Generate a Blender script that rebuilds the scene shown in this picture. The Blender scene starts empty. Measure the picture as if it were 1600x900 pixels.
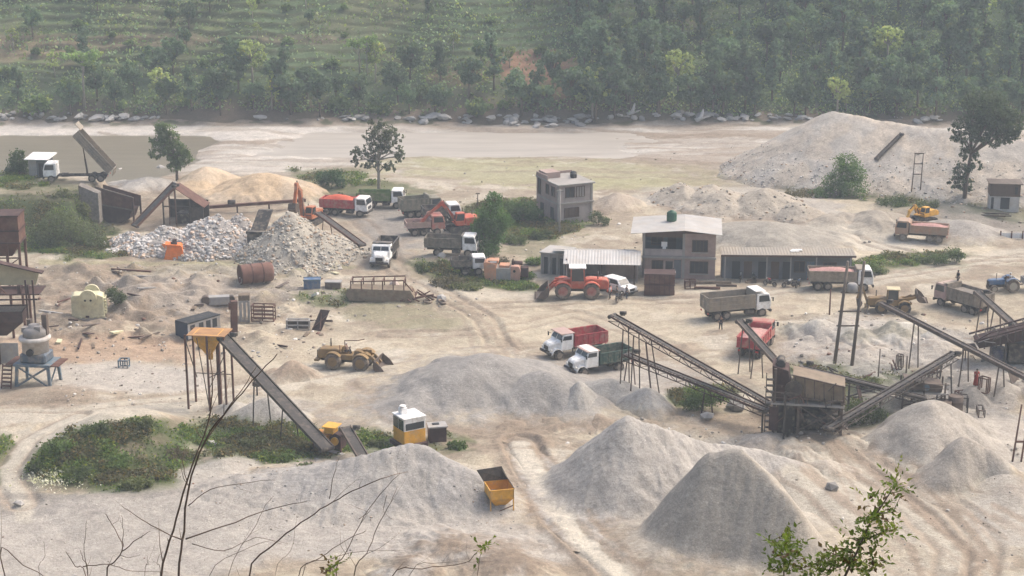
import bpy, bmesh, math, random
import numpy as np
from mathutils import Vector, Matrix, Euler

random.seed(7)
RNG = np.random.default_rng(11)
PI = math.pi
R = math.radians
SC = bpy.context.scene
COL = SC.collection

# ------------------------------------------------------------------ camera
F = 2700.0
CH = 54.0
PITCH = R(15.6)
CP, SP = math.cos(PITCH), math.sin(PITCH)
cam = bpy.data.cameras.new('camera')
cam.sensor_width = 36.0
cam.lens = 36.0 * F / 1600.0
cam.clip_start = 0.5
cam.clip_end = 6000
camo = bpy.data.objects.new('camera', cam)
COL.objects.link(camo)
camo.location = (0, 0, CH)
camo.rotation_euler = (PI / 2 - PITCH, 0, 0)
SC.camera = camo


def ray(px, py):
    x = (px - 800) / F
    y = -(py - 450) / F
    return Vector((x, CP + y * SP, -SP + y * CP))


def proj(X, Y, Z):
    """photo pixel of a world point (numpy arrays or numbers)"""
    dz = Z - CH
    d = Y * CP - dz * SP
    u = Y * SP + dz * CP
    return 800 + F * X / d, 450 - F * u / d


# ------------------------------------------------------------------ noise
def vnoise(x, y, seed=0):
    xi = np.floor(x).astype(np.int64)
    yi = np.floor(y).astype(np.int64)
    xf = x - xi
    yf = y - yi
    xf = xf * xf * (3 - 2 * xf)
    yf = yf * yf * (3 - 2 * yf)

    def hsh(a, b):
        n = (a * 374761393 + b * 668265263 + seed * 982451653) & 0x7fffffff
        n = ((n ^ (n >> 13)) * 1274126177) & 0x7fffffff
        n = (n ^ (n >> 16)) & 0xffff
        return n / 65535.0
    a = hsh(xi, yi); b = hsh(xi + 1, yi); c = hsh(xi, yi + 1); d = hsh(xi + 1, yi + 1)
    return (a * (1 - xf) + b * xf) * (1 - yf) + (c * (1 - xf) + d * xf) * yf


def fbm(x, y, oct=4, seed=0):
    s = 0.0; a = 0.5; t = 0.0
    for i in range(oct):
        s = s + a * vnoise(x * 2 ** i + 13.7 * i, y * 2 ** i - 7.1 * i, seed + i)
        t += a
        a *= 0.5
    return s / t


def sstep(a, b, x):
    t = np.clip((x - a) / (b - a), 0, 1)
    return t * t * (3 - 2 * t)


# ------------------------------------------------------------------ terrain height
BUMPS = []      # (X, Y, rx, ry, rot, height)


def seg_dist(X, Y, pts):
    best = np.full(np.shape(X), 1e9)
    for (x0, y0), (x1, y1) in zip(pts[:-1], pts[1:]):
        dx, dy = x1 - x0, y1 - y0
        t = np.clip(((X - x0) * dx + (Y - y0) * dy) / (dx * dx + dy * dy + 1e-9), 0, 1)
        best = np.minimum(best, np.hypot(X - x0 - t * dx, Y - y0 - t * dy))
    return best


TRACKS = []     # (points, half width, depth of the ruts)


def terrain(X, Y, fine=True):
    X = np.asarray(X, float); Y = np.asarray(Y, float)
    h = (fbm(X / 14, Y / 14, 3, 3) - 0.5) * 0.8
    yard = sstep(96, 104, Y)
    # plateau at the left where the tipping lorry stands
    wob = (fbm(X / 5, Y / 5, 3, 9) - 0.5) * 2.5
    pl = sstep(-54.0, -57.0, X + wob * 0.6) * sstep(208.5, 221, Y + wob) * (1 - sstep(233, 241, Y))
    h = h + 5.0 * pl
    # pond and river channel
    pond = sstep(-49, -56, X + wob * 1.6 - 0.12 * (Y - 270)) * sstep(246, 256, Y + wob) * (1 - sstep(289, 293, Y + wob * 0.5))
    h = h - 1.2 * pond
    riv = sstep(266, 270, Y + wob * 1.2 + 0.03 * X - 4) * (1 - sstep(293, 297, Y + wob * 0.6))
    riv = riv * (1 - sstep(4, 34, X + wob * 2)) * sstep(-47, -36, X + wob * 2 - 0.12 * (Y - 270))
    h = h - 0.9 * riv
    # far bank
    h = h + sstep(298, 309, Y + wob) * 2.0
    # terrain bumps
    for (bx, by, rx, ry, ro, hh) in BUMPS:
        c, s = math.cos(ro), math.sin(ro)
        u = ((X - bx) * c + (Y - by) * s) / rx
        v = (-(X - bx) * s + (Y - by) * c) / ry
        h = h + hh * np.exp(-(u * u + v * v) * 1.6)
    # small scale roughness
    if fine:
        h = h + (fbm(X / 2.2, Y / 2.2, 3, 21) - 0.5) * 0.30
    waste = np.exp(-(((X + 40) / 19) ** 4) - (((Y - 187) / 17) ** 4)) + 0.8 * np.exp(-(((X - 45) / 17) ** 4) - (((Y - 163) / 14) ** 4))
    rg = 1 - np.abs(fbm(X / 5.5, Y / 4.0, 4, 23) * 2 - 1) * 2.2
    h = h + waste * (rg - 0.5) * 1.0 * fine
    for pts, hw, dep in TRACKS:
        d = seg_dist(X + wob * 0.12, Y + wob * 0.12, pts)
        h = h - dep * (np.exp(-((d - hw) / 0.33) ** 2)) + dep * 0.5 * np.exp(-((d - hw - 0.65) / 0.35) ** 2)
    # the slope the photographer stands on
    slope = 52.3 - np.clip(Y - 2, 0, None) * 0.556 + (fbm(X / 3, Y / 3, 3, 5) - 0.5) * 0.5
    h = np.where(Y < 97, np.maximum(slope, h * yard), h)
    return h


def hz(x, y):
    return float(terrain(np.array([x]), np.array([y]))[0])


def G(px, py, z=None):
    """ground point seen at a photo pixel"""
    r = ray(px, py)
    if z is not None:
        t = (z - CH) / r.z
        return Vector((r.x * t, r.y * t, z))
    t0 = (9.0 - CH) / r.z
    t1 = (-2.0 - CH) / r.z
    ts = np.linspace(t0, t1, 160)
    hs = terrain(r.x * ts, r.y * ts)
    zs = CH + r.z * ts
    k = np.argmax(zs < hs)
    if k == 0:
        k = len(ts) - 1
    t = ts[k]
    return Vector((r.x * t, r.y * t, float(hs[k])))


def P2(px, py):
    g = G(px, py, 0.0)
    return (g.x, g.y)


def mpp(py):
    """metres per photo pixel on the ground seen at row py"""
    r = ray(800, py)
    t = -CH / r.z
    return t / F


def above(g, py):
    """the point straight above ground point g that is seen at row py"""
    k = (450 - py) / F
    # u/d = k ; u = Y SP + dz CP, d = Y CP - dz SP
    dz = (k * g.y * CP - g.y * SP) / (CP + k * SP)
    return Vector((g.x, g.y, CH + dz))


# ------------------------------------------------------------------ materials
MATS = {}


def mat(name, col, var=0.18, scale=1.5, rough=0.75, metal=0.0, dirt=None, bump=0.0, bscale=12.0,
        spec=0.3, attr=None, detail=6.0, rnd=0.0):
    if name in MATS:
        return MATS[name]
    m = bpy.data.materials.new(name)
    m.use_nodes = True
    nt = m.node_tree
    N, L = nt.nodes, nt.links
    b = N['Principled BSDF']
    b.inputs['Roughness'].default_value = rough
    b.inputs['Metallic'].default_value = metal
    b.inputs['Specular IOR Level'].default_value = spec
    tc = N.new('ShaderNodeTexCoord')
    no = N.new('ShaderNodeTexNoise')
    no.inputs['Scale'].default_value = scale
    no.inputs['Detail'].default_value = detail
    no.inputs['Roughness'].default_value = 0.65
    L.new(tc.outputs['Object'], no.inputs['Vector'])
    mr = N.new('ShaderNodeMapRange')
    mr.inputs['From Min'].default_value = 0.3
    mr.inputs['From Max'].default_value = 0.7
    mr.inputs['To Min'].default_value = 1 - var
    mr.inputs['To Max'].default_value = 1 + var
    L.new(no.outputs['Fac'], mr.inputs['Value'])
    mul = N.new('ShaderNodeVectorMath'); mul.operation = 'SCALE'
    if attr:
        at = N.new('ShaderNodeAttribute'); at.attribute_name = attr
        L.new(at.outputs['Color'], mul.inputs[0])
    else:
        mul.inputs[0].default_value = col
    L.new(mr.outputs['Result'], mul.inputs['Scale'])
    out = mul.outputs['Vector']
    if rnd:
        oi = N.new('ShaderNodeObjectInfo')
        m2 = N.new('ShaderNodeMapRange')
        m2.inputs['To Min'].default_value = 1 - rnd
        m2.inputs['To Max'].default_value = 1 + rnd
        L.new(oi.outputs['Random'], m2.inputs['Value'])
        s2 = N.new('ShaderNodeVectorMath'); s2.operation = 'SCALE'
        L.new(out, s2.inputs[0]); L.new(m2.outputs['Result'], s2.inputs['Scale'])
        out = s2.outputs['Vector']
    if dirt:
        dc, amt = dirt
        n2 = N.new('ShaderNodeTexNoise')
        n2.inputs['Scale'].default_value = scale * 0.8
        n2.inputs['Detail'].default_value = 8
        n2.inputs['Roughness'].default_value = 0.7
        L.new(tc.outputs['Object'], n2.inputs['Vector'])
        m3 = N.new('ShaderNodeMapRange')
        m3.inputs['From Min'].default_value = 0.62 - amt * 0.4
        m3.inputs['From Max'].default_value = 0.80 - amt * 0.25
        m3.inputs['To Max'].default_value = min(1.0, 0.35 + amt)
        L.new(n2.outputs['Fac'], m3.inputs['Value'])
        mx = N.new('ShaderNodeMix'); mx.data_type = 'RGBA'
        L.new(m3.outputs['Result'], mx.inputs[0])
        L.new(out, mx.inputs[6])
        mx.inputs[7].default_value = (*dc, 1)
        out = mx.outputs[2]
    L.new(out, b.inputs['Base Color'])
    if bump:
        n3 = N.new('ShaderNodeTexNoise')
        n3.inputs['Scale'].default_value = bscale
        n3.inputs['Detail'].default_value = 8
        n3.inputs['Roughness'].default_value = 0.7
        L.new(tc.outputs['Object'], n3.inputs['Vector'])
        bp = N.new('ShaderNodeBump')
        bp.inputs['Strength'].default_value = bump
        bp.inputs['Distance'].default_value = 0.15
        L.new(n3.outputs['Fac'], bp.inputs['Height'])
        L.new(bp.outputs['Normal'], b.inputs['Normal'])
    MATS[name] = m
    return m


DUST = (0.33, 0.27, 0.20)
RUSTC = (0.14, 0.07, 0.045)


def paint(name, col, dirt=0.35, rough=0.62, dc=DUST):
    return mat(name, col, 0.2, 1.6, rough, 0, (dc, dirt + 0.12))


M_TYRE = mat('tyre_rubber', (0.035, 0.032, 0.03), 0.2, 3, 0.9, 0, (DUST, 0.4))
M_TYRE_DUSTY = mat('dusty_tyre', (0.10, 0.075, 0.06), 0.2, 3, 0.9, 0, (DUST, 0.5))
M_RIM = mat('wheel_rim', (0.22, 0.19, 0.16), 0.2, 3, 0.6, 0, (DUST, 0.5))
M_GLASS = mat('dark_glass', (0.03, 0.035, 0.04), 0.2, 1, 0.12, 0, None, spec=0.6)
M_BLACK = mat('black_rubber_paint', (0.02, 0.02, 0.02), 0.3, 2, 0.6, 0, (DUST, 0.2))
M_CHASSIS = mat('chassis_steel', (0.045, 0.04, 0.037), 0.3, 2, 0.7, 0, (DUST, 0.35))
M_STEEL = mat('weathered_steel', (0.10, 0.075, 0.06), 0.35, 2, 0.7, 0.0, ((0.20, 0.15, 0.11), 0.4))
M_DARKSTEEL = mat('dark_steel', (0.055, 0.045, 0.038), 0.35, 2, 0.7, 0.0, ((0.16, 0.12, 0.09), 0.35))
M_RUST = mat('rusty_steel', (0.105, 0.05, 0.037), 0.35, 1.2, 0.85, 0, ((0.20, 0.13, 0.09), 0.3))
M_RUSTDARK = mat('dark_rusty_steel', (0.055, 0.03, 0.027), 0.35, 1.2, 0.85, 0, ((0.13, 0.08, 0.06), 0.3))
M_BELT = mat('conveyor_belt', (0.06, 0.054, 0.05), 0.3, 2, 0.85, 0, ((0.22, 0.18, 0.14), 0.3))
M_WHITE = paint('white_paint', (0.78, 0.77, 0.74), 0.25)
M_LAMP = mat('lamp_lens', (0.75, 0.72, 0.65), 0.1, 4, 0.2)
M_TAIL = mat('tail_lens', (0.4, 0.03, 0.02), 0.1, 4, 0.3)
M_SKIN = mat('skin', (0.23, 0.13, 0.085), 0.05, 5, 0.6)
M_HAIR = mat('black_hair', (0.012, 0.010, 0.009), 0.2, 9, 0.6)


# ------------------------------------------------------------------ mesh builder
class MB:
    def __init__(s):
        s.v = []; s.f = []; s.sm = []

    def add(s, vs, fs, smooth=False):
        o = len(s.v)
        s.v += [tuple(p) for p in vs]
        s.f += [tuple(i + o for i in f) for f in fs]
        s.sm += [smooth] * len(fs)
        return s

    def box(s, x0, x1, y0, y1, z0, z1, taper=None, M=None):
        vs = [(x0, y0, z0), (x1, y0, z0), (x1, y1, z0), (x0, y1, z0), (x0, y0, z1), (x1, y0, z1), (x1, y1, z1), (x0, y1, z1)]
        if taper:
            cx, cy = (x0 + x1) / 2, (y0 + y1) / 2
            tx, ty = taper
            vs = vs[:4] + [(cx + (p[0] - cx) * tx, cy + (p[1] - cy) * ty, p[2]) for p in vs[4:]]
        if M is not None:
            vs = [M @ Vector(p) for p in vs]
        return s.add(vs, [(3, 2, 1, 0), (4, 5, 6, 7), (0, 1, 5, 4), (1, 2, 6, 5), (2, 3, 7, 6), (3, 0, 4, 7)])

    def hexa(s, vs):
        return s.add(vs, [(3, 2, 1, 0), (4, 5, 6, 7), (0, 1, 5, 4), (1, 2, 6, 5), (2, 3, 7, 6), (3, 0, 4, 7)])

    def bar(s, p0, p1, w, h=None, upv=(0, 0, 1)):
        h = h or w
        p0 = Vector(p0); p1 = Vector(p1)
        d = (p1 - p0).normalized()
        u = Vector(upv)
        if abs(d.dot(u)) > 0.98:
            u = Vector((1, 0, 0))
        a = d.cross(u).normalized() * w / 2
        b = a.cross(d).normalized() * h / 2
        vs = [p0 - a - b, p0 + a - b, p0 + a + b, p0 - a + b, p1 - a - b, p1 + a - b, p1 + a + b, p1 - a + b]
        return s.hexa(vs)

    def tube(s, p0, p1, r0, r1=None, n=8, caps=True):
        r1 = r0 if r1 is None else r1
        return s.path([p0, p1], [r0, r1], n, caps)

    def path(s, pts, rs, n=8, caps=True):
        pts = [Vector(p) for p in pts]
        if not hasattr(rs, '__len__'):
            rs = [rs] * len(pts)
        vs = []; fs = []
        a = None
        for i, p in enumerate(pts):
            d = (pts[min(i + 1, len(pts) - 1)] - pts[max(i - 1, 0)]).normalized()
            if a is None:
                a = d.cross(Vector((0, 0, 1)))
                if a.length < 0.05:
                    a = d.cross(Vector((1, 0, 0)))
            else:
                a = a - d * a.dot(d)
                if a.length < 1e-4:
                    a = d.cross(Vector((1, 0, 0)))
            a = a.normalized()
            b = d.cross(a)
            for k in range(n):
                t = 2 * PI * k / n
                vs.append(p + (a * math.cos(t) + b * math.sin(t)) * rs[i])
        for i in range(len(pts) - 1):
            for k in range(n):
                k2 = (k + 1) % n
                fs.append((i * n + k, i * n + k2, (i + 1) * n + k2, (i + 1) * n + k))
        s.add(vs, fs, True)
        if caps:
            o = len(s.v) - len(vs)
            s.f.append(tuple(o + k for k in reversed(range(n)))); s.sm.append(False)
            o2 = o + (len(pts) - 1) * n
            s.f.append(tuple(o2 + k for k in range(n))); s.sm.append(False)
        return s

    def prism(s, poly, a, b, axis='y'):
        """polygon in the xz plane (or yz / xy) extruded between a and b"""
        n = len(poly)

        def q(p, t):
            return {'y': (p[0], t, p[1]), 'x': (t, p[0], p[1]), 'z': (p[0], p[1], t)}[axis]
        vs = [q(p, a) for p in poly] + [q(p, b) for p in poly]
        fs = [tuple(range(n)), tuple(reversed(range(n, 2 * n)))]
        fs += [(i, i + n, (i + 1) % n + n, (i + 1) % n) for i in range(n)]
        return s.add(vs, fs)

    def loft(s, rings, smooth=False, caps=True):
        n = len(rings[0])
        vs = [p for r in rings for p in r]
        fs = []
        for i in range(len(rings) - 1):
            for k in range(n):
                k2 = (k + 1) % n
                fs.append((i * n + k, i * n + k2, (i + 1) * n + k2, (i + 1) * n + k))
        s.add(vs, fs, smooth)
        if caps:
            o = len(s.v) - len(vs)
            s.f.append(tuple(o + k for k in reversed(range(n)))); s.sm.append(False)
            s.f.append(tuple(o + (len(rings) - 1) * n + k for k in range(n))); s.sm.append(False)
        return s

    def lathe(s, prof, n=20, c=(0, 0), smooth=True):
        vs = []; fs = []
        for r, z in prof:
            for k in range(n):
                t = 2 * PI * k / n
                vs.append((c[0] + r * math.cos(t), c[1] + r * math.sin(t), z))
        for i in range(len(prof) - 1):
            for k in range(n):
                k2 = (k + 1) % n
                fs.append((i * n + k, i * n + k2, (i + 1) * n + k2, (i + 1) * n + k))
        o = len(s.v)
        s.add(vs, fs, smooth)
        s.f.append(tuple(o + k for k in reversed(range(n)))); s.sm.append(False)
        s.f.append(tuple(o + (len(prof) - 1) * n + k for k in range(n))); s.sm.append(False)
        return s

    def stone(s, c, r, rnd=random):
        """a rough angular stone"""
        t = (1 + 5 ** 0.5) / 2
        base = [(-1, t, 0), (1, t, 0), (-1, -t, 0), (1, -t, 0), (0, -1, t), (0, 1, t), (0, -1, -t), (0, 1, -t), (t, 0, -1), (t, 0, 1), (-t, 0, -1), (-t, 0, 1)]
        fs = [(0, 11, 5), (0, 5, 1), (0, 1, 7), (0, 7, 10), (0, 10, 11), (1, 5, 9), (5, 11, 4), (11, 10, 2), (10, 7, 6), (7, 1, 8), (3, 9, 4), (3, 4, 2), (3, 2, 6), (3, 6, 8), (3, 8, 9), (4, 9, 5), (2, 4, 11), (6, 2, 10), (8, 6, 7), (9, 8, 1)]
        sx, sy, sz = rnd.uniform(0.7, 1.3), rnd.uniform(0.7, 1.3), rnd.uniform(0.5, 0.95)
        a = rnd.uniform(0, 6.28)
        ca, sa = math.cos(a), math.sin(a)
        vs = []
        for p in base:
            k = r / 1.9 * rnd.uniform(0.8, 1.2)
            x, y, z = p[0] * sx * k, p[1] * sy * k, p[2] * sz * k
            vs.append((c[0] + x * ca - y * sa, c[1] + x * sa + y * ca, c[2] + z))
        return s.add(vs, fs)

    def build(s, name, material, parent=None, bevel=0.0, recalc=True):
        me = bpy.data.meshes.new(name)
        me.from_pydata(s.v, [], s.f)
        me.polygons.foreach_set('use_smooth', s.sm)
        if recalc or bevel:
            bm = bmesh.new(); bm.from_mesh(me)
            if recalc:
                bmesh.ops.recalc_face_normals(bm, faces=bm.faces)
            if bevel:
                es = [e for e in bm.edges if len(e.link_faces) == 2 and e.calc_face_angle(0) > 0.6]
                try:
                    bmesh.ops.bevel(bm, geom=es, offset=bevel, segments=1, affect='EDGES', clamp_overlap=True)
                except Exception:
                    pass
            bm.to_mesh(me); bm.free()
        me.materials.append(material)
        o = bpy.data.objects.new(name, me)
        COL.objects.link(o)
        if parent is not None:
            o.parent = parent
        return o


def tag(o, label=None, cat=None, group=None, kind=None):
    if label: o['label'] = label
    if cat: o['category'] = cat
    if group: o['group'] = group
    if kind: o['kind'] = kind
    return o


def thing(name, label, cat, loc=(0, 0, 0), rz=0.0, group=None):
    o = bpy.data.objects.new(name, None)
    o.empty_display_size = 0.3
    COL.objects.link(o)
    o.location = loc
    o.rotation_euler = (0, 0, rz)
    return tag(o, label, cat, group)


def dup(root, loc, rz, label=None, sc=None):
    kids = {}
    for o in bpy.data.objects:
        if o.parent:
            kids.setdefault(o.parent.name, []).append(o)

    def rec(o, par):
        c = o.copy(); COL.objects.link(c)
        if par is not None:
            c.parent = par
        for k in kids.get(o.name, []):
            rec(k, c)
        return c
    r = rec(root, None)
    r.location = loc
    r.rotation_euler = (0, 0, rz)
    if sc: r.scale = sc
    if label: r['label'] = label
    return r


def grid_mesh(name, Xs, Ys, Zs, material, cols=None, colname='tint', smooth=True, parent=None, mask=None):
    """2-d arrays -> one sheet"""
    n, m = Xs.shape
    co = np.stack([Xs, Ys, Zs], -1).reshape(-1, 3)
    ii = np.arange(n * m).reshape(n, m)
    quads = np.stack([ii[:-1, :-1], ii[:-1, 1:], ii[1:, 1:], ii[1:, :-1]], -1).reshape(-1, 4)
    if mask is not None:
        mk = mask.reshape(-1)
        quads = quads[mk[quads].any(1)]
        used = np.unique(quads)
        re = np.full(n * m, -1); re[used] = np.arange(len(used))
        co = co[used]; quads = re[quads]
        if cols is not None:
            cols = cols.reshape(-1, cols.shape[-1])[used]
    me = bpy.data.meshes.new(name)
    me.vertices.add(len(co)); me.vertices.foreach_set('co', co.ravel())
    nf = len(quads)
    me.loops.add(nf * 4); me.loops.foreach_set('vertex_index', quads.ravel().astype(np.int32))
    me.polygons.add(nf)
    me.polygons.foreach_set('loop_start', np.arange(nf, dtype=np.int32) * 4)
    me.polygons.foreach_set('loop_total', np.full(nf, 4, np.int32))
    me.update(calc_edges=True)
    me.polygons.foreach_set('use_smooth', np.full(nf, smooth))
    if cols is not None:
        cols = cols.reshape(-1, cols.shape[-1])
        at = me.color_attributes.new(colname, 'FLOAT_COLOR', 'POINT')
        rgba = np.concatenate([cols[:, :3], np.ones((len(cols), 1))], 1)
        at.data.foreach_set('color', rgba.ravel())
    me.materials.append(material)
    o = bpy.data.objects.new(name, me)
    COL.objects.link(o)
    if parent is not None:
        o.parent = parent
    return o


def quads_mesh(name, co, cols, material, parent=None, colname='tint', nper=4, smooth=False):
    """co: (n, nper, 3) separate faces, cols: (n, 3)"""
    n = len(co)
    me = bpy.data.meshes.new(name)
    me.vertices.add(n * nper); me.vertices.foreach_set('co', co.ravel())
    me.loops.add(n * nper); me.loops.foreach_set('vertex_index', np.arange(n * nper, dtype=np.int32))
    me.polygons.add(n)
    me.polygons.foreach_set('loop_start', np.arange(n, dtype=np.int32) * nper)
    me.polygons.foreach_set('loop_total', np.full(n, nper, np.int32))
    me.update(calc_edges=True)
    if cols is not None:
        at = me.color_attributes.new(colname, 'FLOAT_COLOR', 'POINT')
        rgba = np.concatenate([np.repeat(cols, nper, 0), np.ones((n * nper, 1))], 1)
        at.data.foreach_set('color', rgba.ravel())
    me.materials.append(material)
    o = bpy.data.objects.new(name, me)
    COL.objects.link(o)
    if parent is not None:
        o.parent = parent
    return o
# ------------------------------------------------------------------ ground: relief
def bump(px, py, rxp, rym, hh, ro=0.0):
    x, y = P2(px, py)
    BUMPS.append((x, y, rxp * mpp(py), rym, ro, hh))


bump(170, 705, 105, 8.5, 3.2)          # green mound by the track
bump(255, 690, 60, 5.0, 1.2)
bump(100, 735, 50, 4.0, 0.8)
bump(420, 700, 60, 4, 0.7)
bump(345, 735, 40, 2.5, 0.9)           # little heaps along the apron edge
bump(300, 790, 330, 8.5, 1.2)           # grey apron in front
bump(100, 620, 90, 3.0, 0.7)           # spoil behind the cone crusher
bump(150, 520, 60, 4, 1.0)
bump(230, 470, 90, 5, 1.3)             # rough waste land at the left
bump(330, 450, 70, 5, 1.1)
bump(120, 430, 70, 5, 0.9)
bump(420, 470, 60, 4, 0.5)
bump(1120, 610, 55, 3, 1.2)            # weedy heap beside the conveyors
bump(1300, 525, 60, 4, 1.5)            # pale silt heaps at the right
bump(1400, 520, 80, 4, 1.4)
bump(1330, 555, 90, 3, 0.9)
bump(1460, 555, 50, 3, 1.1)
bump(1290, 700, 80, 4, 1.0)
bump(1240, 760, 60, 4, 1.2)
bump(1330, 800, 70, 4, 0.8)
bump(1570, 760, 60, 6, 0.9)
bump(1420, 740, 50, 3, 0.5)
bump(1090, 690, 90, 3, 1.0)
bump(1560, 620, 60, 4, 1.3)
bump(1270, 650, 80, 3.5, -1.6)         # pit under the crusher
bump(740, 715, 60, 2.5, 0.5)
bump(300, 335, 60, 4, 1.0)
bump(60, 400, 120, 3, 0.4)
bump(1240, 320, 160, 5, 1.0)
bump(1060, 300, 70, 5, 0.9)
bump(560, 290, 120, 5, 0.7)
bump(690, 410, 60, 4, 0.6)
bump(1500, 335, 90, 5, 1.2)
for i in range(45):                     # scattered low heaps over the waste ground
    px, py = random.uniform(60, 480), random.uniform(415, 545)
    x, y = P2(px, py)
    if any(abs(px - a) < c and abs(py - b) < d for a, b, c, d in ((140, 495, 50, 22), (275, 408, 40, 14), (400, 440, 50, 14), (300, 515, 60, 28), (366, 515, 25, 20), (385, 498, 50, 20), (412, 498, 40, 20), (345, 478, 40, 14), (466, 512, 45, 18), (488, 450, 45, 14), (60, 540, 80, 90))):
        continue
    BUMPS.append((x, y, random.uniform(0.9, 2.4), random.uniform(0.7, 1.5), random.uniform(0, 3), random.uniform(0.25, 0.95)))
for i in range(55):
    px, py = random.uniform(1220, 1600), random.uniform(495, 760)
    x, y = P2(px, py)
    BUMPS.append((x, y, random.uniform(0.6, 2.4), random.uniform(0.6, 1.5), random.uniform(-0.6, 0.6), random.uniform(0.15, 0.6)))
for i in range(30):
    px, py = random.uniform(900, 1300), random.uniform(640, 720)
    x, y = P2(px, py)
    BUMPS.append((x, y, random.uniform(0.6, 1.8), random.uniform(0.5, 1.2), random.uniform(-0.6, 0.6), random.uniform(0.15, 0.4)))


def wpts(l):
    return [P2(*p) for p in l]


TRACKS.append((wpts([(812, 690), (840, 745), (885, 815), (950, 875), (1010, 930)]), 1.35, 0.34))
TRACKS.append((wpts([(1270, 690), (1350, 745), (1430, 800), (1490, 860), (1480, 920)]), 1.1, 0.11))
TRACKS.append((wpts([(1320, 690), (1420, 745), (1500, 800), (1540, 850), (1530, 920)]), 1.0, 0.11))
TRACKS.append((wpts([(600, 405), (680, 450), (760, 500), (790, 560)]), 1.1, 0.18))
TRACKS.append((wpts([(-60, 640), (120, 640), (300, 620), (460, 590), (640, 560)]), 1.1, 0.14))
TRACKS.append((wpts([(560, 600), (600, 640), (700, 690), (830, 695)]), 1.1, 0.11))
TRACKS.append((wpts([(40, 800), (10, 740), (40, 690), (120, 655)]), 1.0, 0.15))
TRACKS.append((wpts([(700, 480), (900, 470), (1100, 470), (1320, 440), (1600, 400)]), 1.1, 0.14))
TRACKS.append((wpts([(600, 520), (760, 520), (900, 490), (1050, 540)]), 1.0, 0.12))
TRACKS.append((wpts([(1330, 370), (1450, 400), (1600, 405)]), 1.0, 0.12))
TRACKS.append((wpts([(560, 345), (600, 380), (620, 430)]), 1.1, 0.12))

# ------------------------------------------------------------------ ground: what it is made of
C_BEIGE = np.array((0.335, 0.287, 0.213))
C_TAN = np.array((0.42, 0.362, 0.268))
C_PALE = np.array((0.46, 0.415, 0.337))
C_GREY = np.array((0.275, 0.25, 0.22))
C_LGREY = np.array((0.345, 0.315, 0.275))
C_MUD = np.array((0.17, 0.13, 0.095))
C_BROWN = np.array((0.225, 0.177, 0.132))
C_RED = np.array((0.34, 0.235, 0.16))
C_GRASS = np.array((0.075, 0.095, 0.032))
C_DGRASS = np.array((0.05, 0.062, 0.026))
C_PGRASS = np.array((0.285, 0.265, 0.15))
C_RIVER = np.array((0.40, 0.37, 0.325))
C_KHAKI = np.array((0.24, 0.215, 0.14))
C_WHITE = np.array((0.50, 0.455, 0.40))

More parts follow.
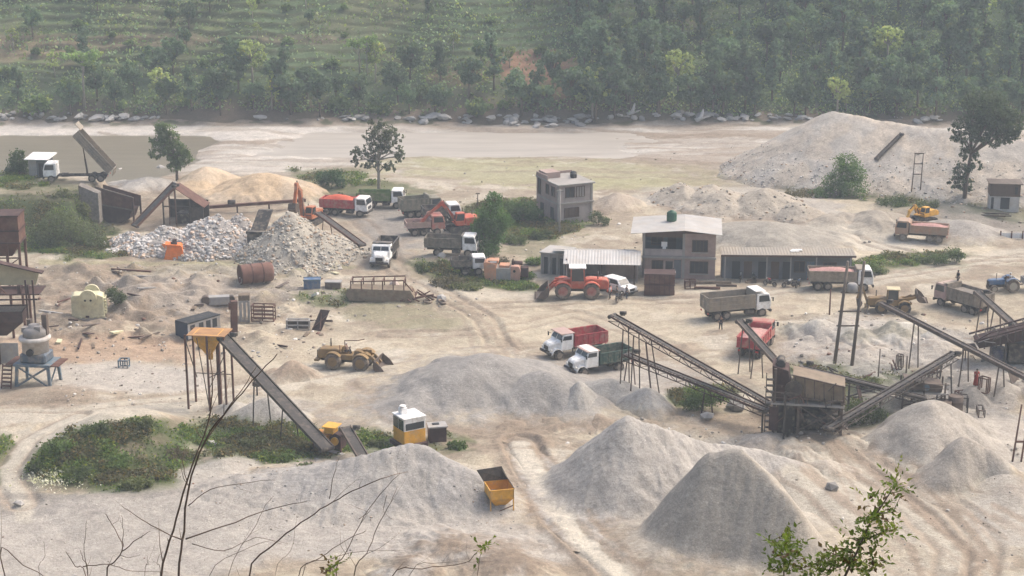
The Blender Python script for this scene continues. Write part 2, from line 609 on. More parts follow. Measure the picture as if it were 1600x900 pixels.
# (px, py, rx, ry, tilt, colour, strength, ragged)
ELL = [
    (850, 268, 300, 24, 0.02, C_PGRASS, 0.75, 1.0), (1000, 290, 200, 14, 0, C_PGRASS, 0.5, 1.0), (760, 250, 160, 8, 0, C_PGRASS, 0.5, 1.0),
    (1080, 262, 130, 9, 0.08, C_BROWN, 0.5, 1.2), (1150, 290, 120, 10, 0.1, C_BROWN, 0.4, 1.2),
    (80, 335, 130, 55, 0, C_DGRASS, 1.0, 0.5), (110, 385, 100, 16, 0, C_GRASS, 0.9, 0.8), (30, 290, 130, 12, 0, C_KHAKI, 0.6, 0.8), (10, 280, 50, 12, 0, C_GRASS, 0.9, 0.8),
    (250, 290, 80, 20, 0, C_BROWN, 0.7, 1), (270, 335, 130, 25, 0, C_MUD, 0.75, 0.8),
    (560, 300, 110, 18, 0, C_GRASS, 0.75, 0.8), (520, 275, 60, 14, 0, C_GRASS, 0.8, 0.8),
    (630, 350, 90, 40, 0.2, C_GREY * 0.8, 0.9, 0.6), (600, 395, 60, 30, 0, C_GREY * 0.9, 0.6, 0.6),
    (790, 335, 90, 30, 0, C_GRASS, 0.85, 0.8), (750, 435, 80, 14, 0.12, C_GRASS, 0.9, 0.7), (830, 360, 60, 30, 0, C_KHAKI, 0.6, 1), (740, 410, 60, 20, 0, C_BROWN, 0.6, 1),
    (640, 490, 115, 24, 0.02, C_KHAKI, 0.9, 0.5), (520, 465, 60, 15, 0, C_GRASS * 1.2, 0.75, 0.9), (440, 450, 70, 25, 0, C_KHAKI, 0.6, 1),
    (250, 460, 230, 55, 0, C_BROWN * 1.15, 0.75, 1.1), (330, 425, 200, 12, 0, C_KHAKI, 0.5, 1.0), (160, 545, 200, 26, 0, C_RED, 0.75, 0.9), (120, 505, 90, 26, 0, C_BROWN, 0.6, 0.9),
    (200, 592, 140, 26, 0, C_LGREY * 1.15, 0.85, 0.5), (80, 620, 100, 18, 0, C_BROWN * 1.1, 0.7, 0.8),
    (150, 660, 220, 22, -0.15, C_TAN, 0.8, 0.5), (30, 730, 45, 60, 0, C_PALE * 0.95, 0.85, 0.4),
    (180, 712, 145, 62, -0.14, np.array((0.075, 0.088, 0.040)), 1.0, 0.45), (225, 700, 40, 22, 0, C_BROWN * 0.9, 0.55, 2.6), (120, 690, 80, 30, -0.4, C_GRASS, 0.85, 1.3), (250, 745, 120, 25, -0.15, C_GRASS, 0.85, 1.3), (170, 735, 90, 22, 0, C_GRASS, 0.7, 1.6), (200, 668, 70, 14, -0.1, C_GRASS, 0.8, 1.2), (-10, 720, 22, 50, 0, C_GRASS, 0.9, 0.6),
    (420, 690, 150, 35, 0.05, np.array((0.10, 0.125, 0.05)), 0.95, 0.7), (480, 715, 70, 16, 0, C_GRASS * 1.3, 0.9, 0.6), (570, 695, 40, 25, 0, C_GRASS * 1.3, 0.8, 0.6), (695, 690, 45, 18, 0, C_GRASS * 1.1, 0.8, 0.8), (420, 640, 90, 22, 0, C_LGREY, 0.7, 0.7), (330, 620, 60, 10, 0, C_KHAKI, 0.7, 0.7),
    (340, 740, 70, 25, -0.2, C_LGREY, 0.9, 0.5),
    (300, 830, 480, 75, -0.08, C_LGREY, 0.95, 0.3), (620, 800, 220, 80, 0.1, C_LGREY, 0.9, 0.4), (60, 790, 120, 18, 0, C_GREY, 0.6, 0.8), (760, 860, 190, 40, 0, C_LGREY * 1.02, 0.8, 0.5),
    (560, 560, 260, 40, 0, C_TAN, 0.6, 0.9), (760, 480, 140, 40, 0.35, C_TAN, 0.5, 0.9), (1000, 500, 240, 36, 0, C_TAN, 0.45, 0.9), (1200, 475, 200, 24, 0, C_TAN, 0.4, 0.9),
    (870, 600, 200, 40, 0, C_GREY * 1.05, 0.75, 0.6), (1000, 600, 130, 40, 0, C_LGREY, 0.7, 0.8), (890, 665, 130, 14, 0, C_BROWN, 0.55, 0.8), (900, 680, 60, 8, 0, C_TAN, 0.7, 0.6),
    (1110, 625, 70, 22, -0.1, C_GRASS, 0.9, 0.8), (1090, 660, 120, 12, 0, C_BROWN, 0.4, 1.0), (1340, 588, 130, 26, 0.05, C_GRASS * 1.1, 0.85, 0.7), (1330, 640, 90, 40, 0, C_DGRASS * 1.3, 0.85, 0.7), (1270, 655, 90, 35, 0, C_MUD * 0.5, 0.9, 0.5),  # darkest mud patch: shade of the crusher pit painted into the ground
    (1370, 540, 170, 45, 0, C_LGREY * 1.08, 0.8, 0.9), (1480, 480, 120, 30, 0, C_BEIGE, 0.6, 0.8), (1530, 590, 120, 45, 0, C_LGREY * 0.95, 0.7, 0.8), (1560, 555, 60, 14, 0, C_BEIGE, 0.7, 0.8), (1430, 620, 90, 30, 0, C_GREY * 0.9, 0.6, 1),
    (1450, 400, 180, 14, 0, C_TAN * 1.05, 0.8, 0.5), (1350, 370, 120, 20, 0.1, C_PALE, 0.8, 0.5), (1440, 405, 100, 13, 0, C_GRASS, 0.85, 0.9), (1370, 415, 60, 10, 0, C_GRASS, 0.8, 0.8), (1350, 300, 130, 14, 0.02, C_DGRASS, 0.9, 0.7), (1450, 315, 100, 12, 0.1, C_GRASS, 0.8, 0.8), (1530, 345, 90, 22, 0.25, C_GREY * 0.7, 0.7, 0.9), (1570, 330, 60, 14, 0.2, C_DGRASS, 0.6, 0.9),
    (1160, 318, 160, 26, 0.06, C_LGREY * 1.05, 0.8, 0.8), (1230, 345, 190, 10, 0.04, C_BROWN * 1.2, 0.6, 0.9), (930, 330, 60, 25, 0, C_BROWN, 0.5, 1.0),
    (790, 355, 85, 20, 0, C_GRASS * 1.2, 0.85, 0.9), (850, 350, 60, 12, 0, C_GRASS * 1.4, 0.7, 1.2), (700, 428, 60, 20, 0.2, C_GRASS, 0.9, 0.8), (790, 445, 60, 10, 0.1, C_GRASS, 0.9, 0.8), (820, 385, 40, 16, 0, C_KHAKI * 0.8, 0.8, 1.2),
    (250, 470, 200, 40, 0, C_MUD * 1.3, 0.35, 2.6), (330, 450, 160, 40, 0, C_LGREY * 1.1, 0.35, 2.6),
    (1130, 780, 240, 100, 0.1, C_LGREY, 0.75, 0.6), (1420, 800, 220, 110, 0.2, C_PALE * 0.86, 0.85, 0.6), (1560, 690, 90, 50, 0.2, C_LGREY * 1.05, 0.75, 0.7), (1260, 720, 70, 30, 0.3, C_PALE * 0.85, 0.8, 0.7), (1380, 690, 120, 14, 0.1, C_PALE, 0.7, 0.7), (1350, 860, 110, 30, 0.1, C_BEIGE, 0.6, 0.9), (1590, 800, 80, 60, 0, C_LGREY, 0.6, 0.9), (1250, 870, 130, 40, 0, C_BEIGE * 1.05, 0.7, 0.7),
]
# (points, half width px, colour, strength)
LINES = [
    ([(812, 690), (840, 745), (885, 815), (950, 875), (1010, 930)], 46, C_BROWN * 1.1, 0.95),
    ([(816, 700), (838, 745), (878, 810), (940, 870), (1000, 930)], 22, C_PALE * 1.08, 0.97),
    ([(848, 745), (895, 812), (965, 880), (1020, 930)], 5, C_PALE * 1.05, 0.9),
    ([(1300, 690), (1400, 760), (1480, 830), (1535, 880), (1500, 930)], 10, C_BROWN * 1.1, 0.9),
    ([(1360, 700), (1450, 765), (1520, 830), (1560, 890)], 8, C_BROWN * 1.1, 0.85),
    ([(1240, 720), (1330, 790), (1420, 850), (1450, 920)], 7, C_BROWN * 1.15, 0.75),
    ([(555, 600), (600, 645), (690, 690), (760, 700)], 6, C_BROWN, 0.7),
    ([(600, 610), (700, 672), (840, 690), (920, 670)], 5, C_BROWN, 0.6),
    ([(640, 425), (720, 470), (765, 510), (790, 560)], 5, C_BROWN * 1.15, 0.6),
    ([(600, 420), (670, 450), (720, 490), (740, 550)], 4, C_BROWN * 1.15, 0.5),
    ([(0, 655), (140, 648), (300, 630), (460, 590), (620, 560)], 16, C_PALE * 0.95, 0.8),
    ([(40, 800), (15, 740), (40, 690), (110, 655)], 15, C_PALE * 0.95, 0.85),
    ([(660, 445), (780, 460), (1000, 462), (1200, 455), (1330, 440), (1600, 395)], 9, C_PALE * 0.95, 0.6),
    ([(150, 205), (240, 222), (420, 220), (620, 222), (800, 233), (1000, 247), (1240, 262)], 2.5, C_BROWN, 0.7),
    ([(560, 232), (760, 234), (950, 240)], 2, C_BROWN, 0.5),
    ([(840, 197), (960, 206), (1100, 212), (1240, 216)], 3, C_BROWN, 0.75),
    ([(930, 188), (1100, 190), (1260, 192)], 4, C_PALE * 1.1, 0.6),
    ([(60, 408), (330, 412), (560, 420)], 4, C_PGRASS * 0.9, 0.6),
    ([(160, 412), (240, 425)], 3, C_MUD, 0.7),
    ([(0, 775), (120, 778), (300, 768), (420, 745), (560, 733)], 5, C_GREY * 0.8, 0.6),
    ([(905, 820), (960, 870), (1010, 890), (1040, 860), (1060, 800)], 6, C_BROWN, 0.7), ([(600, 660), (720, 674), (860, 672), (960, 664)], 6, C_BROWN, 0.8), ([(1340, 705), (1420, 742), (1470, 760), (1540, 772)], 5, C_BROWN, 0.6), ([(880, 700), (930, 690), (1000, 680)], 5, C_BROWN, 0.6), ([(850, 705), (890, 770), (950, 840)], 5, C_BROWN * 0.9, 0.7), ([(1060, 690), (1180, 706), (1290, 700)], 5, C_BROWN, 0.5), ([(1200, 740), (1260, 770), (1320, 830)], 5, C_BROWN, 0.6),
    ([(470, 870), (640, 845), (760, 860)], 4, C_GREY, 0.5),
    ([(640, 375), (600, 400), (560, 425)], 6, C_BROWN, 0.5),
    ([(1060, 485), (1240, 480)], 5, C_BROWN * 1.25, 0.5),
]

rt = random.Random(12)
for i in range(30):                       # worn tyre lines crossing the yard
    x0, y0 = rt.uniform(420, 1560), rt.uniform(400, 640)
    dx, dy = rt.choice((1, -1)) * rt.uniform(60, 220), rt.uniform(-40, 40)
    cx_, cy_ = rt.uniform(-30, 30), rt.uniform(-14, 14)
    for off in (0, rt.uniform(9, 13)):
        LINES.append(([(x0, y0 + off), (x0 + dx * 0.5 + cx_, y0 + dy * 0.5 + cy_ + off), (x0 + dx, y0 + dy + off)], rt.uniform(1.6, 2.8), C_BROWN * rt.uniform(0.95, 1.3), rt.uniform(0.25, 0.5)))
for i in range(16):
    x0, y0 = rt.uniform(1180, 1580), rt.uniform(690, 880)
    dx, dy = rt.uniform(60, 160), rt.uniform(40, 110)
    for off in (0, 16):
        LINES.append(([(x0, y0 + off), (x0 + dx * 0.5 + rt.uniform(-12, 12), y0 + dy * 0.5 + off), (x0 + dx, y0 + dy + off)], rt.uniform(2.5, 4.5), C_BROWN * rt.uniform(1.0, 1.35), rt.uniform(0.25, 0.5)))


def ground_colour(X, Y, h):
    px, py = proj(X, Y, h)
    col = np.empty(X.shape + (3,))
    col[:] = C_BEIGE
    n1 = fbm(X / 9, Y / 9, 4, 31)
    n2 = fbm(X / 2.5, Y / 2.5, 4, 37)
    n3 = fbm(X / 30 + 2, Y / 5, 4, 43)          # streaks along the valley
    n4 = fbm(X / 0.7, Y / 0.7, 3, 47)

    def lay(w, c):
        nonlocal col
        col = col * (1 - w[..., None]) + c * w[..., None]
    lay(sstep(0.50, 0.66, n1) * 0.7, C_TAN)
    lay(sstep(0.50, 0.66, n2) * 0.6, C_BROWN * 1.05)
    lay(sstep(0.56, 0.66, fbm(X / 4.5 + 5, Y / 4.5, 4, 57)) * 0.5, C_MUD * 1.25)
    lay(sstep(0.60, 0.70, fbm(X / 3.5 + 15, Y / 3.5, 4, 59)) * 0.6, C_PALE)
    lay(sstep(300, 240, py), C_RIVER)
    lay(sstep(330, 250, py) * sstep(0.5, 0.62, n3) * 0.65, C_BROWN * 1.15)
    lay(sstep(300, 240, py) * sstep(0.5, 0.36, n3) * 0.6, C_WHITE)
    wx = px + (n1 - 0.5) * 70 + (n2 - 0.5) * 30
    wy = py + (n1 - 0.5) * 18 + (n2 - 0.5) * 14
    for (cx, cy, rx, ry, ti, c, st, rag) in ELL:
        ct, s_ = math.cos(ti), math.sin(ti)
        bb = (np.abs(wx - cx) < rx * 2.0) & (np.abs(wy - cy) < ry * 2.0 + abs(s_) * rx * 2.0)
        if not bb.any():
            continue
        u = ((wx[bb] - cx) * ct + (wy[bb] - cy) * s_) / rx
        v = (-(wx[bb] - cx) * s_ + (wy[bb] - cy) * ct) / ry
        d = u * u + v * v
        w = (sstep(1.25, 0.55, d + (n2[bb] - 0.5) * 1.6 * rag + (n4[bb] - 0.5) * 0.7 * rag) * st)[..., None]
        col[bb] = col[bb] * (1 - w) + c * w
    wx = px + (n1 - 0.5) * 26 + (n2 - 0.5) * 12
    wy = py + (n1 - 0.5) * 10 + (n2 - 0.5) * 7
    for pts, hw, c, st in LINES:
        px_ = [q[0] for q in pts]; py_ = [q[1] for q in pts]; mg = hw * 2 + 2
        bb = (wx > min(px_) - mg) & (wx < max(px_) + mg) & (wy > min(py_) - mg) & (wy < max(py_) + mg)
        if not bb.any():
            continue
        d = seg_dist(wx[bb], wy[bb], pts)
        w = (sstep(hw * 1.25, hw * 0.5, d + (n2[bb] - 0.5) * hw * 1.3 + (n4[bb] - 0.5) * hw * 0.6) * st)[..., None]
        col[bb] = col[bb] * (1 - w) + c * w
    # wheel ruts turn up darker, damper earth
    for pts, hw, dep in TRACKS:
        d = seg_dist(X + (n1 - 0.5) * 2, Y + (n1 - 0.5) * 2, pts)
        w = np.exp(-((d - hw) / 0.42) ** 2) * (0.35 + 0.5 * n2)
        lay(np.clip(w, 0, 1), C_BROWN * 1.15)
    # river banks and the wooded far shore
    far = sstep(297, 303, Y + (n2 - 0.5) * 4)
    lay(far, C_MUD * 1.1)
    lay(far * sstep(0.5, 0.65, n2), C_DGRASS)
    lay(sstep(330, 290, py) * sstep(180, 210, py) * sstep(0.54, 0.64, fbm(X / 12 + 9, Y / 2.2, 4, 53)) * 0.5, C_BROWN)
    # the slope under the camera
    near = sstep(100, 92, Y)
    lay(near, C_KHAKI * 0.6)
    lay(near * sstep(0.45, 0.6, n2), C_GRASS)
    col *= (0.86 + 0.28 * n4)[..., None]
    return col


def ground_material(name, bstr, bdist):
    m = bpy.data.materials.new(name)
    m.use_nodes = True
    nt = m.node_tree; N, L = nt.nodes, nt.links
    b = N['Principled BSDF']
    b.inputs['Roughness'].default_value = 0.95
    b.inputs['Specular IOR Level'].default_value = 0.15
    at = N.new('ShaderNodeAttribute'); at.attribute_name = 'tint'
    geo = N.new('ShaderNodeNewGeometry')
    acc = None
    for sc, lo, hi in ((0.55, 0.86, 1.14), (3.2, 0.80, 1.20), (11.0, 0.76, 1.24)):
        no = N.new('ShaderNodeTexNoise'); no.inputs['Scale'].default_value = sc
        no.inputs['Detail'].default_value = 5; no.inputs['Roughness'].default_value = 0.7
        L.new(geo.outputs['Position'], no.inputs['Vector'])
        mr = N.new('ShaderNodeMapRange'); mr.inputs['From Min'].default_value = 0.3; mr.inputs['From Max'].default_value = 0.7
        mr.inputs['To Min'].default_value = lo; mr.inputs['To Max'].default_value = hi
        L.new(no.outputs['Fac'], mr.inputs['Value'])
        if acc is None:
            acc = mr.outputs['Result']
        else:
            mm = N.new('ShaderNodeMath'); mm.operation = 'MULTIPLY'
            L.new(acc, mm.inputs[0]); L.new(mr.outputs['Result'], mm.inputs[1])
            acc = mm.outputs[0]
    # loose stones of paler and darker rock
    vo = N.new('ShaderNodeTexVoronoi'); vo.inputs['Scale'].default_value = 2.6
    L.new(geo.outputs['Position'], vo.inputs['Vector'])
    m2 = N.new('ShaderNodeMapRange'); m2.inputs['From Min'].default_value = 0.10; m2.inputs['From Max'].default_value = 0.20
    m2.inputs['To Min'].default_value = 1.0; m2.inputs['To Max'].default_value = 0.0
    L.new(vo.outputs['Distance'], m2.inputs['Value'])
    mc = N.new('ShaderNodeMath'); mc.operation = 'MULTIPLY_ADD'
    sep = N.new('ShaderNodeSeparateColor'); L.new(vo.outputs['Color'], sep.inputs[0])
    m4 = N.new('ShaderNodeMapRange'); m4.inputs['From Min'].default_value = 0.72; m4.inputs['From Max'].default_value = 0.95
    m4.inputs['To Min'].default_value = 0.0; m4.inputs['To Max'].default_value = 0.55
    L.new(sep.outputs[0], m4.inputs['Value'])
    L.new(m2.outputs['Result'], mc.inputs[0]); L.new(m4.outputs['Result'], mc.inputs[1]); mc.inputs[2].default_value = 1.0
    mm = N.new('ShaderNodeMath'); mm.operation = 'MULTIPLY'
    L.new(acc, mm.inputs[0]); L.new(mc.outputs[0], mm.inputs[1])
    sv = N.new('ShaderNodeVectorMath'); sv.operation = 'SCALE'
    L.new(at.outputs['Color'], sv.inputs[0]); L.new(mm.outputs[0], sv.inputs['Scale'])
    L.new(sv.outputs['Vector'], b.inputs['Base Color'])
    nb = N.new('ShaderNodeTexNoise'); nb.inputs['Scale'].default_value = 2.6
    nb.inputs['Detail'].default_value = 9; nb.inputs['Roughness'].default_value = 0.72
    L.new(geo.outputs['Position'], nb.inputs['Vector'])
    bp = N.new('ShaderNodeBump'); bp.inputs['Strength'].default_value = bstr; bp.inputs['Distance'].default_value = bdist
    L.new(nb.outputs['Fac'], bp.inputs['Height']); L.new(bp.outputs['Normal'], b.inputs['Normal'])
    return m


M_GROUND = ground_material('dusty_ground', 0.65, 0.30)
M_HEAP = ground_material('heaped_gravel', 0.75, 0.16)

u = np.concatenate([np.linspace(-5, -1.3, 24)[:-1], np.linspace(-1.3, 1.3, 640), np.linspace(1.3, 5, 24)[1:]])
yrow = np.concatenate([np.linspace(-60, 96, 90)[:-1], np.linspace(96, 150, 300)[:-1], np.linspace(150, 215, 270)[:-1], np.linspace(215, 312, 260)])
UU, YY = np.meshgrid(u, yrow)
XX = UU * 0.30 * np.maximum(YY, 45)
ZZ = terrain(XX, YY)
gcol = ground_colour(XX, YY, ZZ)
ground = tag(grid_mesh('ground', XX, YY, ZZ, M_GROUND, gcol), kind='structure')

# ------------------------------------------------------------------ water
def water_mat(name, col, rough):
    m = bpy.data.materials.new(name); m.use_nodes = True
    nt = m.node_tree; N, L = nt.nodes, nt.links
    b = N['Principled BSDF']
    b.inputs['Roughness'].default_value = rough
    b.inputs['IOR'].default_value = 1.33
    geo = N.new('ShaderNodeNewGeometry')
    mp = N.new('ShaderNodeMapping'); mp.inputs['Scale'].default_value = (0.10, 0.55, 1)
    L.new(geo.outputs['Position'], mp.inputs['Vector'])
    no = N.new('ShaderNodeTexNoise'); no.inputs['Scale'].default_value = 1.0; no.inputs['Detail'].default_value = 6
    L.new(mp.outputs['Vector'], no.inputs['Vector'])
    mr = N.new('ShaderNodeMapRange'); mr.inputs['From Min'].default_value = 0.3; mr.inputs['From Max'].default_value = 0.7
    mr.inputs['To Min'].default_value = 0.88; mr.inputs['To Max'].default_value = 1.12
    L.new(no.outputs['Fac'], mr.inputs['Value'])
    sv = N.new('ShaderNodeVectorMath'); sv.operation = 'SCALE'; sv.inputs[0].default_value = col
    L.new(mr.outputs['Result'], sv.inputs['Scale']); L.new(sv.outputs['Vector'], b.inputs['Base Color'])
    n2 = N.new('ShaderNodeTexNoise'); n2.inputs['Scale'].default_value = 3.0; n2.inputs['Detail'].default_value = 5
    L.new(geo.outputs['Position'], n2.inputs['Vector'])
    bp = N.new('ShaderNodeBump'); bp.inputs['Strength'].default_value = 0.35; bp.inputs['Distance'].default_value = 0.1
    L.new(n2.outputs['Fac'], bp.inputs['Height']); L.new(bp.outputs['Normal'], b.inputs['Normal'])
    return m


M_RIVER = water_mat('silty_river_water', (0.36, 0.325, 0.28), 0.45)
M_POND = water_mat('brown_pond_water', (0.17, 0.145, 0.105), 0.30)
xs = np.linspace(-45.5, 45, 120); ys = np.linspace(264, 300, 20)
a, b_ = np.meshgrid(xs, ys)
tag(grid_mesh('river_water', a, b_, np.full(a.shape, -0.42), M_RIVER), kind='structure')
xs = np.linspace(-130, -46, 60); ys = np.linspace(234, 296, 30)
a, b_ = np.meshgrid(xs, ys)
tag(grid_mesh('pond_water', a, b_, np.full(a.shape, -0.38), M_POND), kind='structure')

# ------------------------------------------------------------------ heaps
HEAPS = []


def cone(cx, pyf, hw, pyt):
    """heap from the photo: centre column, front foot row, half width, crest row -> X, Y, height, radius"""
    rad = hw * mpp((pyf + pyt) / 2)
    gx, gy = P2(cx, pyf)
    y = gy + rad
    r = ray(cx, pyt)
    zt = CH + r.z / r.y * y
    d = y * CP + (CH - 0.0) * SP
    return ((cx - 800) / F * d, y, zt, rad)


def ridge(cones, n):
    out = []
    for i in range(n):
        t = i / (n - 1) * (len(cones) - 1); k = min(int(t), len(cones) - 2); f = t - k
        out.append(tuple(cones[k][q] * (1 - f) + cones[k + 1][q] * f for q in range(4)))
    return out


def heap(label, cones, col, rough=0.25, cat='gravel heap', round_=0.35, stones=None, col2=None, seed=0, gullies=0.3, name='gravel_heap', group='heaps of sand and gravel', low=False, lobes=1.0, toe=0.9, skirt=0.0):
    cs = [cone(*c) for c in cones]
    x0 = min(c[0] - c[3] * 1.75 for c in cs); x1 = max(c[0] + c[3] * 1.75 for c in cs)
    y0 = min(c[1] - c[3] * 1.75 for c in cs); y1 = max(c[1] + c[3] * 1.75 for c in cs)
    st = 0.11 if y0 < 140 else (0.16 if y0 < 200 else 0.25)
    st = max(st, (x1 - x0) / 460)
    X, Y = np.meshgrid(np.arange(x0, x1, st), np.arange(y0, y1, st))
    lobes = (lobes, skirt)
    Z = heap_height(cs, X, Y, seed, rough, round_, gullies, lobes)
    H = terrain(X, Y)
    zz = np.maximum(Z, H - 0.25)
    mask = Z > H - 0.12
    zz = np.where(Z - H < 0.4, np.maximum(zz, H - 0.02 - 0.2 * sstep(0.0, -0.1, Z - H)), zz)
    n = fbm(X / 1.8, Y / 1.8, 4, seed + 5)
    n2 = fbm(X / 0.5, Y / 0.5, 3, seed + 6)
    c = np.empty(X.shape + (3,)); c[:] = col
    if col2 is not None:
        w = sstep(0.42, 0.62, fbm(X / 3.5, Y / 3.5, 4, seed + 8))[..., None]
        c = c * (1 - w) + np.array(col2) * w
    c *= (0.80 + 0.25 * n + 0.16 * n2)[..., None]
    near_toe = mask & (Z - H < toe)                       # the toe spreads out over the yard floor
    if near_toe.any():
        gc_ = ground_colour(X[near_toe], Y[near_toe], H[near_toe])
        w = sstep(toe, 0.0, (Z - H)[near_toe] + (n2[near_toe] - 0.5) * toe * 0.8)[..., None]
        c[near_toe] = c[near_toe] * (1 - w) + gc_ * w
    x, y = X.mean(), Y.mean()
    o = grid_mesh(name, X - x, Y - y, zz, M_HEAP, c, mask=mask)
    o.location = (x, y, 0)
    tag(o, label, cat, group)
    HEAPS.append((cs, seed, rough, round_, gullies, lobes, (x0, x1, y0, y1)))
    if stones:
        cnt, smin, smax, scol = stones
        mb = MB(); cols = []
        rnd = random.Random(seed)
        k = 0; tries = 0
        while k < cnt and tries < cnt * 6:
            tries += 1
            i = rnd.randrange(X.shape[0]); j = rnd.randrange(X.shape[1])
            if Z[i, j] < H[i, j] - 0.02 or Z[i, j] > H[i, j] + 30:
                continue
            rel = (Z[i, j] - H[i, j]) / max(q[2] for q in cs)
            if rnd.random() < rel * (1.6 if low else 0.75):
                continue
            s = smin + (smax - smin) * rnd.random() ** 2.2
            mb.stone((X[i, j] - x, Y[i, j] - y, Z[i, j] + s * 0.1), s, rnd)
            t = rnd.uniform(0.6, 1.25); w = rnd.random()
            cols.append(tuple(scol[q] * t * (1 if w < 0.8 else (1.05, 0.85, 0.7)[q]) for q in range(3)))
            k += 1
        so = mb.build('loose_stones', M_STONES, o)
        so['kind'] = 'stuff'
        at = so.data.color_attributes.new('tint', 'FLOAT_COLOR', 'POINT')
        arr = np.repeat(np.array(cols), 12, 0)
        at.data.foreach_set('color', np.concatenate([arr, np.ones((len(arr), 1))], 1).ravel())
    return o


def heap_height(cs, X, Y, seed, rough, round_, gullies, lobes=1.0):
    Z = np.full(X.shape, -5.0)
    lobes, skirt = lobes
    SK = np.full(X.shape, -5.0)
    warp = (fbm(X / 3.2, Y / 3.2, 3, seed + 1) - 0.5)
    for k, (cx, cy, hh, rad) in enumerate(cs):
        dx, dy = X - cx, Y - cy
        an = np.arctan2(dy, dx)
        d = np.hypot(dx, dy)
        lob = 1 + lobes * (0.16 * np.sin(an * 2 + k * 1.7 + seed) + 0.09 * np.sin(an * 3 + seed * 2.1 + k)) + warp * 0.5 * lobes
        sl = hh / rad
        e = round_ * hh * 0.5
        z = (hh + e) - np.sqrt((sl * d / lob) ** 2 + e * e)
        g = np.abs(np.sin(an * 9 + warp * 9 + k)) * gullies * np.clip(d / rad, 0, 1) * 0.35
        Z = np.maximum(Z, z - g)
        if skirt:
            SK = np.maximum(SK, skirt * hh * (1.7 - d / lob / rad) / 0.9 - 0.05)
    if skirt:                                  # loose material spread round the foot
        k = 0.55
        h_ = np.clip(0.5 + 0.5 * (Z - SK) / k, 0, 1)
        Z = SK * (1 - h_) + Z * h_ + k * h_ * (1 - h_)
    Z = Z + (fbm(X / 1.1, Y / 1.1, 4, seed + 2) - 0.5) * rough * 1.6
    if rough >= 0.14:                          # slides and loader bites
        Z = Z - np.clip(fbm(X / 2.6 + seed, Y / 2.6, 4, seed + 9) - 0.54, 0, 1) * 4.0 * rough
    return Z


def stone_mat():
    return mat('broken_stone', (0.4, 0.38, 0.35), 0.2, 6, 0.9, attr='tint')


M_STONES = stone_mat()
GR = (0.255, 0.238, 0.215)
LG = (0.325, 0.304, 0.27)
heap('broad smooth grey gravel heap in the middle of the yard behind the yellow cabin', [(755, 664, 150, 553), (850, 662, 95, 580), (690, 655, 70, 592)], GR, 0.07, round_=0.25, seed=1, gullies=0.05, skirt=0.12)
heap('low grey gravel heaps pushed up beside the green dump truck', [(955, 640, 62, 592), (1010, 655, 50, 606), (905, 655, 40, 596)], LG, 0.12, seed=2)
heap('low dark ridge of earth at the foot of the grey gravel heap', [(870, 676, 45, 654), (935, 674, 40, 648), (800, 676, 35, 660)], tuple(C_BROWN * 1.1), 0.25, cat='earth ridge', seed=3, name='earth_ridge')
heap('tall pale grey sand heap with slumped face right of the pale track', ridge([(978, 815, 128, 649), (1030, 808, 116, 668), (1100, 795, 108, 690), (1170, 780, 90, 700), (1230, 775, 70, 716)], 30), (0.345, 0.317, 0.28), 0.24, seed=4, round_=0.10, gullies=0.22, lobes=0.2, toe=0.8, skirt=0.07)
heap('steep sided sand heap with dark cut edge in the right foreground', ridge([(1108, 880, 100, 706), (1150, 884, 102, 702), (1195, 892, 84, 740), (1240, 905, 64, 796)], 30), (0.29, 0.262, 0.222), 0.16, seed=5, round_=0.22, col2=(0.345, 0.305, 0.25), gullies=0.0, lobes=0.12, toe=1.0, skirt=0.13)
heap('smooth rounded grey sand heap in front of the crusher at right', [(1450, 738, 105, 626), (1490, 730, 70, 660)], (0.32, 0.288, 0.245), 0.09, seed=6, round_=0.30, gullies=0.05, skirt=0.14)
heap('small domed sand heap in front of the larger rounded sand heap', [(1502, 768, 58, 684), (1535, 765, 45, 700)], (0.315, 0.28, 0.235), 0.09, seed=7, round_=0.6, gullies=0.05, skirt=0.12)
heap('blue grey crushed stone heap running into the yellow feed hopper', ridge([(745, 812, 70, 746), (700, 815, 92, 718), (650, 812, 104, 691), (600, 825, 124, 704), (520, 835, 140, 724), (420, 838, 140, 743), (300, 835, 130, 760)], 26) + [(768, 812, 56, 762)], (0.285, 0.268, 0.246), 0.18, seed=8, round_=0.15, lobes=0.22, col2=(0.325, 0.302, 0.27), toe=1.3, skirt=0.10, stones=(350, 0.04, 0.11, (0.30, 0.285, 0.265)), cat='stone heap', name='stone_heap')
heap('dark damp earth heap at the bottom edge below the yellow hopper', [(715, 915, 110, 850), (790, 930, 80, 872), (640, 930, 70, 876)], tuple(C_BROWN * 0.95), 0.25, seed=9, round_=0.6, col2=tuple(C_LGREY), cat='earth heap', name='earth_heap')
heap('bright heap of large white boulders behind the orange hopper', [(335, 405, 72, 338), (255, 402, 62, 356), (372, 388, 38, 336), (205, 392, 34, 362)], (0.30, 0.275, 0.25), 0.5, seed=10, stones=(3600, 0.10, 0.36, (0.47, 0.445, 0.415)), cat='stone heap', name='stone_heap')
heap('conical heap of pale cobbles behind the rusty cylinder tank', [(455, 428, 92, 331), (500, 428, 80, 362)], (0.315, 0.285, 0.235), 0.2, seed=11, round_=0.12, stones=(2000, 0.10, 0.30, (0.40, 0.365, 0.31)), cat='stone heap', name='stone_heap')
heap('orange tinted sand heaps beside the river behind the rusty beam', [(322, 303, 62, 261), (410, 326, 84, 271), (450, 322, 55, 284), (370, 318, 66, 280)], (0.42, 0.315, 0.205), 0.22, seed=12, round_=0.3, col2=(0.44, 0.35, 0.25), cat='sand heap', name='sand_heap')
heap('low pale sand bank between the rusty bunker and the small tree', [(235, 305, 52, 276), (200, 300, 40, 282)], tuple(C_LGREY * 1.05), 0.3, seed=13, cat='sand heap', name='sand_heap')
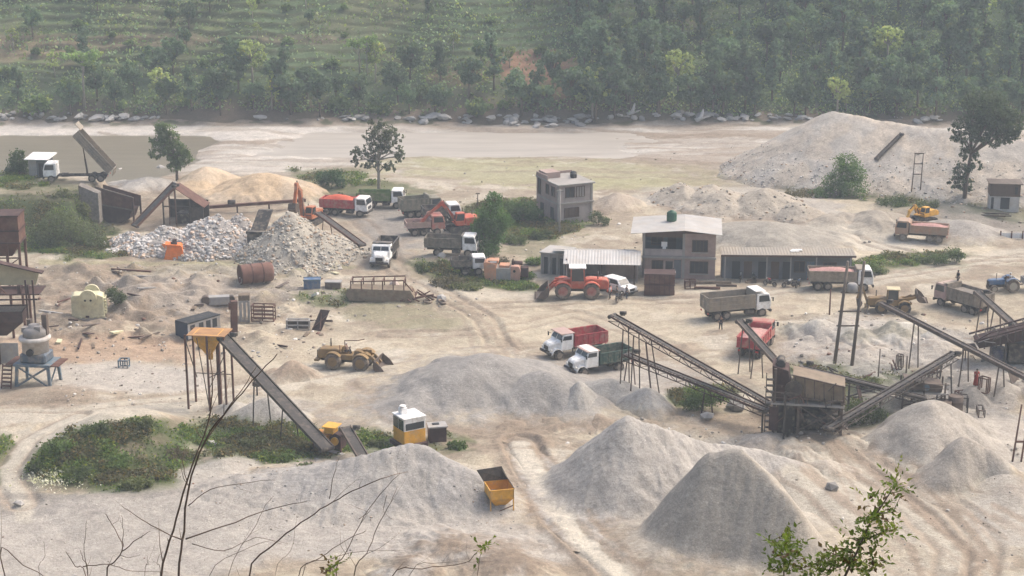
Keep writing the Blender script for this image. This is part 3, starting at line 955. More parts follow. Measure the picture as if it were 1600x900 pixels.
heap('huge pale heap of river stones at the right edge with trees before it', ridge([(1298, 303, 152, 174), (1390, 310, 150, 191), (1475, 316, 138, 204), (1570, 328, 150, 218), (1690, 335, 160, 214)], 34), (0.37, 0.335, 0.29), 0.16, seed=14, round_=0.12, stones=(2600, 0.08, 0.22, (0.46, 0.43, 0.385)), col2=(0.40, 0.345, 0.28), cat='stone heap', name='stone_heap', gullies=0.25, low=True, lobes=0.22)
heap('smooth grey sand heap rising behind the long low workshop', [(1200, 402, 104, 347), (1255, 402, 80, 364)], (0.285, 0.258, 0.215), 0.1, seed=15, round_=0.4)
heap('small smooth grey heap beside the dusty orange dump truck', [(1508, 380, 62, 344)], (0.30, 0.272, 0.235), 0.08, seed=16, round_=0.35)
heap('long ridge of rubble and silt behind the big house roof', [(1062, 325, 52, 286), (1130, 338, 60, 296), (1195, 342, 62, 294), (1245, 348, 46, 316), (1110, 330, 60, 290)], (0.345, 0.30, 0.24), 0.3, seed=17, stones=(260, 0.1, 0.28, (0.37, 0.335, 0.28)), cat='rubble heap', name='rubble_heap', lobes=0.6)
heap('small beige heap to the right of the unfinished house', [(965, 335, 45, 302)], (0.34, 0.285, 0.225), 0.2, seed=18, round_=0.4)
heap('small brown earth heap behind the yellow wheel loader', [(457, 600, 38, 563), (430, 598, 26, 574)], tuple(C_BROWN * 1.25), 0.12, seed=19, round_=0.4, cat='earth heap', name='earth_heap')
heap('pointed grey heap below the inclined conveyor of the yellow hopper tower', [(418, 668, 48, 622), (365, 655, 34, 628), (460, 668, 34, 640)], LG, 0.1, seed=20, round_=0.3)
heap('low flat heaps of pale silt under the tall pole frame', [(1275, 548, 60, 500), (1335, 562, 72, 512), (1405, 558, 74, 503), (1460, 562, 58, 517)], (0.42, 0.39, 0.335), 0.42, seed=21, round_=0.4, cat='silt heap', name='silt_heap', col2=(0.26, 0.24, 0.19))
heap('grey gravel heap beneath the right hand conveyor at the edge of the photo', [(1566, 640, 48, 594), (1520, 640, 34, 604), (1610, 640, 40, 600)], (0.28, 0.25, 0.21), 0.15, seed=22, round_=0.3)
heap('dirty sand ridges piled between the crusher pit and the vehicle tracks', [(1240, 735, 60, 690), (1195, 720, 55, 676), (1290, 760, 50, 722)], (0.36, 0.315, 0.26), 0.3, seed=23, round_=0.5, cat='sand heap', name='sand_heap')
heap('low grey heaps beyond the dusty orange truck', [(1370, 365, 60, 330), (1310, 360, 50, 332)], (0.30, 0.262, 0.21), 0.3, seed=24, round_=0.5)


def surf(x, y):
    """top of ground or heap at a place"""
    z = hz(x, y)
    for cs, seed, ro, rd, gu, lo, (x0, x1, y0, y1) in HEAPS:
        if x0 < x < x1 and y0 < y < y1:
            z = max(z, float(heap_height(cs, np.array([x]), np.array([y]), seed, ro, rd, gu, lo)[0]))
    return z


def surfv(X, Y):
    Z = terrain(X, Y)
    for cs, seed, ro, rd, gu, lo, (x0, x1, y0, y1) in HEAPS:
        m = (X > x0) & (X < x1) & (Y > y0) & (Y < y1)
        if m.any():
            Z[m] = np.maximum(Z[m], heap_height(cs, X[m], Y[m], seed, ro, rd, gu, lo))
    return Z
# ------------------------------------------------------------------ vehicles (local +X is forward)
_wcache = {}


def wheel(parent, x, y, r, w, tyre=None, rim=None, side=1):
    tyre = tyre or M_TYRE; rim = rim or M_RIM
    key = (round(r, 3), round(w, 3), tyre.name, rim.name)
    if key not in _wcache:
        mb = MB()
        n = 22
        prof = [(r * 0.60, -w / 2), (r * 0.90, -w / 2), (r, -w * 0.36), (r, w * 0.36), (r * 0.90, w / 2), (r * 0.60, w / 2)]
        rings = [[(q * math.cos(2 * PI * k / n), t, q * math.sin(2 * PI * k / n)) for k in range(n)] for q, t in prof]
        mb.loft(rings, False, False)
        for k in range(0, n, 1):                      # tread lugs
            a = 2 * PI * k / n
            c, s = math.cos(a), math.sin(a)
            if k % 2 == 0:
                mb.box(r * 0.97, r * 1.03, -w * 0.38, w * 0.38, -r * 0.06, r * 0.06, M=Matrix.Rotation(-a, 4, 'Y'))
        me = mb.build('tyre', tyre)
        m2 = MB()
        rings = [[(q * math.cos(2 * PI * k / 16), t, q * math.sin(2 * PI * k / 16)) for k in range(16)]
                 for q, t in [(r * 0.62, -w * 0.42), (r * 0.55, -w * 0.30), (r * 0.26, -w * 0.30), (r * 0.22, -w * 0.46), (r * 0.22, w * 0.46), (r * 0.26, w * 0.30), (r * 0.55, w * 0.30), (r * 0.62, w * 0.42)]]
        m2.loft(rings, False, True)
        ri = m2.build('rim', rim)
        _wcache[key] = (me.data, ri.data)
        bpy.data.objects.remove(me); bpy.data.objects.remove(ri)
    td, rd = _wcache[key]
    wo = bpy.data.objects.new('wheel', None); COL.objects.link(wo)
    wo.parent = parent; wo.location = (x, y, r)
    t = bpy.data.objects.new('tyre', td); COL.objects.link(t); t.parent = wo
    q = bpy.data.objects.new('rim', rd); COL.objects.link(q); q.parent = wo
    return wo


def cab_flat(t, x0, x1, w, z0, z1, m, trim, open_roof=False):
    """cab-over lorry cab between x0 (rear) and x1 (front)"""
    h = w / 2
    mb = MB()
    zm = z0 + (z1 - z0) * 0.50
    prof = [(x0, z0), (x1 - 0.02, z0), (x1, zm), (x1 - 0.22, z1 - 0.10), (x1 - 0.35, z1), (x0 + 0.08, z1), (x0, z1 - 0.08)]
    mb.prism(prof, -h, h)
    body = mb.build('cab', m, t, bevel=0.05)
    g = MB()                                       # windscreen leans with the front
    e = 0.012
    g.add([(x1 + e, -h * 0.88, zm + 0.04), (x1 + e, h * 0.88, zm + 0.04), (x1 - 0.20 + e, h * 0.86, z1 - 0.16), (x1 - 0.20 + e, -h * 0.86, z1 - 0.16),
           (x1 - 0.05, -h * 0.88, zm + 0.04), (x1 - 0.05, h * 0.88, zm + 0.04), (x1 - 0.26, h * 0.86, z1 - 0.16), (x1 - 0.26, -h * 0.86, z1 - 0.16)],
          [(0, 1, 2, 3), (7, 6, 5, 4), (0, 4, 5, 1), (1, 5, 6, 2), (2, 6, 7, 3), (3, 7, 4, 0)])
    g.build('windscreen', M_GLASS, body)
    for s in (-1, 1):
        d = MB()
        y0, y1 = sorted((s * (h - 0.03), s * (h + 0.012)))
        d.prism([(x0 + 0.28, zm), (x1 - 0.16, zm), (x1 - 0.34, z1 - 0.2), (x0 + 0.28, z1 - 0.2)], y0, y1)
        d.build('side_window', M_GLASS, body)
        k = MB()
        k.bar((x1 - 0.05, s * h, z1 - 0.5), (x1 + 0.12, s * (h + 0.22), z1 - 0.5), 0.04)
        k.box(x1 + 0.06, x1 + 0.13, s * (h + 0.22) - 0.1, s * (h + 0.22) + 0.1, z1 - 0.85, z1 - 0.42)
        k.build('mirror', M_BLACK, body)
        hl = MB().box(x1 - 0.04, x1 + 0.03, s * h * 0.78 - 0.14, s * h * 0.78 + 0.14, z0 + 0.22, z0 + 0.42)
        hl.build('headlight', M_LAMP, body)
    gr = MB().box(x1 - 0.05, x1 + 0.018, -h * 0.55, h * 0.55, z0 + 0.2, z0 + 0.6)
    for i in range(4):
        gr.box(x1 - 0.02, x1 + 0.03, -h * 0.55, h * 0.55, z0 + 0.24 + i * 0.09, z0 + 0.27 + i * 0.09)
    gr.build('grille', M_BLACK, body)
    b = MB().box(x1 - 0.1, x1 + 0.1, -h - 0.02, h + 0.02, z0 - 0.32, z0 - 0.02)
    b.build('bumper', trim, t, bevel=0.03)
    return body


def cab_bonnet(t, x0, x1, w, z0, z1, m, trim):
    """old bonneted lorry: rounded cab with a sloping nose"""
    h = w / 2
    xb = x1 - 1.25                                   # bonnet start
    zb = z0 + 0.98
    mb = MB()
    prof = [(x0, z0), (xb + 0.15, z0), (xb + 0.12, zb), (xb - 0.20, z1 - 0.13), (xb - 0.34, z1), (x0 + 0.1, z1), (x0, z1 - 0.1)]
    mb.prism(prof, -h, h)
    body = mb.build('cab', m, t, bevel=0.07)
    bo = MB()
    bw0, bw1 = h * 0.80, h * 0.62
    bo.loft([[(xb, -bw0, z0), (xb, bw0, z0), (xb, bw0, zb - 0.06), (xb, bw0 * 0.7, zb + 0.02), (xb, -bw0 * 0.7, zb + 0.02), (xb, -bw0, zb - 0.06)],
             [(x1 - 0.25, -bw1, z0), (x1 - 0.25, bw1, z0), (x1 - 0.25, bw1, zb - 0.32), (x1 - 0.25, bw1 * 0.7, zb - 0.20), (x1 - 0.25, -bw1 * 0.7, zb - 0.20), (x1 - 0.25, -bw1, zb - 0.32)],
             [(x1, -bw1 * 0.94, z0), (x1, bw1 * 0.94, z0), (x1, bw1 * 0.94, zb - 0.5), (x1 - 0.04, bw1 * 0.62, zb - 0.36), (x1 - 0.04, -bw1 * 0.62, zb - 0.36), (x1, -bw1 * 0.94, zb - 0.5)]])
    bonnet = bo.build('bonnet', m, t, bevel=0.05)
    gr = MB().box(x1 - 0.04, x1 + 0.015, -bw1 * 0.62, bw1 * 0.62, z0 + 0.06, zb - 0.54)
    for i in range(5):
        y = -bw1 * 0.55 + i * bw1 * 0.275
        gr.box(x1 - 0.02, x1 + 0.03, y - 0.015, y + 0.015, z0 + 0.06, zb - 0.54)
    gr.build('grille', M_BLACK, bonnet)
    e = 0.014
    g = MB()
    pz0, pz1 = zb + 0.08, z1 - 0.2

    def fx(z):
        return xb + 0.12 - 0.32 * (z - zb) / (z1 - 0.13 - zb)
    g.add([(fx(pz0) + e, -h * 0.85, pz0), (fx(pz0) + e, h * 0.85, pz0), (fx(pz1) + e, h * 0.80, pz1), (fx(pz1) + e, -h * 0.80, pz1),
           (fx(pz0) - 0.05, -h * 0.85, pz0), (fx(pz0) - 0.05, h * 0.85, pz0), (fx(pz1) - 0.05, h * 0.80, pz1), (fx(pz1) - 0.05, -h * 0.80, pz1)],
          [(0, 1, 2, 3), (7, 6, 5, 4), (0, 4, 5, 1), (1, 5, 6, 2), (2, 6, 7, 3), (3, 7, 4, 0)])
    g.build('windscreen', M_GLASS, body)
    MB().bar((fx(pz0) + 0.03, 0, pz0), (fx(pz1) + 0.03, 0, pz1), 0.05).build('windscreen_pillar', m, body)
    for s in (-1, 1):
        d = MB()
        y0, y1 = sorted((s * (h - 0.03), s * (h + 0.012)))
        d.prism([(x0 + 0.22, zb + 0.08), (xb - 0.02, zb + 0.08), (xb - 0.22, z1 - 0.22), (x0 + 0.22, z1 - 0.22)], y0, y1)
        d.build('side_window', M_GLASS, body)
        # wing over the front wheel
        f = MB()
        y0, y1 = sorted((s * bw1 * 0.7, s * (h + 0.02)))
        cx = x1 - 0.72
        arc = [(cx + 0.66 * math.cos(a), z0 - 0.42 + 0.72 * math.sin(a)) for a in np.linspace(R(8), R(172), 9)]
        arc2 = [(cx + 0.60 * math.cos(a), z0 - 0.42 + 0.64 * math.sin(a)) for a in np.linspace(R(172), R(8), 9)]
        f.prism(arc + arc2, y0, y1)
        f.build('wing', m, bonnet)
        hl = MB().tube((x1 - 0.16, s * (h - 0.22), z0 + 0.16), (x1 - 0.02, s * (h - 0.22), z0 + 0.16), 0.12, n=10)
        hl.build('headlight', M_LAMP, bonnet)
        k = MB()
        k.bar((xb, s * h, z1 - 0.4), (xb + 0.25, s * (h + 0.25), z1 - 0.35), 0.035)
        k.box(xb + 0.2, xb + 0.27, s * (h + 0.25) - 0.09, s * (h + 0.25) + 0.09, z1 - 0.68, z1 - 0.28)
        k.build('mirror', M_BLACK, body)
    b = MB().box(x1 - 0.02, x1 + 0.14, -h, h, z0 - 0.34, z0 - 0.08)
    b.build('bumper', trim, t, bevel=0.03)
    return body


def dump_bed(t, x0, x1, w, z0, z1, m, ribs=7, horiz=False, tip=0.0, guard=0.0, guard_mat=None, load=None, tail=True, flare=0.0, rust=None, tail_angle=0.0):
    """open steel tipper body; its own origin is the rear hinge"""
    h = w / 2
    L = x1 - x0
    hh = z1 - z0
    mb = MB()
    th = 0.07
    mb.box(0, L, -h, h, -0.04, 0.06)
    for s in (-1, 1):
        y0, y1 = sorted((s * h, s * (h - th)))
        mb.prism([(0, 0.06), (L, 0.06), (L, hh), (0, hh)], y0, y1)
        y0, y1 = sorted((s * (h + 0.002), s * (h + 0.07)))
        mb.box(0, L, y0, y1, hh - 0.10, hh + 0.02)
        mb.box(0, L, y0, y1, -0.03, 0.07)
        for i in range(ribs):
            x = L * (i + 0.5) / ribs
            mb.box(x - 0.045, x + 0.045, y0, y1 - 0.004, 0.072, hh - 0.102)
        if horiz:
            for z in (hh * 0.36, hh * 0.66):
                mb.box(0.03, L - 0.03, y0, y1 - 0.02, z - 0.04, z + 0.04)
    mb.box(L - th, L, -h + th + 0.002, h - th - 0.002, 0.062, hh + 0.25)
    for y in (-h * 0.5, 0, h * 0.5):
        mb.box(L + 0.002, L + 0.06, y - 0.05, y + 0.05, 0, hh + 0.2)
    for s in (-1, 1):                                 # subframe
        mb.box(0.1, L - 0.1, s * 0.4 - 0.06, s * 0.4 + 0.06, -0.18, -0.042)
    bed = mb.build('tipper_bed', m, t)
    bed.location = (x0, 0, z0)
    bed.rotation_euler = (0, -tip, 0)
    if tail:
        q = MB()
        q.box(-0.06, 0, -h + 0.01, h - 0.01, -hh + 0.06, -0.02)
        for y in (-h * 0.6, 0, h * 0.6):
            q.box(-0.11, -0.062, y - 0.05, y + 0.05, -hh + 0.08, -0.04)
        q.box(-0.11, -0.062, -h + 0.03, h - 0.03, -hh * 0.55, -hh * 0.45)
        tg = q.build('tailgate', m, bed)
        tg.location = (0, 0, hh)
        tg.rotation_euler = (0, tail_angle, 0)
    if guard:
        q = MB().box(L - 0.02, L + guard, -h * 0.96, h * 0.96, hh + 0.252, hh + 0.31)
        q.box(L + guard - 0.06, L + guard, -h * 0.96, h * 0.96, hh + 0.20, hh + 0.25)
        q.build('cab_guard', guard_mat or m, bed)
    if load:
        lm, lh = load
        nx, ny = 18, 9
        vs = []
        rn = random.Random(int(x1 * 100) + ribs)
        for i in range(nx + 1):
            for j in range(ny + 1):
                u, v = i / nx, j / ny
                z = hh * 0.72 + lh * (math.sin(PI * u) ** 0.7) * (math.sin(PI * v) ** 0.8) + rn.uniform(-0.03, 0.06)
                vs.append((0.04 + (L - 0.14) * u, -h + th + 0.01 + (w - 2 * th - 0.02) * v, z))
        fs = [(i * (ny + 1) + j, (i + 1) * (ny + 1) + j, (i + 1) * (ny + 1) + j + 1, i * (ny + 1) + j + 1) for i in range(nx) for j in range(ny)]
        q = MB(); q.add(vs, fs, True)
        q.build('load', lm, bed)
    return bed


def dump_truck(label, pos, head, cab='flat', cabm=None, bedm=None, L=7.2, W=2.4, bed_h=1.15, ribs=7, horiz=False, tip=0, guard=1.0, load=None,
               tandem=True, tyre=None, trim=None, guard_mat=None, tail_angle=0.0, hz_=2.65, cat='dump truck', sc=1.0):
    t = thing('dump_truck', label, cat, pos, R(head), 'dump trucks working in the quarry')
    t.scale = (sc, sc, sc)
    cabm = cabm or M_WHITE; trim = trim or M_CHASSIS
    f = L / 2
    ch = MB()
    for s in (-1, 1):
        ch.box(-f + 0.2, f - 0.35, s * 0.42 - 0.05, s * 0.42 + 0.05, 0.72, 0.96)
    for x in np.linspace(-f + 0.4, f - 0.9, 6):
        ch.box(x - 0.05, x + 0.05, -0.37, 0.37, 0.76, 0.92)
    ch.build('chassis', M_CHASSIS, t)
    r = 0.52
    xf = f - (0.95 if cab == 'bonnet' else 1.05)
    rear = [-f + 1.0, -f + 2.15] if tandem else [-f + 1.55]
    for x in [xf] + rear:
        MB().tube((x, -W / 2 + 0.2, r), (x, W / 2 - 0.2, r), 0.09).build('axle', M_CHASSIS, t)
    for s in (-1, 1):
        wheel(t, xf, s * (W / 2 - 0.17), r, 0.30, tyre)
        for x in rear:
            wheel(t, x, s * (W / 2 - 0.30), r, 0.55, tyre)
    tk = MB().box(xf - 2.0, xf - 0.95, -W / 2 + 0.06, -W / 2 + 0.6, 0.45, 0.95)
    tk.build('fuel_tank', M_CHASSIS, t, bevel=0.06)
    if cab == 'bonnet':
        cx0 = f - 2.55
        cab_bonnet(t, cx0, f, W * 0.96, 0.95, hz_, cabm, trim)
    else:
        cx0 = f - 1.75
        cab_flat(t, cx0, f, W * 0.97, 0.86, hz_, cabm, trim)
    dump_bed(t, -f, cx0 - 0.14, W, 1.18, 1.18 + bed_h, bedm or cabm, ribs, horiz, tip, guard, guard_mat, load, tail_angle=tail_angle)
    for s in (-1, 1):
        MB().box(-f - 0.03, -f + 0.03, s * 0.9 - 0.15, s * 0.9 + 0.15, 0.78, 0.95).build('tail_lamp', M_TAIL, t)
    if tip:
        ra = MB()
        p0 = Vector((-f + 2.9, 0, 0.95))
        p1 = Vector((-f + math.cos(tip) * (L * 0.60), 0, 1.15 + math.sin(tip) * (L * 0.60)))
        pm = p0.lerp(p1, 0.5)
        ra.tube(p0, pm, 0.13); ra.tube(pm, p1, 0.085)
        ra.build('hydraulic_ram', M_STEEL, t)
    return t


def excavator(label, pos, head, col, house=0.0, boom=None, arm_col=None, tracks=True, second=None, sc=1.0, cabglass=True, group='excavators on the site'):
    """tracked digger; boom is a list of three (x, z) joints: boom tip, stick tip ... in house space"""
    t = thing('excavator', label, 'excavator', pos, R(head), group)
    t.scale = (sc,) * 3
    if tracks:
        for s in (-1, 1):
            mb = MB()
            prof = []
            for a in np.linspace(-PI / 2, PI / 2, 7):
                prof.append((1.6 + 0.40 * math.cos(a), 0.42 + 0.42 * math.sin(a)))
            for a in np.linspace(PI / 2, 3 * PI / 2, 7):
                prof.append((-1.6 + 0.40 * math.cos(a), 0.42 + 0.42 * math.sin(a)))
            y0, y1 = sorted((s * 0.85, s * 1.4))
            mb.prism(prof, y0, y1)
            for x in np.arange(-1.6, 1.61, 0.2):
                mb.box(x - 0.04, x + 0.04, y0 - 0.01, y1 + 0.01, 0.842, 0.88)
                mb.box(x - 0.04, x + 0.04, y0 - 0.01, y1 + 0.01, -0.04, -0.002)
            mb.build('track', M_CHASSIS, t)
        MB().box(-1.2, 1.2, -0.84, 0.84, 0.35, 0.85).lathe([(0.75, 0.852), (0.75, 1.05)], 18).build('undercarriage', M_CHASSIS, t)
    c, s_ = math.cos(house), math.sin(house)
    Mh = Matrix.Rotation(house, 4, 'Z')
    hp = bpy.data.objects.new('house', None); COL.objects.link(hp)
    hp.parent = t; hp.rotation_euler = (0, 0, house)
    MB().prism([(-2.1, 1.06), (1.1, 1.06), (1.1, 1.25), (-0.2, 1.25), (-0.2, 2.05), (-1.3, 2.15), (-2.15, 1.95), (-2.35, 1.5)], -1.25, 1.25).build('engine_cover', col, hp, bevel=0.06)
    MB().prism([(-2.36, 1.08), (-1.7, 1.08), (-1.7, 1.8), (-2.3, 1.8), (-2.55, 1.45)], -1.27, 1.27).build('counterweight', second or col, hp, bevel=0.05)
    cabm = MB()
    cabm.prism([(-0.15, 1.26), (1.12, 1.26), (1.25, 1.7), (0.95, 2.75), (-0.15, 2.75)], 0.25, 1.24)
    cb = cabm.build('cab', col, hp, bevel=0.05)
    MB().prism([(0.0, 1.75), (1.12, 1.75), (0.88, 2.62), (0.0, 2.62)], 1.22, 1.255).build('side_window', M_GLASS, cb)
    MB().prism([(0.0, 1.75), (1.12, 1.75), (0.88, 2.62), (0.0, 2.62)], 0.232, 0.27).build('side_window', M_GLASS, cb)
    MB().hexa([(1.22, 0.32, 1.6), (1.27, 0.32, 1.6), (1.27, 1.17, 1.6), (1.22, 1.17, 1.6), (0.95, 0.32, 2.6), (1.01, 0.32, 2.6), (1.01, 1.17, 2.6), (0.95, 1.17, 2.6)]).build('windscreen', M_GLASS, cb)
    MB().tube((-1.5, -0.6, 2.1), (-1.5, -0.6, 2.6), 0.07).build('exhaust', M_CHASSIS, hp)
    if boom:
        (bx, bz), (ex, ez), (tx, tz) = boom
        ac = arm_col or col
        root = Vector((0.75, -0.3, 1.5))
        B = Vector((bx, -0.3, bz)); E = Vector((ex, -0.3, ez)); T = Vector((tx, -0.3, tz))
        mid = B
        mb = MB()
        mb.bar(root, mid, 0.42, 0.55, (0, 1, 0)); mb.bar(mid, E, 0.40, 0.42, (0, 1, 0))
        mb.tube(mid - Vector((0, 0.26, 0)), mid + Vector((0, 0.26, 0)), 0.3, n=10)
        mb.build('boom', ac, hp)
        MB().bar(E, T, 0.34, 0.40, (0, 1, 0)).tube(E - Vector((0, .22, 0)), E + Vector((0, .22, 0)), 0.26, n=10).build('stick', ac, hp)
        MB().tube(root + Vector((0.5, 0.32, 0)), mid.lerp(root, 0.25) + Vector((0, 0.32, 0)), 0.08).tube(root + Vector((0.5, -0.32, 0)), mid.lerp(root, 0.25) - Vector((0, 0.32, 0)), 0.08).tube(mid + Vector((0, 0, .45)), E.lerp(T, -0.12) + Vector((0, 0, 0.15)), 0.08).build('hydraulic_rams', M_STEEL, hp)
        d = (T - E).normalized()
        n = Vector((d.z, 0, -d.x))
        pr = [T + d * 0.0 + n * 0.1, T + d * 0.9 + n * 0.45, T + d * 1.25 - n * 0.2, T + d * 0.9 - n * 0.75, T + d * 0.2 - n * 0.8, T - n * 0.25]
        bk = MB()
        poly = [(p.x, p.z) for p in pr]
        bk.prism(poly, -0.85, -0.79); bk.prism(poly, 0.19, 0.25)
        for i in (0, 1, 2, 3):
            a, b = pr[i], pr[i + 1]
            bk.bar((a.x, -0.3, a.z), (b.x, -0.3, b.z), 1.04, 0.06, (n.x, 0, n.z) if i else (d.x, 0, d.z))
        for y in np.linspace(-0.75, 0.15, 5):
            a = pr[3]
            bk.bar((a.x, y, a.z), (a.x - n.x * 0.25 + d.x * 0.02, y, a.z - n.z * 0.25), 0.09)
        bk.build('bucket', M_STEEL, hp)
    return t


def wheel_loader(label, pos, head, col, tyre=None, rim=None, cab=True, cab_col=None, bucket_z=0.25, sc=1.0, roof=None, engine=None, group='wheel loaders on the site', cat='wheel loader'):
    t = thing('wheel_loader', label, cat, pos, R(head), group)
    t.scale = (sc,) * 3
    r = 0.82
    for x in (1.35, -1.55):
        for s in (-1, 1):
            wheel(t, x, s * 1.0, r, 0.58, tyre, rim)
    ax = MB()
    for x in (1.35, -1.55):
        ax.tube((x, -0.8, r), (x, 0.8, r), 0.2)
    ax.box(-3.0, 2.0, -0.45, 0.45, 0.65, 1.05)
    ax.build('frame', M_CHASSIS, t)
    MB().prism([(-3.3, 0.9), (-0.9, 0.9), (-0.9, 1.9), (-1.4, 2.0), (-3.1, 1.9), (-3.35, 1.6)], -0.62, 0.62).build('engine_cover', engine or col, t, bevel=0.08)
    gm = MB().box(-3.40, -3.30, -0.5, 0.5, 1.0, 1.7)
    for z in np.arange(1.05, 1.7, 0.12):
        gm.box(-3.43, -3.401, -0.48, 0.48, z, z + 0.05)
    gm.build('radiator_grille', M_CHASSIS, t)
    MB().box(-3.62, -3.1, -0.85, 0.85, 0.62, 0.88).build('counterweight', col, t, bevel=0.05)
    for x, in ((1.35,), (-1.55,)):
        for s in (-1, 1):
            y0, y1 = sorted((s * 0.72, s * 1.32))
            arc = [(x + 0.98 * math.cos(a), r + 0.98 * math.sin(a)) for a in np.linspace(R(35), R(150), 8)]
            arc2 = [(x + 0.91 * math.cos(a), r + 0.91 * math.sin(a)) for a in np.linspace(R(150), R(35), 8)]
            MB().prism(arc + arc2, y0, y1).build('mudguard', col, t)
    MB().prism([(0.3, 0.9), (1.9, 0.9), (2.0, 1.4), (1.2, 1.9), (0.5, 1.9)], -0.42, 0.42).build('front_frame', col, t, bevel=0.05)
    if cab:
        cm = MB()
        for x, y in ((-0.85, -0.7), (-0.85, 0.7), (0.55, -0.7), (0.55, 0.7)):
            cm.bar((x, y, 1.3), (x * 0.9, y * 0.95, 3.05), 0.10)
        cm.box(-0.9, 0.6, -0.75, 0.75, 1.0, 1.75)
        cb = cm.build('cab', col, t)
        MB().box(-0.78, 0.52, -0.68, 0.68, 1.752, 3.0).build('cab_glass', M_GLASS, cb)
        MB().box(-1.0, 0.75, -0.82, 0.82, 3.06, 3.2).build('cab_roof', roof or col, cb, bevel=0.05)
    else:
        cm = MB().box(-0.9, 0.4, -0.7, 0.7, 0.95, 1.45)
        cm.box(-0.75, -0.25, -0.28, 0.28, 1.45, 1.62).box(-0.82, -0.70, -0.28, 0.28, 1.6, 2.15)
        cb = cm.build('operator_platform', engine or col, t)
        MB().tube((0.1, 0, 1.45), (-0.1, 0, 2.05), 0.035).path([(-0.1 + 0.05 * math.sin(a), 0.2 * math.cos(a), 2.05 + 0.19 * math.sin(a)) for a in np.linspace(0, 2 * PI, 13)], 0.02, 6, False).build('steering_wheel', M_BLACK, cb)
        rl = MB()
        rl.path([(-0.9, 0.72, 1.4), (-0.9, 0.72, 2.5), (0.5, 0.72, 2.62), (1.2, 0.72, 2.8)], 0.045, 6)
        rl.path([(-0.9, -0.72, 1.4), (-0.9, -0.72, 2.45)], 0.045, 6)
        rl.build('bent_rail', M_RUST, cb)
    MB().tube((-2.2, 0.35, 1.9), (-2.2, 0.35, 2.75), 0.07).build('exhaust', M_CHASSIS, t)
    am = MB()
    for s in (-1, 1):
        am.bar((1.0, s * 0.5, 1.75), (2.3, s * 0.5, 1.25 + bucket_z * 0.4), 0.18, 0.34)
        am.bar((2.3, s * 0.5, 1.25 + bucket_z * 0.4), (2.95, s * 0.5, 0.35 + bucket_z), 0.18, 0.30)
    am.bar((1.1, 0, 1.85), (2.2, 0, 1.8 + bucket_z * 0.3), 0.14, 0.2)
    am.tube((2.2, -0.5, 1.3), (2.2, 0.5, 1.3), 0.1)
    am.build('lift_arms', col, t)
    z = bucket_z
    pr = [(2.85, z + 1.05), (2.75, z + 0.55), (2.85, z + 0.12), (3.15, z - 0.12), (4.05, z - 0.18)]
    bk = MB()
    poly = pr + [(3.6, z + 0.45)]
    for s in (-1, 1):
        y0, y1 = sorted((s * 1.38, s * 1.44))
        bk.prism(poly, y0, y1)
    for i in range(4):
        (xa, za), (xb, zb) = pr[i], pr[i + 1]
        bk.bar((xa, 0, za), (xb, 0, zb), 2.84, 0.07, (0, 0, 1) if abs(xb - xa) > 0.2 else (1, 0, 0))
    for y in np.linspace(-1.3, 1.3, 8):
        bk.box(4.0, 4.25, y - 0.06, y + 0.06, z - 0.21, z - 0.14)
    bk.build('bucket', M_STEEL, t)
    return t


# paints
P_RED = paint('faded_red_paint', (0.36, 0.045, 0.05), 0.3)
P_REDDUSTY = paint('dusty_red_paint', (0.36, 0.10, 0.08), 0.4)
P_ORANGE = paint('orange_paint', (0.42, 0.12, 0.04), 0.3)
P_REDORANGE = paint('red_orange_paint', (0.44, 0.085, 0.045), 0.25)
P_BRIGHTORANGE = paint('bright_orange_paint', (0.68, 0.17, 0.03), 0.15)
P_GREEN = paint('dark_green_paint', (0.045, 0.085, 0.065), 0.3)
P_LGREEN = paint('grass_green_paint', (0.10, 0.16, 0.04), 0.3)
P_KHAKI = paint('khaki_paint', (0.16, 0.155, 0.115), 0.4)
P_GREYBED = paint('dusty_grey_bed', (0.20, 0.18, 0.15), 0.5)
P_BROWNBED = paint('dusty_brown_bed', (0.17, 0.14, 0.11), 0.5)
P_DARKBED = paint('dark_grey_bed', (0.075, 0.07, 0.066), 0.35)
P_YELLOW = paint('worn_yellow_paint', (0.25, 0.155, 0.055), 0.4, dc=(0.17, 0.12, 0.075))
P_YEL = paint('yellow_paint', (0.62, 0.32, 0.04), 0.2)
P_CREAM = paint('cream_paint', (0.56, 0.52, 0.34), 0.15)
P_BLUE = paint('blue_paint', (0.06, 0.12, 0.22), 0.3)
P_BLUEGREY = paint('blue_grey_paint', (0.10, 0.15, 0.19), 0.3)
P_DUSTYORANGE = paint('dusty_orange_paint', (0.36, 0.21, 0.14), 0.5)
P_GREYPANEL = paint('grey_panel', (0.30, 0.29, 0.28), 0.3)
P_PALEORANGE = paint('pale_orange_paint', (0.50, 0.24, 0.14), 0.3)
P_PINKROOF = paint('dusty_pink_paint', (0.42, 0.28, 0.25), 0.4)
LOADM = mat('gravel_load', (0.22, 0.19, 0.16), 0.3, 5, 0.95, bump=0.8)
LOADRED = mat('red_dust_load', (0.42, 0.24, 0.21), 0.25, 5, 0.95, bump=0.6)
LOADDARK = mat('dark_load', (0.10, 0.08, 0.07), 0.3, 5, 0.95, bump=0.8)


def at(px, py):
    g = G(px, py)
    return (g.x, g.y, g.z)


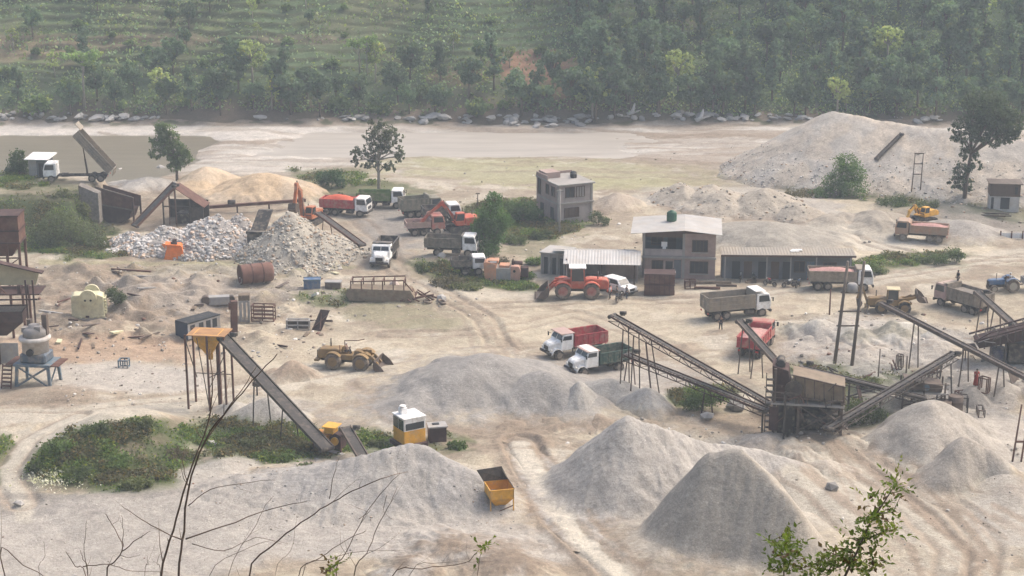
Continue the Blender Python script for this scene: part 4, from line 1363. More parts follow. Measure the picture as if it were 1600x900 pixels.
# the two lorries parked side by side in the middle of the yard
dump_truck('white bonneted dump truck with a red bed parked behind the green one', at(897, 554), 207, 'bonnet', M_WHITE, P_RED, L=6.5, bed_h=1.2, ribs=6, guard=1.5, guard_mat=P_PINKROOF, tandem=False)
dump_truck('white bonneted dump truck with a dark green bed beside the red one', at(936, 581), 207, 'bonnet', M_WHITE, P_GREEN, L=6.5, bed_h=1.1, ribs=6, guard=1.4, guard_mat=P_PINKROOF, tandem=False)
dump_truck('big dusty grey dump truck with ribbed high bed standing in mid yard', at(1149, 495), 18, 'flat', M_WHITE, P_GREYBED, L=7.4, bed_h=1.5, ribs=2, horiz=True, guard=1.2, guard_mat=M_WHITE)
dump_truck('red dump truck filled with pinkish load under the small conveyor', at(1181, 548), 68, 'flat', P_REDDUSTY, P_RED, L=6.6, bed_h=1.1, ribs=5, guard=0.6, load=(LOADRED, 0.35))
dump_truck('dusty brown dump truck with reddish load in front of the low workshop', at(1312, 452), -4, 'flat', M_WHITE, P_BROWNBED, L=7.3, bed_h=1.2, ribs=6, guard=0.8, load=(LOADRED, 0.5))
dump_truck('loaded brown dump truck facing away left near the small end conveyor', at(1504, 484), 124, 'flat', P_PINKROOF, P_BROWNBED, L=6.6, bed_h=1.35, ribs=8, guard=0.6, load=(LOADM, 0.2))
dump_truck('dump truck coated in orange dust beside the small grey heap', at(1439, 376), 162, 'flat', P_DUSTYORANGE, P_DUSTYORANGE, L=6.6, bed_h=1.0, ribs=5, guard=0.9, load=(LOADRED, 0.4), tyre=M_TYRE_DUSTY, cat='dump truck')
dump_truck('white nosed dump truck driving head on towards the camera on the haul road', at(601, 410), -97, 'bonnet', M_WHITE, P_DARKBED, L=6.8, bed_h=1.35, ribs=6, guard=0.9, tandem=False)
dump_truck('red dump truck with orange tarpaulin heap near the orange digger arm', at(541, 336), -14, 'flat', M_WHITE, P_RED, L=6.8, bed_h=1.15, ribs=7, guard=0.4, load=(mat('orange_tarpaulin', (0.52, 0.10, 0.05), 0.15, 2, 0.7), 0.8))
dump_truck('long green dump truck with white cab below the bare branched tree', at(596, 324), -3, 'flat', M_WHITE, P_LGREEN, L=6.6, bed_h=1.1, ribs=6, guard=0.2)
dump_truck('khaki dump truck seen from its rear beside the haul road', at(657, 338), 22, 'flat', P_KHAKI, P_KHAKI, L=5.6, bed_h=1.5, ribs=5, guard=0.3)
dump_truck('dark grey dump truck between the khaki one and the red digger', at(690, 348), 14, 'flat', M_WHITE, P_DARKBED, L=5.0, bed_h=1.1, ribs=5, guard=0.3)
dump_truck('pale pink flat tipper truck parked under the red digger boom', at(664, 366), 12, 'flat', P_REDDUSTY, P_PINKROOF, L=5.0, bed_h=0.7, ribs=5, guard=0.2)
dump_truck('dark khaki dump truck with white cab beside the big green bush', at(706, 398), -6, 'flat', M_WHITE, paint('dark_khaki_bed', (0.12, 0.105, 0.085), 0.4), L=6.4, bed_h=1.15, ribs=6, guard=0.4, tandem=False)
dump_truck('small white truck with black cab frame beside the stripped orange digger', at(733, 428), 6, 'flat', M_WHITE, P_DARKBED, L=4.2, W=2.0, bed_h=0.8, ribs=4, guard=0.1, tandem=False, hz_=2.3, cat='truck')
gp = G(112, 283, 5.0)
tp = (gp.x + 0.8, gp.y, surf(gp.x, gp.y))
dump_truck('white dump truck on the upper bank tipping its grey bed into the bunker', tp, 183, 'flat', M_WHITE, P_GREYBED, L=8.6, bed_h=1.1, ribs=10, horiz=True, tip=R(50), guard=1.0, tail_angle=R(35))

# diggers
excavator('orange excavator behind the cobble heap with its arm folded upright', at(481, 352), 250, P_ORANGE, 0.0, [(1.4, 4.9), (2.3, 6.0), (3.0, 3.6)])
excavator('red excavator with its boom lowered left beside the big green bush', at(722, 362), 195, P_REDORANGE, 0.0, [(2.6, 3.9), (4.4, 2.6), (5.6, 1.2)])
t = thing('stripped_machine', 'stripped orange and grey machine body standing at the edge of the weeds', 'machine', at(786, 439), R(-4))
MB().prism([(-2.1, 0.25), (-0.75, 0.25), (-0.75, 2.2), (-1.9, 2.5), (-2.25, 2.3)], -0.9, 0.9).build('left_cover', P_PALEORANGE, t, bevel=0.04)
MB().box(-0.748, 0.95, -0.88, 0.9, 0.25, 1.75).build('middle_panel', P_GREYPANEL, t, bevel=0.03)
MB().prism([(0.952, 0.25), (2.0, 0.25), (2.15, 1.5), (1.9, 2.0), (0.952, 2.0)], -0.88, 0.9).build('right_cover', paint('pinkish_orange_paint', (0.48, 0.27, 0.20), 0.25), t, bevel=0.04)
MB().box(-1.7, -0.5, -0.7, 0.7, 2.3, 2.62).box(-0.4, 0.8, -0.7, 0.7, 1.752, 2.05).build('top_hatch', P_PALEORANGE, t, bevel=0.03)
MB().box(-1.5, -0.7, -0.72, -0.702, 2.36, 2.55).build('white_strip', M_WHITE, t)
MB().tube((1.2, -0.2, 2.0), (1.2, -0.2, 2.75), 0.09).tube((1.0, 0.2, 2.2), (2.3, 0.3, 2.1), 0.25, n=10).box(2.1, 3.0, -0.5, 0.6, 0.6, 1.7).build('engine_parts', M_RUSTDARK, t)
MB().box(-2.0, 2.2, -0.8, 0.8, -0.1, 0.248).build('base_frame', M_CHASSIS, t)
MB().tube((1.4, -0.92, 1.4), (1.4, -0.86, 1.4), 0.16, n=12).build('port', M_BLACK, t)
excavator('small yellow excavator half hidden behind the orange dusted truck', at(1442, 347), 200, P_YEL, 0.3, [(2.0, 2.9), (3.2, 2.2), (3.8, 0.9)], sc=0.8)

# loaders
yl = wheel_loader('old mud coloured yellow wheel loader without a cab near the grey heap', at(549, 574), -14, P_YELLOW, M_TYRE_DUSTY, P_YELLOW, cab=False, engine=P_YELLOW, sc=1.0)
wheel_loader('big red orange wheel loader with white cab roof before the tin shed', at(900, 463), 179, P_REDORANGE, M_TYRE_DUSTY, P_REDDUSTY, cab=True, roof=M_WHITE, sc=1.12)


def backhoe(label, pos, head):
    t = wheel_loader(label, pos, head, P_YELLOW, M_TYRE, P_YELLOW, cab=True, roof=paint('cream_roof_paint', (0.5, 0.42, 0.26), 0.2), bucket_z=1.9, sc=0.86, group='backhoe loader', cat='backhoe loader')
    t.name = 'backhoe_loader'
    a = MB()
    p = [Vector((-3.3, 0, 1.2)), Vector((-4.2, 0, 3.6)), Vector((-4.6, 0, 1.6))]
    a.bar(p[0], p[1], 0.28, 0.36, (0, 1, 0))
    a.build('backhoe_boom', P_YELLOW, t)
    MB().bar(p[1], p[2], 0.24, 0.30, (0, 1, 0)).build('backhoe_stick', P_YELLOW, t)
    MB().prism([(-4.75, 1.7), (-4.3, 1.6), (-3.9, 1.1), (-4.1, 0.6), (-4.6, 0.7)], -0.4, 0.4).build('backhoe_bucket', M_STEEL, t)
    for s in (-1, 1):
        MB().bar((-3.2, s * 0.7, 1.0), (-3.5, s * 1.2, 0.05), 0.14).box(-3.75, -3.25, s * 1.2 - 0.2, s * 1.2 + 0.2, 0.0, 0.06).build('stabiliser', M_STEEL, t)
    return t


backhoe('yellow backhoe loader with raised front bucket beside the tall pole frame', at(1395, 488), -8)


def jeep():
    t = thing('jeep', 'white four wheel drive car parked between red loader and tin shed', 'car', at(968, 458), R(-48))
    W = 0.86
    MB().prism([(-2.0, 0.45), (2.0, 0.45), (2.05, 0.8), (1.95, 1.05), (0.75, 1.15), (-2.02, 1.15), (-2.05, 0.8)], -W, W).build('body', M_WHITE, t, bevel=0.06)
    gh = MB()
    gh.loft([[(-2.0, -W + .03, 1.152), (0.85, -W + .03, 1.152), (0.85, W - .03, 1.152), (-2.0, W - .03, 1.152)],
             [(-1.9, -W + .12, 1.78), (0.30, -W + .12, 1.78), (0.30, W - .12, 1.78), (-1.9, W - .12, 1.78)]])
    cb = gh.build('cabin', M_WHITE, t, bevel=0.05)
    MB().hexa([(0.83, -0.68, 1.2), (0.86, -0.68, 1.2), (0.86, 0.68, 1.2), (0.83, 0.68, 1.2), (0.38, -0.64, 1.7), (0.40, -0.64, 1.7), (0.40, 0.64, 1.7), (0.38, 0.64, 1.7)]).build('windscreen', M_GLASS, cb)
    for s in (-1, 1):
        def yy(z):
            return s * (W - .03 - 0.09 * (z - 1.152) / 0.63 + 0.012)
        vs = []
        for off in (0.012, -0.02):
            for x, z in ((-1.8, 1.22), (0.62, 1.22), (0.25, 1.68), (-1.75, 1.68)):
                vs.append((x, yy(z) + s * (off - 0.012), z))
        MB().add(vs, [(0, 1, 2, 3), (7, 6, 5, 4), (0, 4, 5, 1), (1, 5, 6, 2), (2, 6, 7, 3), (3, 7, 4, 0)]).build('side_window', M_GLASS, cb)
        MB().tube((1.98, s * 0.6, 0.82), (2.08, s * 0.6, 0.82), 0.12, n=10).build('headlight', M_LAMP, t)
        for x in (1.3, -1.25):
            wheel(t, x, s * 0.76, 0.36, 0.22)
    MB().box(2.0, 2.07, -0.4, 0.4, 0.65, 0.92).build('grille', M_BLACK, t)
    MB().box(2.02, 2.18, -0.85, 0.85, 0.42, 0.58).build('bumper', M_BLACK, t, bevel=0.02)


jeep()


def tractor():
    p = at(1566, 455)
    t = thing('tractor', 'blue farm tractor with big rear wheels at the right edge of the yard', 'tractor', p, R(186))
    for s in (-1, 1):
        wheel(t, -0.9, s * 0.78, 0.78, 0.42, M_TYRE_DUSTY, paint('tan_rim', (0.4, 0.36, 0.28), 0.3))
        wheel(t, 1.25, s * 0.66, 0.45, 0.26, M_TYRE_DUSTY, paint('tan_rim', (0.4, 0.36, 0.28), 0.3))
        arc = [(-0.9 + 0.98 * math.cos(a), 0.78 + 0.92 * math.sin(a)) for a in np.linspace(R(40), R(150), 8)]
        arc2 = [(-0.9 + 0.92 * math.cos(a), 0.78 + 0.86 * math.sin(a)) for a in np.linspace(R(150), R(40), 8)]
        y0, y1 = sorted((s * 0.5, s * 1.0))
        MB().prism(arc + arc2, y0, y1).build('mudguard', P_BLUE, t)
    MB().prism([(-0.1, 0.85), (1.75, 0.85), (1.8, 1.3), (1.6, 1.45), (-0.1, 1.5)], -0.36, 0.36).build('bonnet', P_BLUE, t, bevel=0.06)
    MB().box(1.8, 1.84, -0.28, 0.28, 0.9, 1.28).build('grille', M_BLACK, t)
    MB().box(-1.3, 1.6, -0.25, 0.25, 0.5, 0.84).build('frame', M_CHASSIS, t)
    MB().box(-1.1, -0.6, -0.25, 0.25, 1.1, 1.25).box(-1.2, -1.08, -0.25, 0.25, 1.2, 1.6).build('seat', M_BLACK, t)
    MB().tube((0.9, 0.2, 1.45), (0.9, 0.2, 2.2), 0.04).build('exhaust', M_CHASSIS, t)
    MB().tube((-0.05, 0, 1.45), (-0.35, 0, 1.75), 0.03).path([(-0.35 + 0.12 * math.sin(a), 0.19 * math.cos(a), 1.77 + 0.14 * math.sin(a)) for a in np.linspace(0, 2 * PI, 13)], 0.02, 6, False).build('steering_wheel', M_BLACK, t)
    # trailer behind it
    q = thing('trailer', 'pale farm trailer hitched behind the blue tractor', 'trailer', (p[0] + 3.9, p[1] + 0.35, p[2]), R(186))
    MB().box(-1.7, 1.5, -0.95, 0.95, 0.85, 0.95).box(-1.7, 1.5, -0.95, -0.88, 0.95, 1.55).box(-1.7, 1.5, 0.88, 0.95, 0.95, 1.55).box(1.43, 1.5, -0.88, 0.88, 0.95, 1.55).box(-1.7, -1.63, -0.88, 0.88, 0.95, 1.55).build('bed', P_GREYPANEL, q)
    MB().bar((1.5, 0, 0.8), (2.5, 0, 0.6), 0.1).build('drawbar', M_CHASSIS, q)
    for s in (-1, 1):
        wheel(q, -0.4, s * 0.8, 0.45, 0.26, M_TYRE_DUSTY)
    return p


tractor_pos = tractor()


def motorbike(label, pos, head, col):
    t = thing('motorbike', label, 'motorbike', pos, R(head), 'motorbikes parked in front of the long workshop')
    for x in (0.62, -0.62):
        wheel(t, x, 0, 0.30, 0.10)
    MB().path([(0.62, 0, 0.3), (0.35, 0, 0.95)], 0.035, 6).path([(0.35, 0, 0.85), (-0.1, 0, 0.45), (-0.62, 0, 0.3)], 0.04, 6).box(-0.2, 0.2, -0.13, 0.13, 0.3, 0.6).build('frame', M_CHASSIS, t)
    MB().loft([[(-0.05, -0.12, 0.72), (-0.05, 0.12, 0.72), (-0.05, 0.08, 0.9), (-0.05, -0.08, 0.9)], [(0.32, -0.1, 0.78), (0.32, 0.1, 0.78), (0.32, 0.06, 0.95), (0.32, -0.06, 0.95)]]).build('fuel_tank', col, t, bevel=0.02)
    MB().box(-0.75, -0.06, -0.12, 0.12, 0.72, 0.82).build('saddle', M_BLACK, t, bevel=0.03)
    MB().tube((0.33, -0.36, 1.05), (0.33, 0.36, 1.05), 0.02).tube((0.36, 0, 0.85), (0.33, 0, 1.05), 0.03).build('handlebar', M_CHASSIS, t)
    MB().tube((0.42, 0, 0.9), (0.5, 0, 0.9), 0.08, n=10).build('headlight', M_LAMP, t)


for i, (px, py, hd, col, lb) in enumerate([
        (1203, 447, 140, P_RED, 'dark red motorbike parked left of the workshop doors'),
        (1232, 450, 20, M_WHITE, 'white motorbike parked sideways before the blue window of the workshop'),
        (1247, 449, 60, P_BLUE, 'blue motorbike next to the white motorbike by the workshop'),
        (1178, 440, 100, M_BLACK, 'black motorbike standing against the workshop wall near its middle door'),
        (1157, 440, 80, P_GREYPANEL, 'grey motorbike near the corner of the big house')]):
    motorbike(lb, at(px, py), hd, col)
# ------------------------------------------------------------------ buildings and plant
M_BRICKGREY = mat('bare_cement_wall', (0.37, 0.315, 0.29), 0.15, 0.9, 0.95, 0, ((0.20, 0.17, 0.15), 0.35), bump=0.3)
M_BRICKPINK = mat('pinkish_brick_wall', (0.33, 0.245, 0.21), 0.2, 1.1, 0.95, 0, ((0.30, 0.24, 0.20), 0.35), bump=0.3)
M_CONC = mat('grey_concrete', (0.30, 0.28, 0.255), 0.15, 1.0, 0.95, 0, ((0.2, 0.18, 0.16), 0.3), bump=0.25)
M_BLUEWALL = mat('dull_blue_grey_wall', (0.13, 0.135, 0.14), 0.15, 0.8, 0.9, 0, ((0.20, 0.18, 0.16), 0.3))
M_TIN = mat('dusty_tin_sheet', (0.47, 0.45, 0.42), 0.12, 0.6, 0.55, 0.0, ((0.38, 0.31, 0.24), 0.4))
M_TINW = mat('white_tin_sheet', (0.37, 0.35, 0.32), 0.18, 0.6, 0.5, 0.0, ((0.42, 0.36, 0.29), 0.4))
M_WINDARK = mat('dark_interior', (0.03, 0.032, 0.035), 0.3, 1, 0.6)
M_FRAME = mat('brown_window_frame', (0.10, 0.065, 0.05), 0.2, 2, 0.7)
M_DOORBLUE = mat('faded_blue_door', (0.16, 0.19, 0.21), 0.2, 1, 0.7, 0, (DUST, 0.25))
M_CREAMSHEET = mat('cream_cladding', (0.50, 0.42, 0.25), 0.15, 0.8, 0.7, 0, ((0.33, 0.25, 0.16), 0.3))
M_TANKGREEN = mat('green_plastic_tank', (0.02, 0.085, 0.045), 0.15, 1, 0.5, 0, (DUST, 0.1))
M_WOOD = mat('weathered_wood', (0.16, 0.12, 0.085), 0.3, 3, 0.9, 0, (DUST, 0.3))
M_FABRIC = mat('white_cloth', (0.7, 0.7, 0.68), 0.05, 2, 0.9)
M_CRUSHPANEL = mat('tan_steel_panel', (0.21, 0.165, 0.115), 0.25, 1, 0.8, 0, ((0.16, 0.10, 0.07), 0.35))


def sheet_roof(mb, x0, x1, y0, y1, z0, z1, t=0.05, pitch=0.35):
    """corrugated sheet rising from z0 at y0 to z1 at y1"""
    n = max(4, int((x1 - x0) / pitch * 2))
    xs = np.linspace(x0, x1, n + 1)
    vs = []
    for i, x in enumerate(xs):
        b = 0.035 if i % 2 else 0
        for y, z in ((y0, z0), (y1, z1)):
            vs.append((x, y, z + b)); vs.append((x, y, z + b - t))
    fs = []
    for i in range(n):
        a, b = i * 4, (i + 1) * 4
        fs += [(a, a + 2, b + 2, b), (a + 1, b + 1, b + 3, a + 3), (a, b, b + 1, a + 1), (a + 2, a + 3, b + 3, b + 2)]
    fs += [(0, 1, 3, 2), (n * 4, n * 4 + 2, n * 4 + 3, n * 4 + 1)]
    mb.add(vs, fs)
    return mb


def window(par, x0, x1, z0, z1, y, m=None, axis='x', bars=2, out=-1, frame=True, sill=False):
    """framed opening on a wall face at y (axis x) or at x (axis y)"""
    d0, d1 = sorted((y + out * 0.005, y + out * 0.03))
    e0, e1 = sorted((y + out * 0.006, y + out * 0.09))

    def bx(mb, a0, a1, c0, c1, f0, f1):
        return mb.box(a0, a1, f0, f1, c0, c1) if axis == 'x' else mb.box(f0, f1, a0, a1, c0, c1)
    f = MB(); w = 0.09
    bx(f, x0 - w, x1 + w, z1, z1 + w, e0, e1); bx(f, x0 - w, x1 + w, z0 - w, z0, e0, e1)
    bx(f, x0 - w, x0, z0, z1, e0, e1); bx(f, x1, x1 + w, z0, z1, e0, e1)
    for i in range(1, bars + 1):
        x = x0 + (x1 - x0) * i / (bars + 1)
        bx(f, x - 0.03, x + 0.03, z0, z1, e0, e1)
    fr = f.build('window', M_FRAME, par)
    p = MB(); bx(p, x0, x1, z0, z1, d0, d1)
    p.build('pane', m or M_WINDARK, fr)
    if sill:
        s0, s1 = sorted((y + out * 0.007, y + out * 0.16))
        s = MB(); bx(s, x0 - 0.15, x1 + 0.15, z0 - 0.2, z0 - 0.092, s0, s1)
        s.build('sill', M_CONC, fr)
    return fr


def door(par, x0, x1, z0, z1, y, m, axis='x', out=-1):
    d0, d1 = sorted((y + out * 0.005, y + out * 0.05))
    q = MB()
    q.box(x0, x1, d0, d1, z0, z1) if axis == 'x' else q.box(d0, d1, x0, x1, z0, z1)
    d = q.build('door', m, par)
    return d


# --- unfinished two storey house
gx = G(872, 352)
t = thing('unfinished_house', 'bare cement two storey house with flat roof among bushes', 'house', (gx.x, gx.y, gx.z), R(24))
W, D, H = 4.9, 6.6, 5.3
wl = MB().box(0, W, 0, D, -0.6, H)
wl.build('wall', M_BRICKGREY, t)
sb = MB().box(-0.12, W + 0.25, -0.35, D + 0.1, 2.75, 2.92)
sb.build('floor_slab', M_CONC, t)
MB().box(-0.25, W + 0.35, -0.5, D + 0.1, H + 0.002, H + 0.16).build('roof_slab', M_CONC, t)
pp = MB()
pp.box(-0.2, W + 0.3, D - 0.1, D + 0.05, H + 0.162, H + 0.5).box(-0.2, -0.06, D * 0.45, D - 0.1, H + 0.162, H + 0.75)
pp.build('parapet', M_BRICKPINK, t)
MB().box(0.1, 2.2, D - 2.6, D - 0.15, H + 0.163, H + 0.95).build('stair_head', M_BRICKPINK, t)
MB().box(-0.16, -0.003, 0.05, D - 0.05, -0.3, 2.74).box(-0.16, -0.003, 0.05, D - 0.05, 2.925, H - 0.02).build('brick_side', M_BRICKPINK, t)
window(t, 1.1, 2.3, 3.6, 4.9, 0, bars=1, sill=True); window(t, 2.7, 3.8, 3.6, 4.9, 0, m=M_CONC, bars=2, sill=True)
window(t, 1.0, 3.0, 0.9, 2.1, 0, m=M_FRAME, bars=3, sill=True)
door(t, 1.0, 2.0, 0.0, 2.1, -0.16, M_WINDARK, 'y'); door(t, 4.2, 5.2, 0.0, 2.1, -0.16, M_WINDARK, 'y')
window(t, 0.8, 1.7, 3.7, 4.9, -0.16, axis='y', bars=0); window(t, 2.6, 3.4, 3.7, 4.9, -0.16, axis='y', bars=0); window(t, 5.2, 5.9, 3.2, 5.2, -0.16, axis='y', bars=0)
cl = MB()
for x, y in ((0.0, 0.0), (W, 0.0)):
    cl.box(x - 0.14, x + 0.14, y - 0.14, y + 0.14, -0.5, H)
cl.build('corner_column', M_CONC, t)
k = G(876, 352)
for i, (x, y) in enumerate(((3.8, 3.2), (4.3, 4.3))):
    q = MB().lathe([(0.42, 0), (0.45, 0.15), (0.45, 0.5), (0.3, 0.62), (0.12, 0.66)], 14)
    o = q.build('water_tank', M_BLACK)
    p = Matrix.Rotation(R(24), 4, 'Z') @ Vector((x, y, 0))
    o.location = (gx.x + p.x, gx.y + p.y, gx.z + H + 0.165)
    tag(o, ('front' if i == 0 else 'rear') + ' black water tank of two on the flat roof of the unfinished house', 'water tank', 'black tanks on the unfinished house')

# --- big two storey house
gx = G(1003, 434)
t = thing('brick_house', 'two storey brick house with white tin roof and recessed dark balcony', 'house', (gx.x, gx.y, gx.z), R(-6))
W, D, H = 8.6, 7.0, 5.5
b = MB()
b.box(0, W, 1.6, D, -0.3, 2.55)                       # ground floor
b.box(0, W, 3.4, D, 2.552, H)                         # upper floor behind the deep veranda
b.box(5.0, W, 0.0, 1.598, -0.3, 2.55)                  # right bay
b.box(5.0, W, 0.0, 3.398, 2.552, H)
b.box(0, 4.998, 0.0, 1.598, -0.3, 0.05)
b.build('wall', M_BRICKPINK, t)
MB().box(0.0, 0.3, 0.0, 0.3, 0.05, H - 0.1).box(4.7, 4.996, -0.02, 0.3, 0.05, H - 0.1).build('balcony_column', M_CONC, t)
MB().box(0.0, 4.98, 0.3, 3.397, 2.56, 2.75).box(-0.1, W + 0.1, -0.28, -0.003, 2.5, 2.72).build('floor_slab', M_CONC, t)
MB().box(0.31, 4.69, 0.02, 0.14, 2.752, 3.55).build('balcony_wall', M_BRICKGREY, t)
MB().box(0.0, 4.69, 0.0, 0.2, 0.06, 2.54).build('ground_floor_wall', M_BRICKPINK, t)
MB().box(0.1, 4.9, 3.34, 3.397, 2.76, H - 0.05).build('balcony_back_wall', mat('veranda_shade_plaster', (0.07, 0.085, 0.10), 0.2, 1, 0.9), t)  # deep veranda shade put into the wall colour
MB().box(0.0, 0.12, 0.4, 3.33, 2.76, 3.55).build('balcony_side_wall', M_BRICKGREY, t)
MB().box(0.3, 4.69, 0.05, 0.12, 5.0, H).build('veranda_lintel', M_FRAME, t)
window(t, 1.0, 2.3, 3.3, 4.8, 3.335, bars=1); door(t, 2.9, 3.9, 2.77, 4.9, 3.335, M_WINDARK)
window(t, 5.9, 7.6, 3.4, 4.7, 0.0, bars=3, sill=True)
window(t, 5.7, 7.7, 0.8, 2.1, 0.0, bars=3, sill=True)
window(t, 1.2, 2.4, 0.8, 2.1, 0.0, bars=2, sill=True); door(t, 2.75, 3.6, 0.06, 2.1, 0.0, M_WINDARK)
MB().box(3.75, 4.6, -0.05, -0.003, 0.06, 2.3).build('plaster_panel', M_BLUEWALL, t)
window(t, 4.2, 5.0, 3.5, 4.7, -0.06, axis='y', bars=1); window(t, 5.7, 6.3, 3.5, 4.6, -0.06, axis='y', bars=0); window(t, 3.0, 4.0, 0.9, 2.0, 0.0, axis='y', bars=1)
MB().box(-0.06, -0.004, 3.45, D, 2.76, H - 0.02).build('cream_side_wall', M_CREAMSHEET, t)
rf = MB()
nx = 44
for a, b_, za, zb in ((-1.4, 4.9, H + 0.05, H + 0.55), (4.9, W + 0.7, H + 0.55, H + 0.1)):
    xs = np.linspace(a, b_, 2)
    for i in range(int(8.6 / 0.35)):
        y0 = -0.9 + i * 0.35
        rf.hexa([(a, y0, za), (b_, y0, zb), (b_, y0 + 0.35, zb + 0.0), (a, y0 + 0.35, za), (a, y0, za + 0.05), (b_, y0, zb + 0.05), (b_, y0 + 0.35, zb + 0.05 + (i % 2) * 0.03), (a, y0 + 0.35, za + 0.05 + (i % 2) * 0.03)])
rf.build('roof', M_TINW, t)
MB().prism([(0, H - 0.02), (W, H - 0.02), (W, H + 0.12), (4.9, H + 0.5), (0, H + 0.13)], 0.05, 0.15).build('gable', M_FRAME, t)
tk = MB().lathe([(0.58, 0), (0.6, 0.1), (0.62, 0.35), (0.6, 0.4), (0.62, 0.7), (0.6, 0.75), (0.6, 1.0), (0.42, 1.18), (0.2, 1.22), (0.2, 1.3)], 18).build('water_tank', M_TANKGREEN)
p = Matrix.Rotation(R(-6), 4, 'Z') @ Vector((3.3, 4.3, 0))
tk.location = (gx.x + p.x, gx.y + p.y, gx.z + H + 0.50)
tag(tk, 'dark green round water tank standing on the white house roof', 'water tank')
ROOF = (gx, H)
cl = MB()
cl.tube((0.6, 0.5, 4.35), (4.5, 0.5, 4.35), 0.015, n=5)
o = cl.build('washing_line', M_CHASSIS, None)
sh = MB().box(2.2, 2.9, 0.47, 0.53, 3.75, 4.34).box(2.35, 2.75, 0.46, 0.54, 3.2, 3.75)
o2 = sh.build('garment', M_FABRIC, o)
for q in (o,):
    q.location = (gx.x, gx.y, gx.z); q.rotation_euler = (0, 0, R(-6))
tag(o, 'washing line with white garment drying on the upper balcony', 'washing line')

# --- tin roofed shed with open front
gx = G(884, 443)
t = thing('tin_shed', 'open fronted shed with dusty tin roof behind the red loader', 'shed', (gx.x, gx.y, gx.z), R(-4))
W, D = 8.4, 4.6
MB().box(0, W, D - 0.15, D, -0.3, 3.0).box(-0.0, 0.15, 0, D - 0.15, -0.3, 3.0).box(W - 0.15, W, 1.2, D - 0.15, -0.3, 3.0).build('wall', M_BRICKGREY, t)
ps = MB()
for x in (0.4, 4.2, 8.0):
    MB().box(x - 0.08, x + 0.08, -0.1, 0.06, -0.3, 2.5).build('post', M_FRAME, t)
MB().box(4.6, W - 0.2, 2.4, 2.5, -0.2, 2.8).build('inner_wall', M_BRICKPINK, t)
sheet_roof(MB(), -0.3, W + 0.35, -0.7, 2.2, 2.55, 3.55).build('roof_front', M_TIN, t)
sheet_roof(MB(), -1.6, W - 0.3, 2.25, 5.2, 3.55, 2.9).build('roof_back', M_TINW, t)
MB().box(0.2, W - 0.2, 0.5, D - 0.2, -0.3, 0.03).build('floor', M_CONC, t)
gx2 = G(846, 428)
t2 = thing('block_outbuilding', 'small grey block outbuilding with narrow doorways left of tin shed', 'outbuilding', (gx2.x, gx2.y, gx2.z), R(-22))
MB().box(0, 3.0, 0, 3.2, -0.3, 2.6).build('wall', M_CONC, t2)
for x in (0.35, 1.4, 2.35):
    door(t2, x, x + 0.45, 0.05, 2.1, 0.0, M_WINDARK)
for x in (0.05, 1.1, 2.1, 2.95):
    MB().box(x - 0.1, x + 0.1, -0.12, -0.003, -0.2, 2.65).build('pilaster', M_CONC, t2)
MB().box(-0.2, 3.2, -0.3, 3.4, 2.602, 2.72).build('roof', M_TINW, t2)

# --- long low workshop
gx = G(1128, 438)
t = thing('workshop', 'long low blue grey workshop with row of dark doors beside brick house', 'workshop', (gx.x, gx.y, gx.z), R(-2.0))
W, D, H = 15.3, 2.4, 3.0
MB().box(0, W, 0.8, D, -0.3, H).build('wall', M_BLUEWALL, t)
rf = MB(); sheet_roof(rf, -0.2, W + 0.3, -0.3, D + 0.2, H + 0.1, H + 0.35); rf.build('roof', mat('dusty_grey_sheet', (0.27, 0.24, 0.2), 0.12, 0.6, 0.8, 0, (DUST, 0.4)), t)
MB().box(-0.2, W + 0.3, -0.34, -0.302, H - 0.08, H + 0.16).build('fascia', M_FRAME, t)
for x in (0.3, 5.2, 8.0, 11.0, 15.0):
    MB().box(x - 0.07, x + 0.07, -0.2, -0.06, -0.3, H).build('veranda_post', M_CONC, t)
for i, x in enumerate((1.2, 2.6, 4.3, 5.8, 7.2)):
    door(t, x, x + 0.95, 0.0, 2.1, 0.8, M_WINDARK if i % 2 == 0 else M_FRAME)
window(t, 8.6, 9.7, 0.9, 2.1, 0.8, m=M_WINDARK, bars=1)
door(t, 10.0, 10.9, 0.0, 2.1, 0.8, P_BLUEGREY)
window(t, 12.0, 13.4, 1.0, 2.0, 0.8, bars=2)
q = MB().box(-0.5, 0.5, -0.4, 0.4, 0, 0.06).box(-0.3, 0.9, -0.1, 0.5, 0.06, 0.13)
o = q.build('sheet_stack', M_WHITE)
o.location = (gx.x + 8.6, gx.y + 1.0, gx.z + H + 0.26)
tag(o, 'few white sheets lying on the workshop roof edge', 'sheets')

# --- little hut at the far right, guard hut at the far left
gx = G(1546, 326)
t = thing('quarry_hut', 'brown and white hut with dark doorway before the huge stone heap', 'hut', (gx.x, gx.y, gx.z), R(-8))
MB().box(0, 3.9, 0, 2.6, -0.4, 1.75).build('wall', mat('chalky_wall', (0.45, 0.43, 0.40), 0.2, 1, 0.9, 0, (DUST, 0.4)), t)
MB().box(-0.05, 3.95, -0.05, 2.65, 1.752, 3.5).build('upper_wall', M_FRAME, t)
MB().box(-0.3, 4.2, -0.5, 2.9, 3.502, 3.62).build('roof', M_STEEL, t)
door(t, 1.4, 2.6, 0.0, 1.6, 0.0, M_WINDARK); door(t, 0.15, 0.5, 0.0, 1.6, 0.0, M_WINDARK)
window(t, 3.2, 3.6, 2.1, 3.1, -0.05, bars=0)
gg = G(46, 281, 5.0)
t = thing('guard_hut', 'small grey hut with flat white roof beside the tipping truck', 'hut', (gg.x - 0.3, gg.y + 1.2, surf(gg.x, gg.y + 1.2)), R(-6))
MB().box(0, 2.6, 0, 2.2, -0.2, 2.5).build('wall', M_BLUEWALL, t)
MB().box(0.0, 1.1, -0.06, -0.003, 0.1, 2.4).build('white_panel', P_GREYPANEL, t)
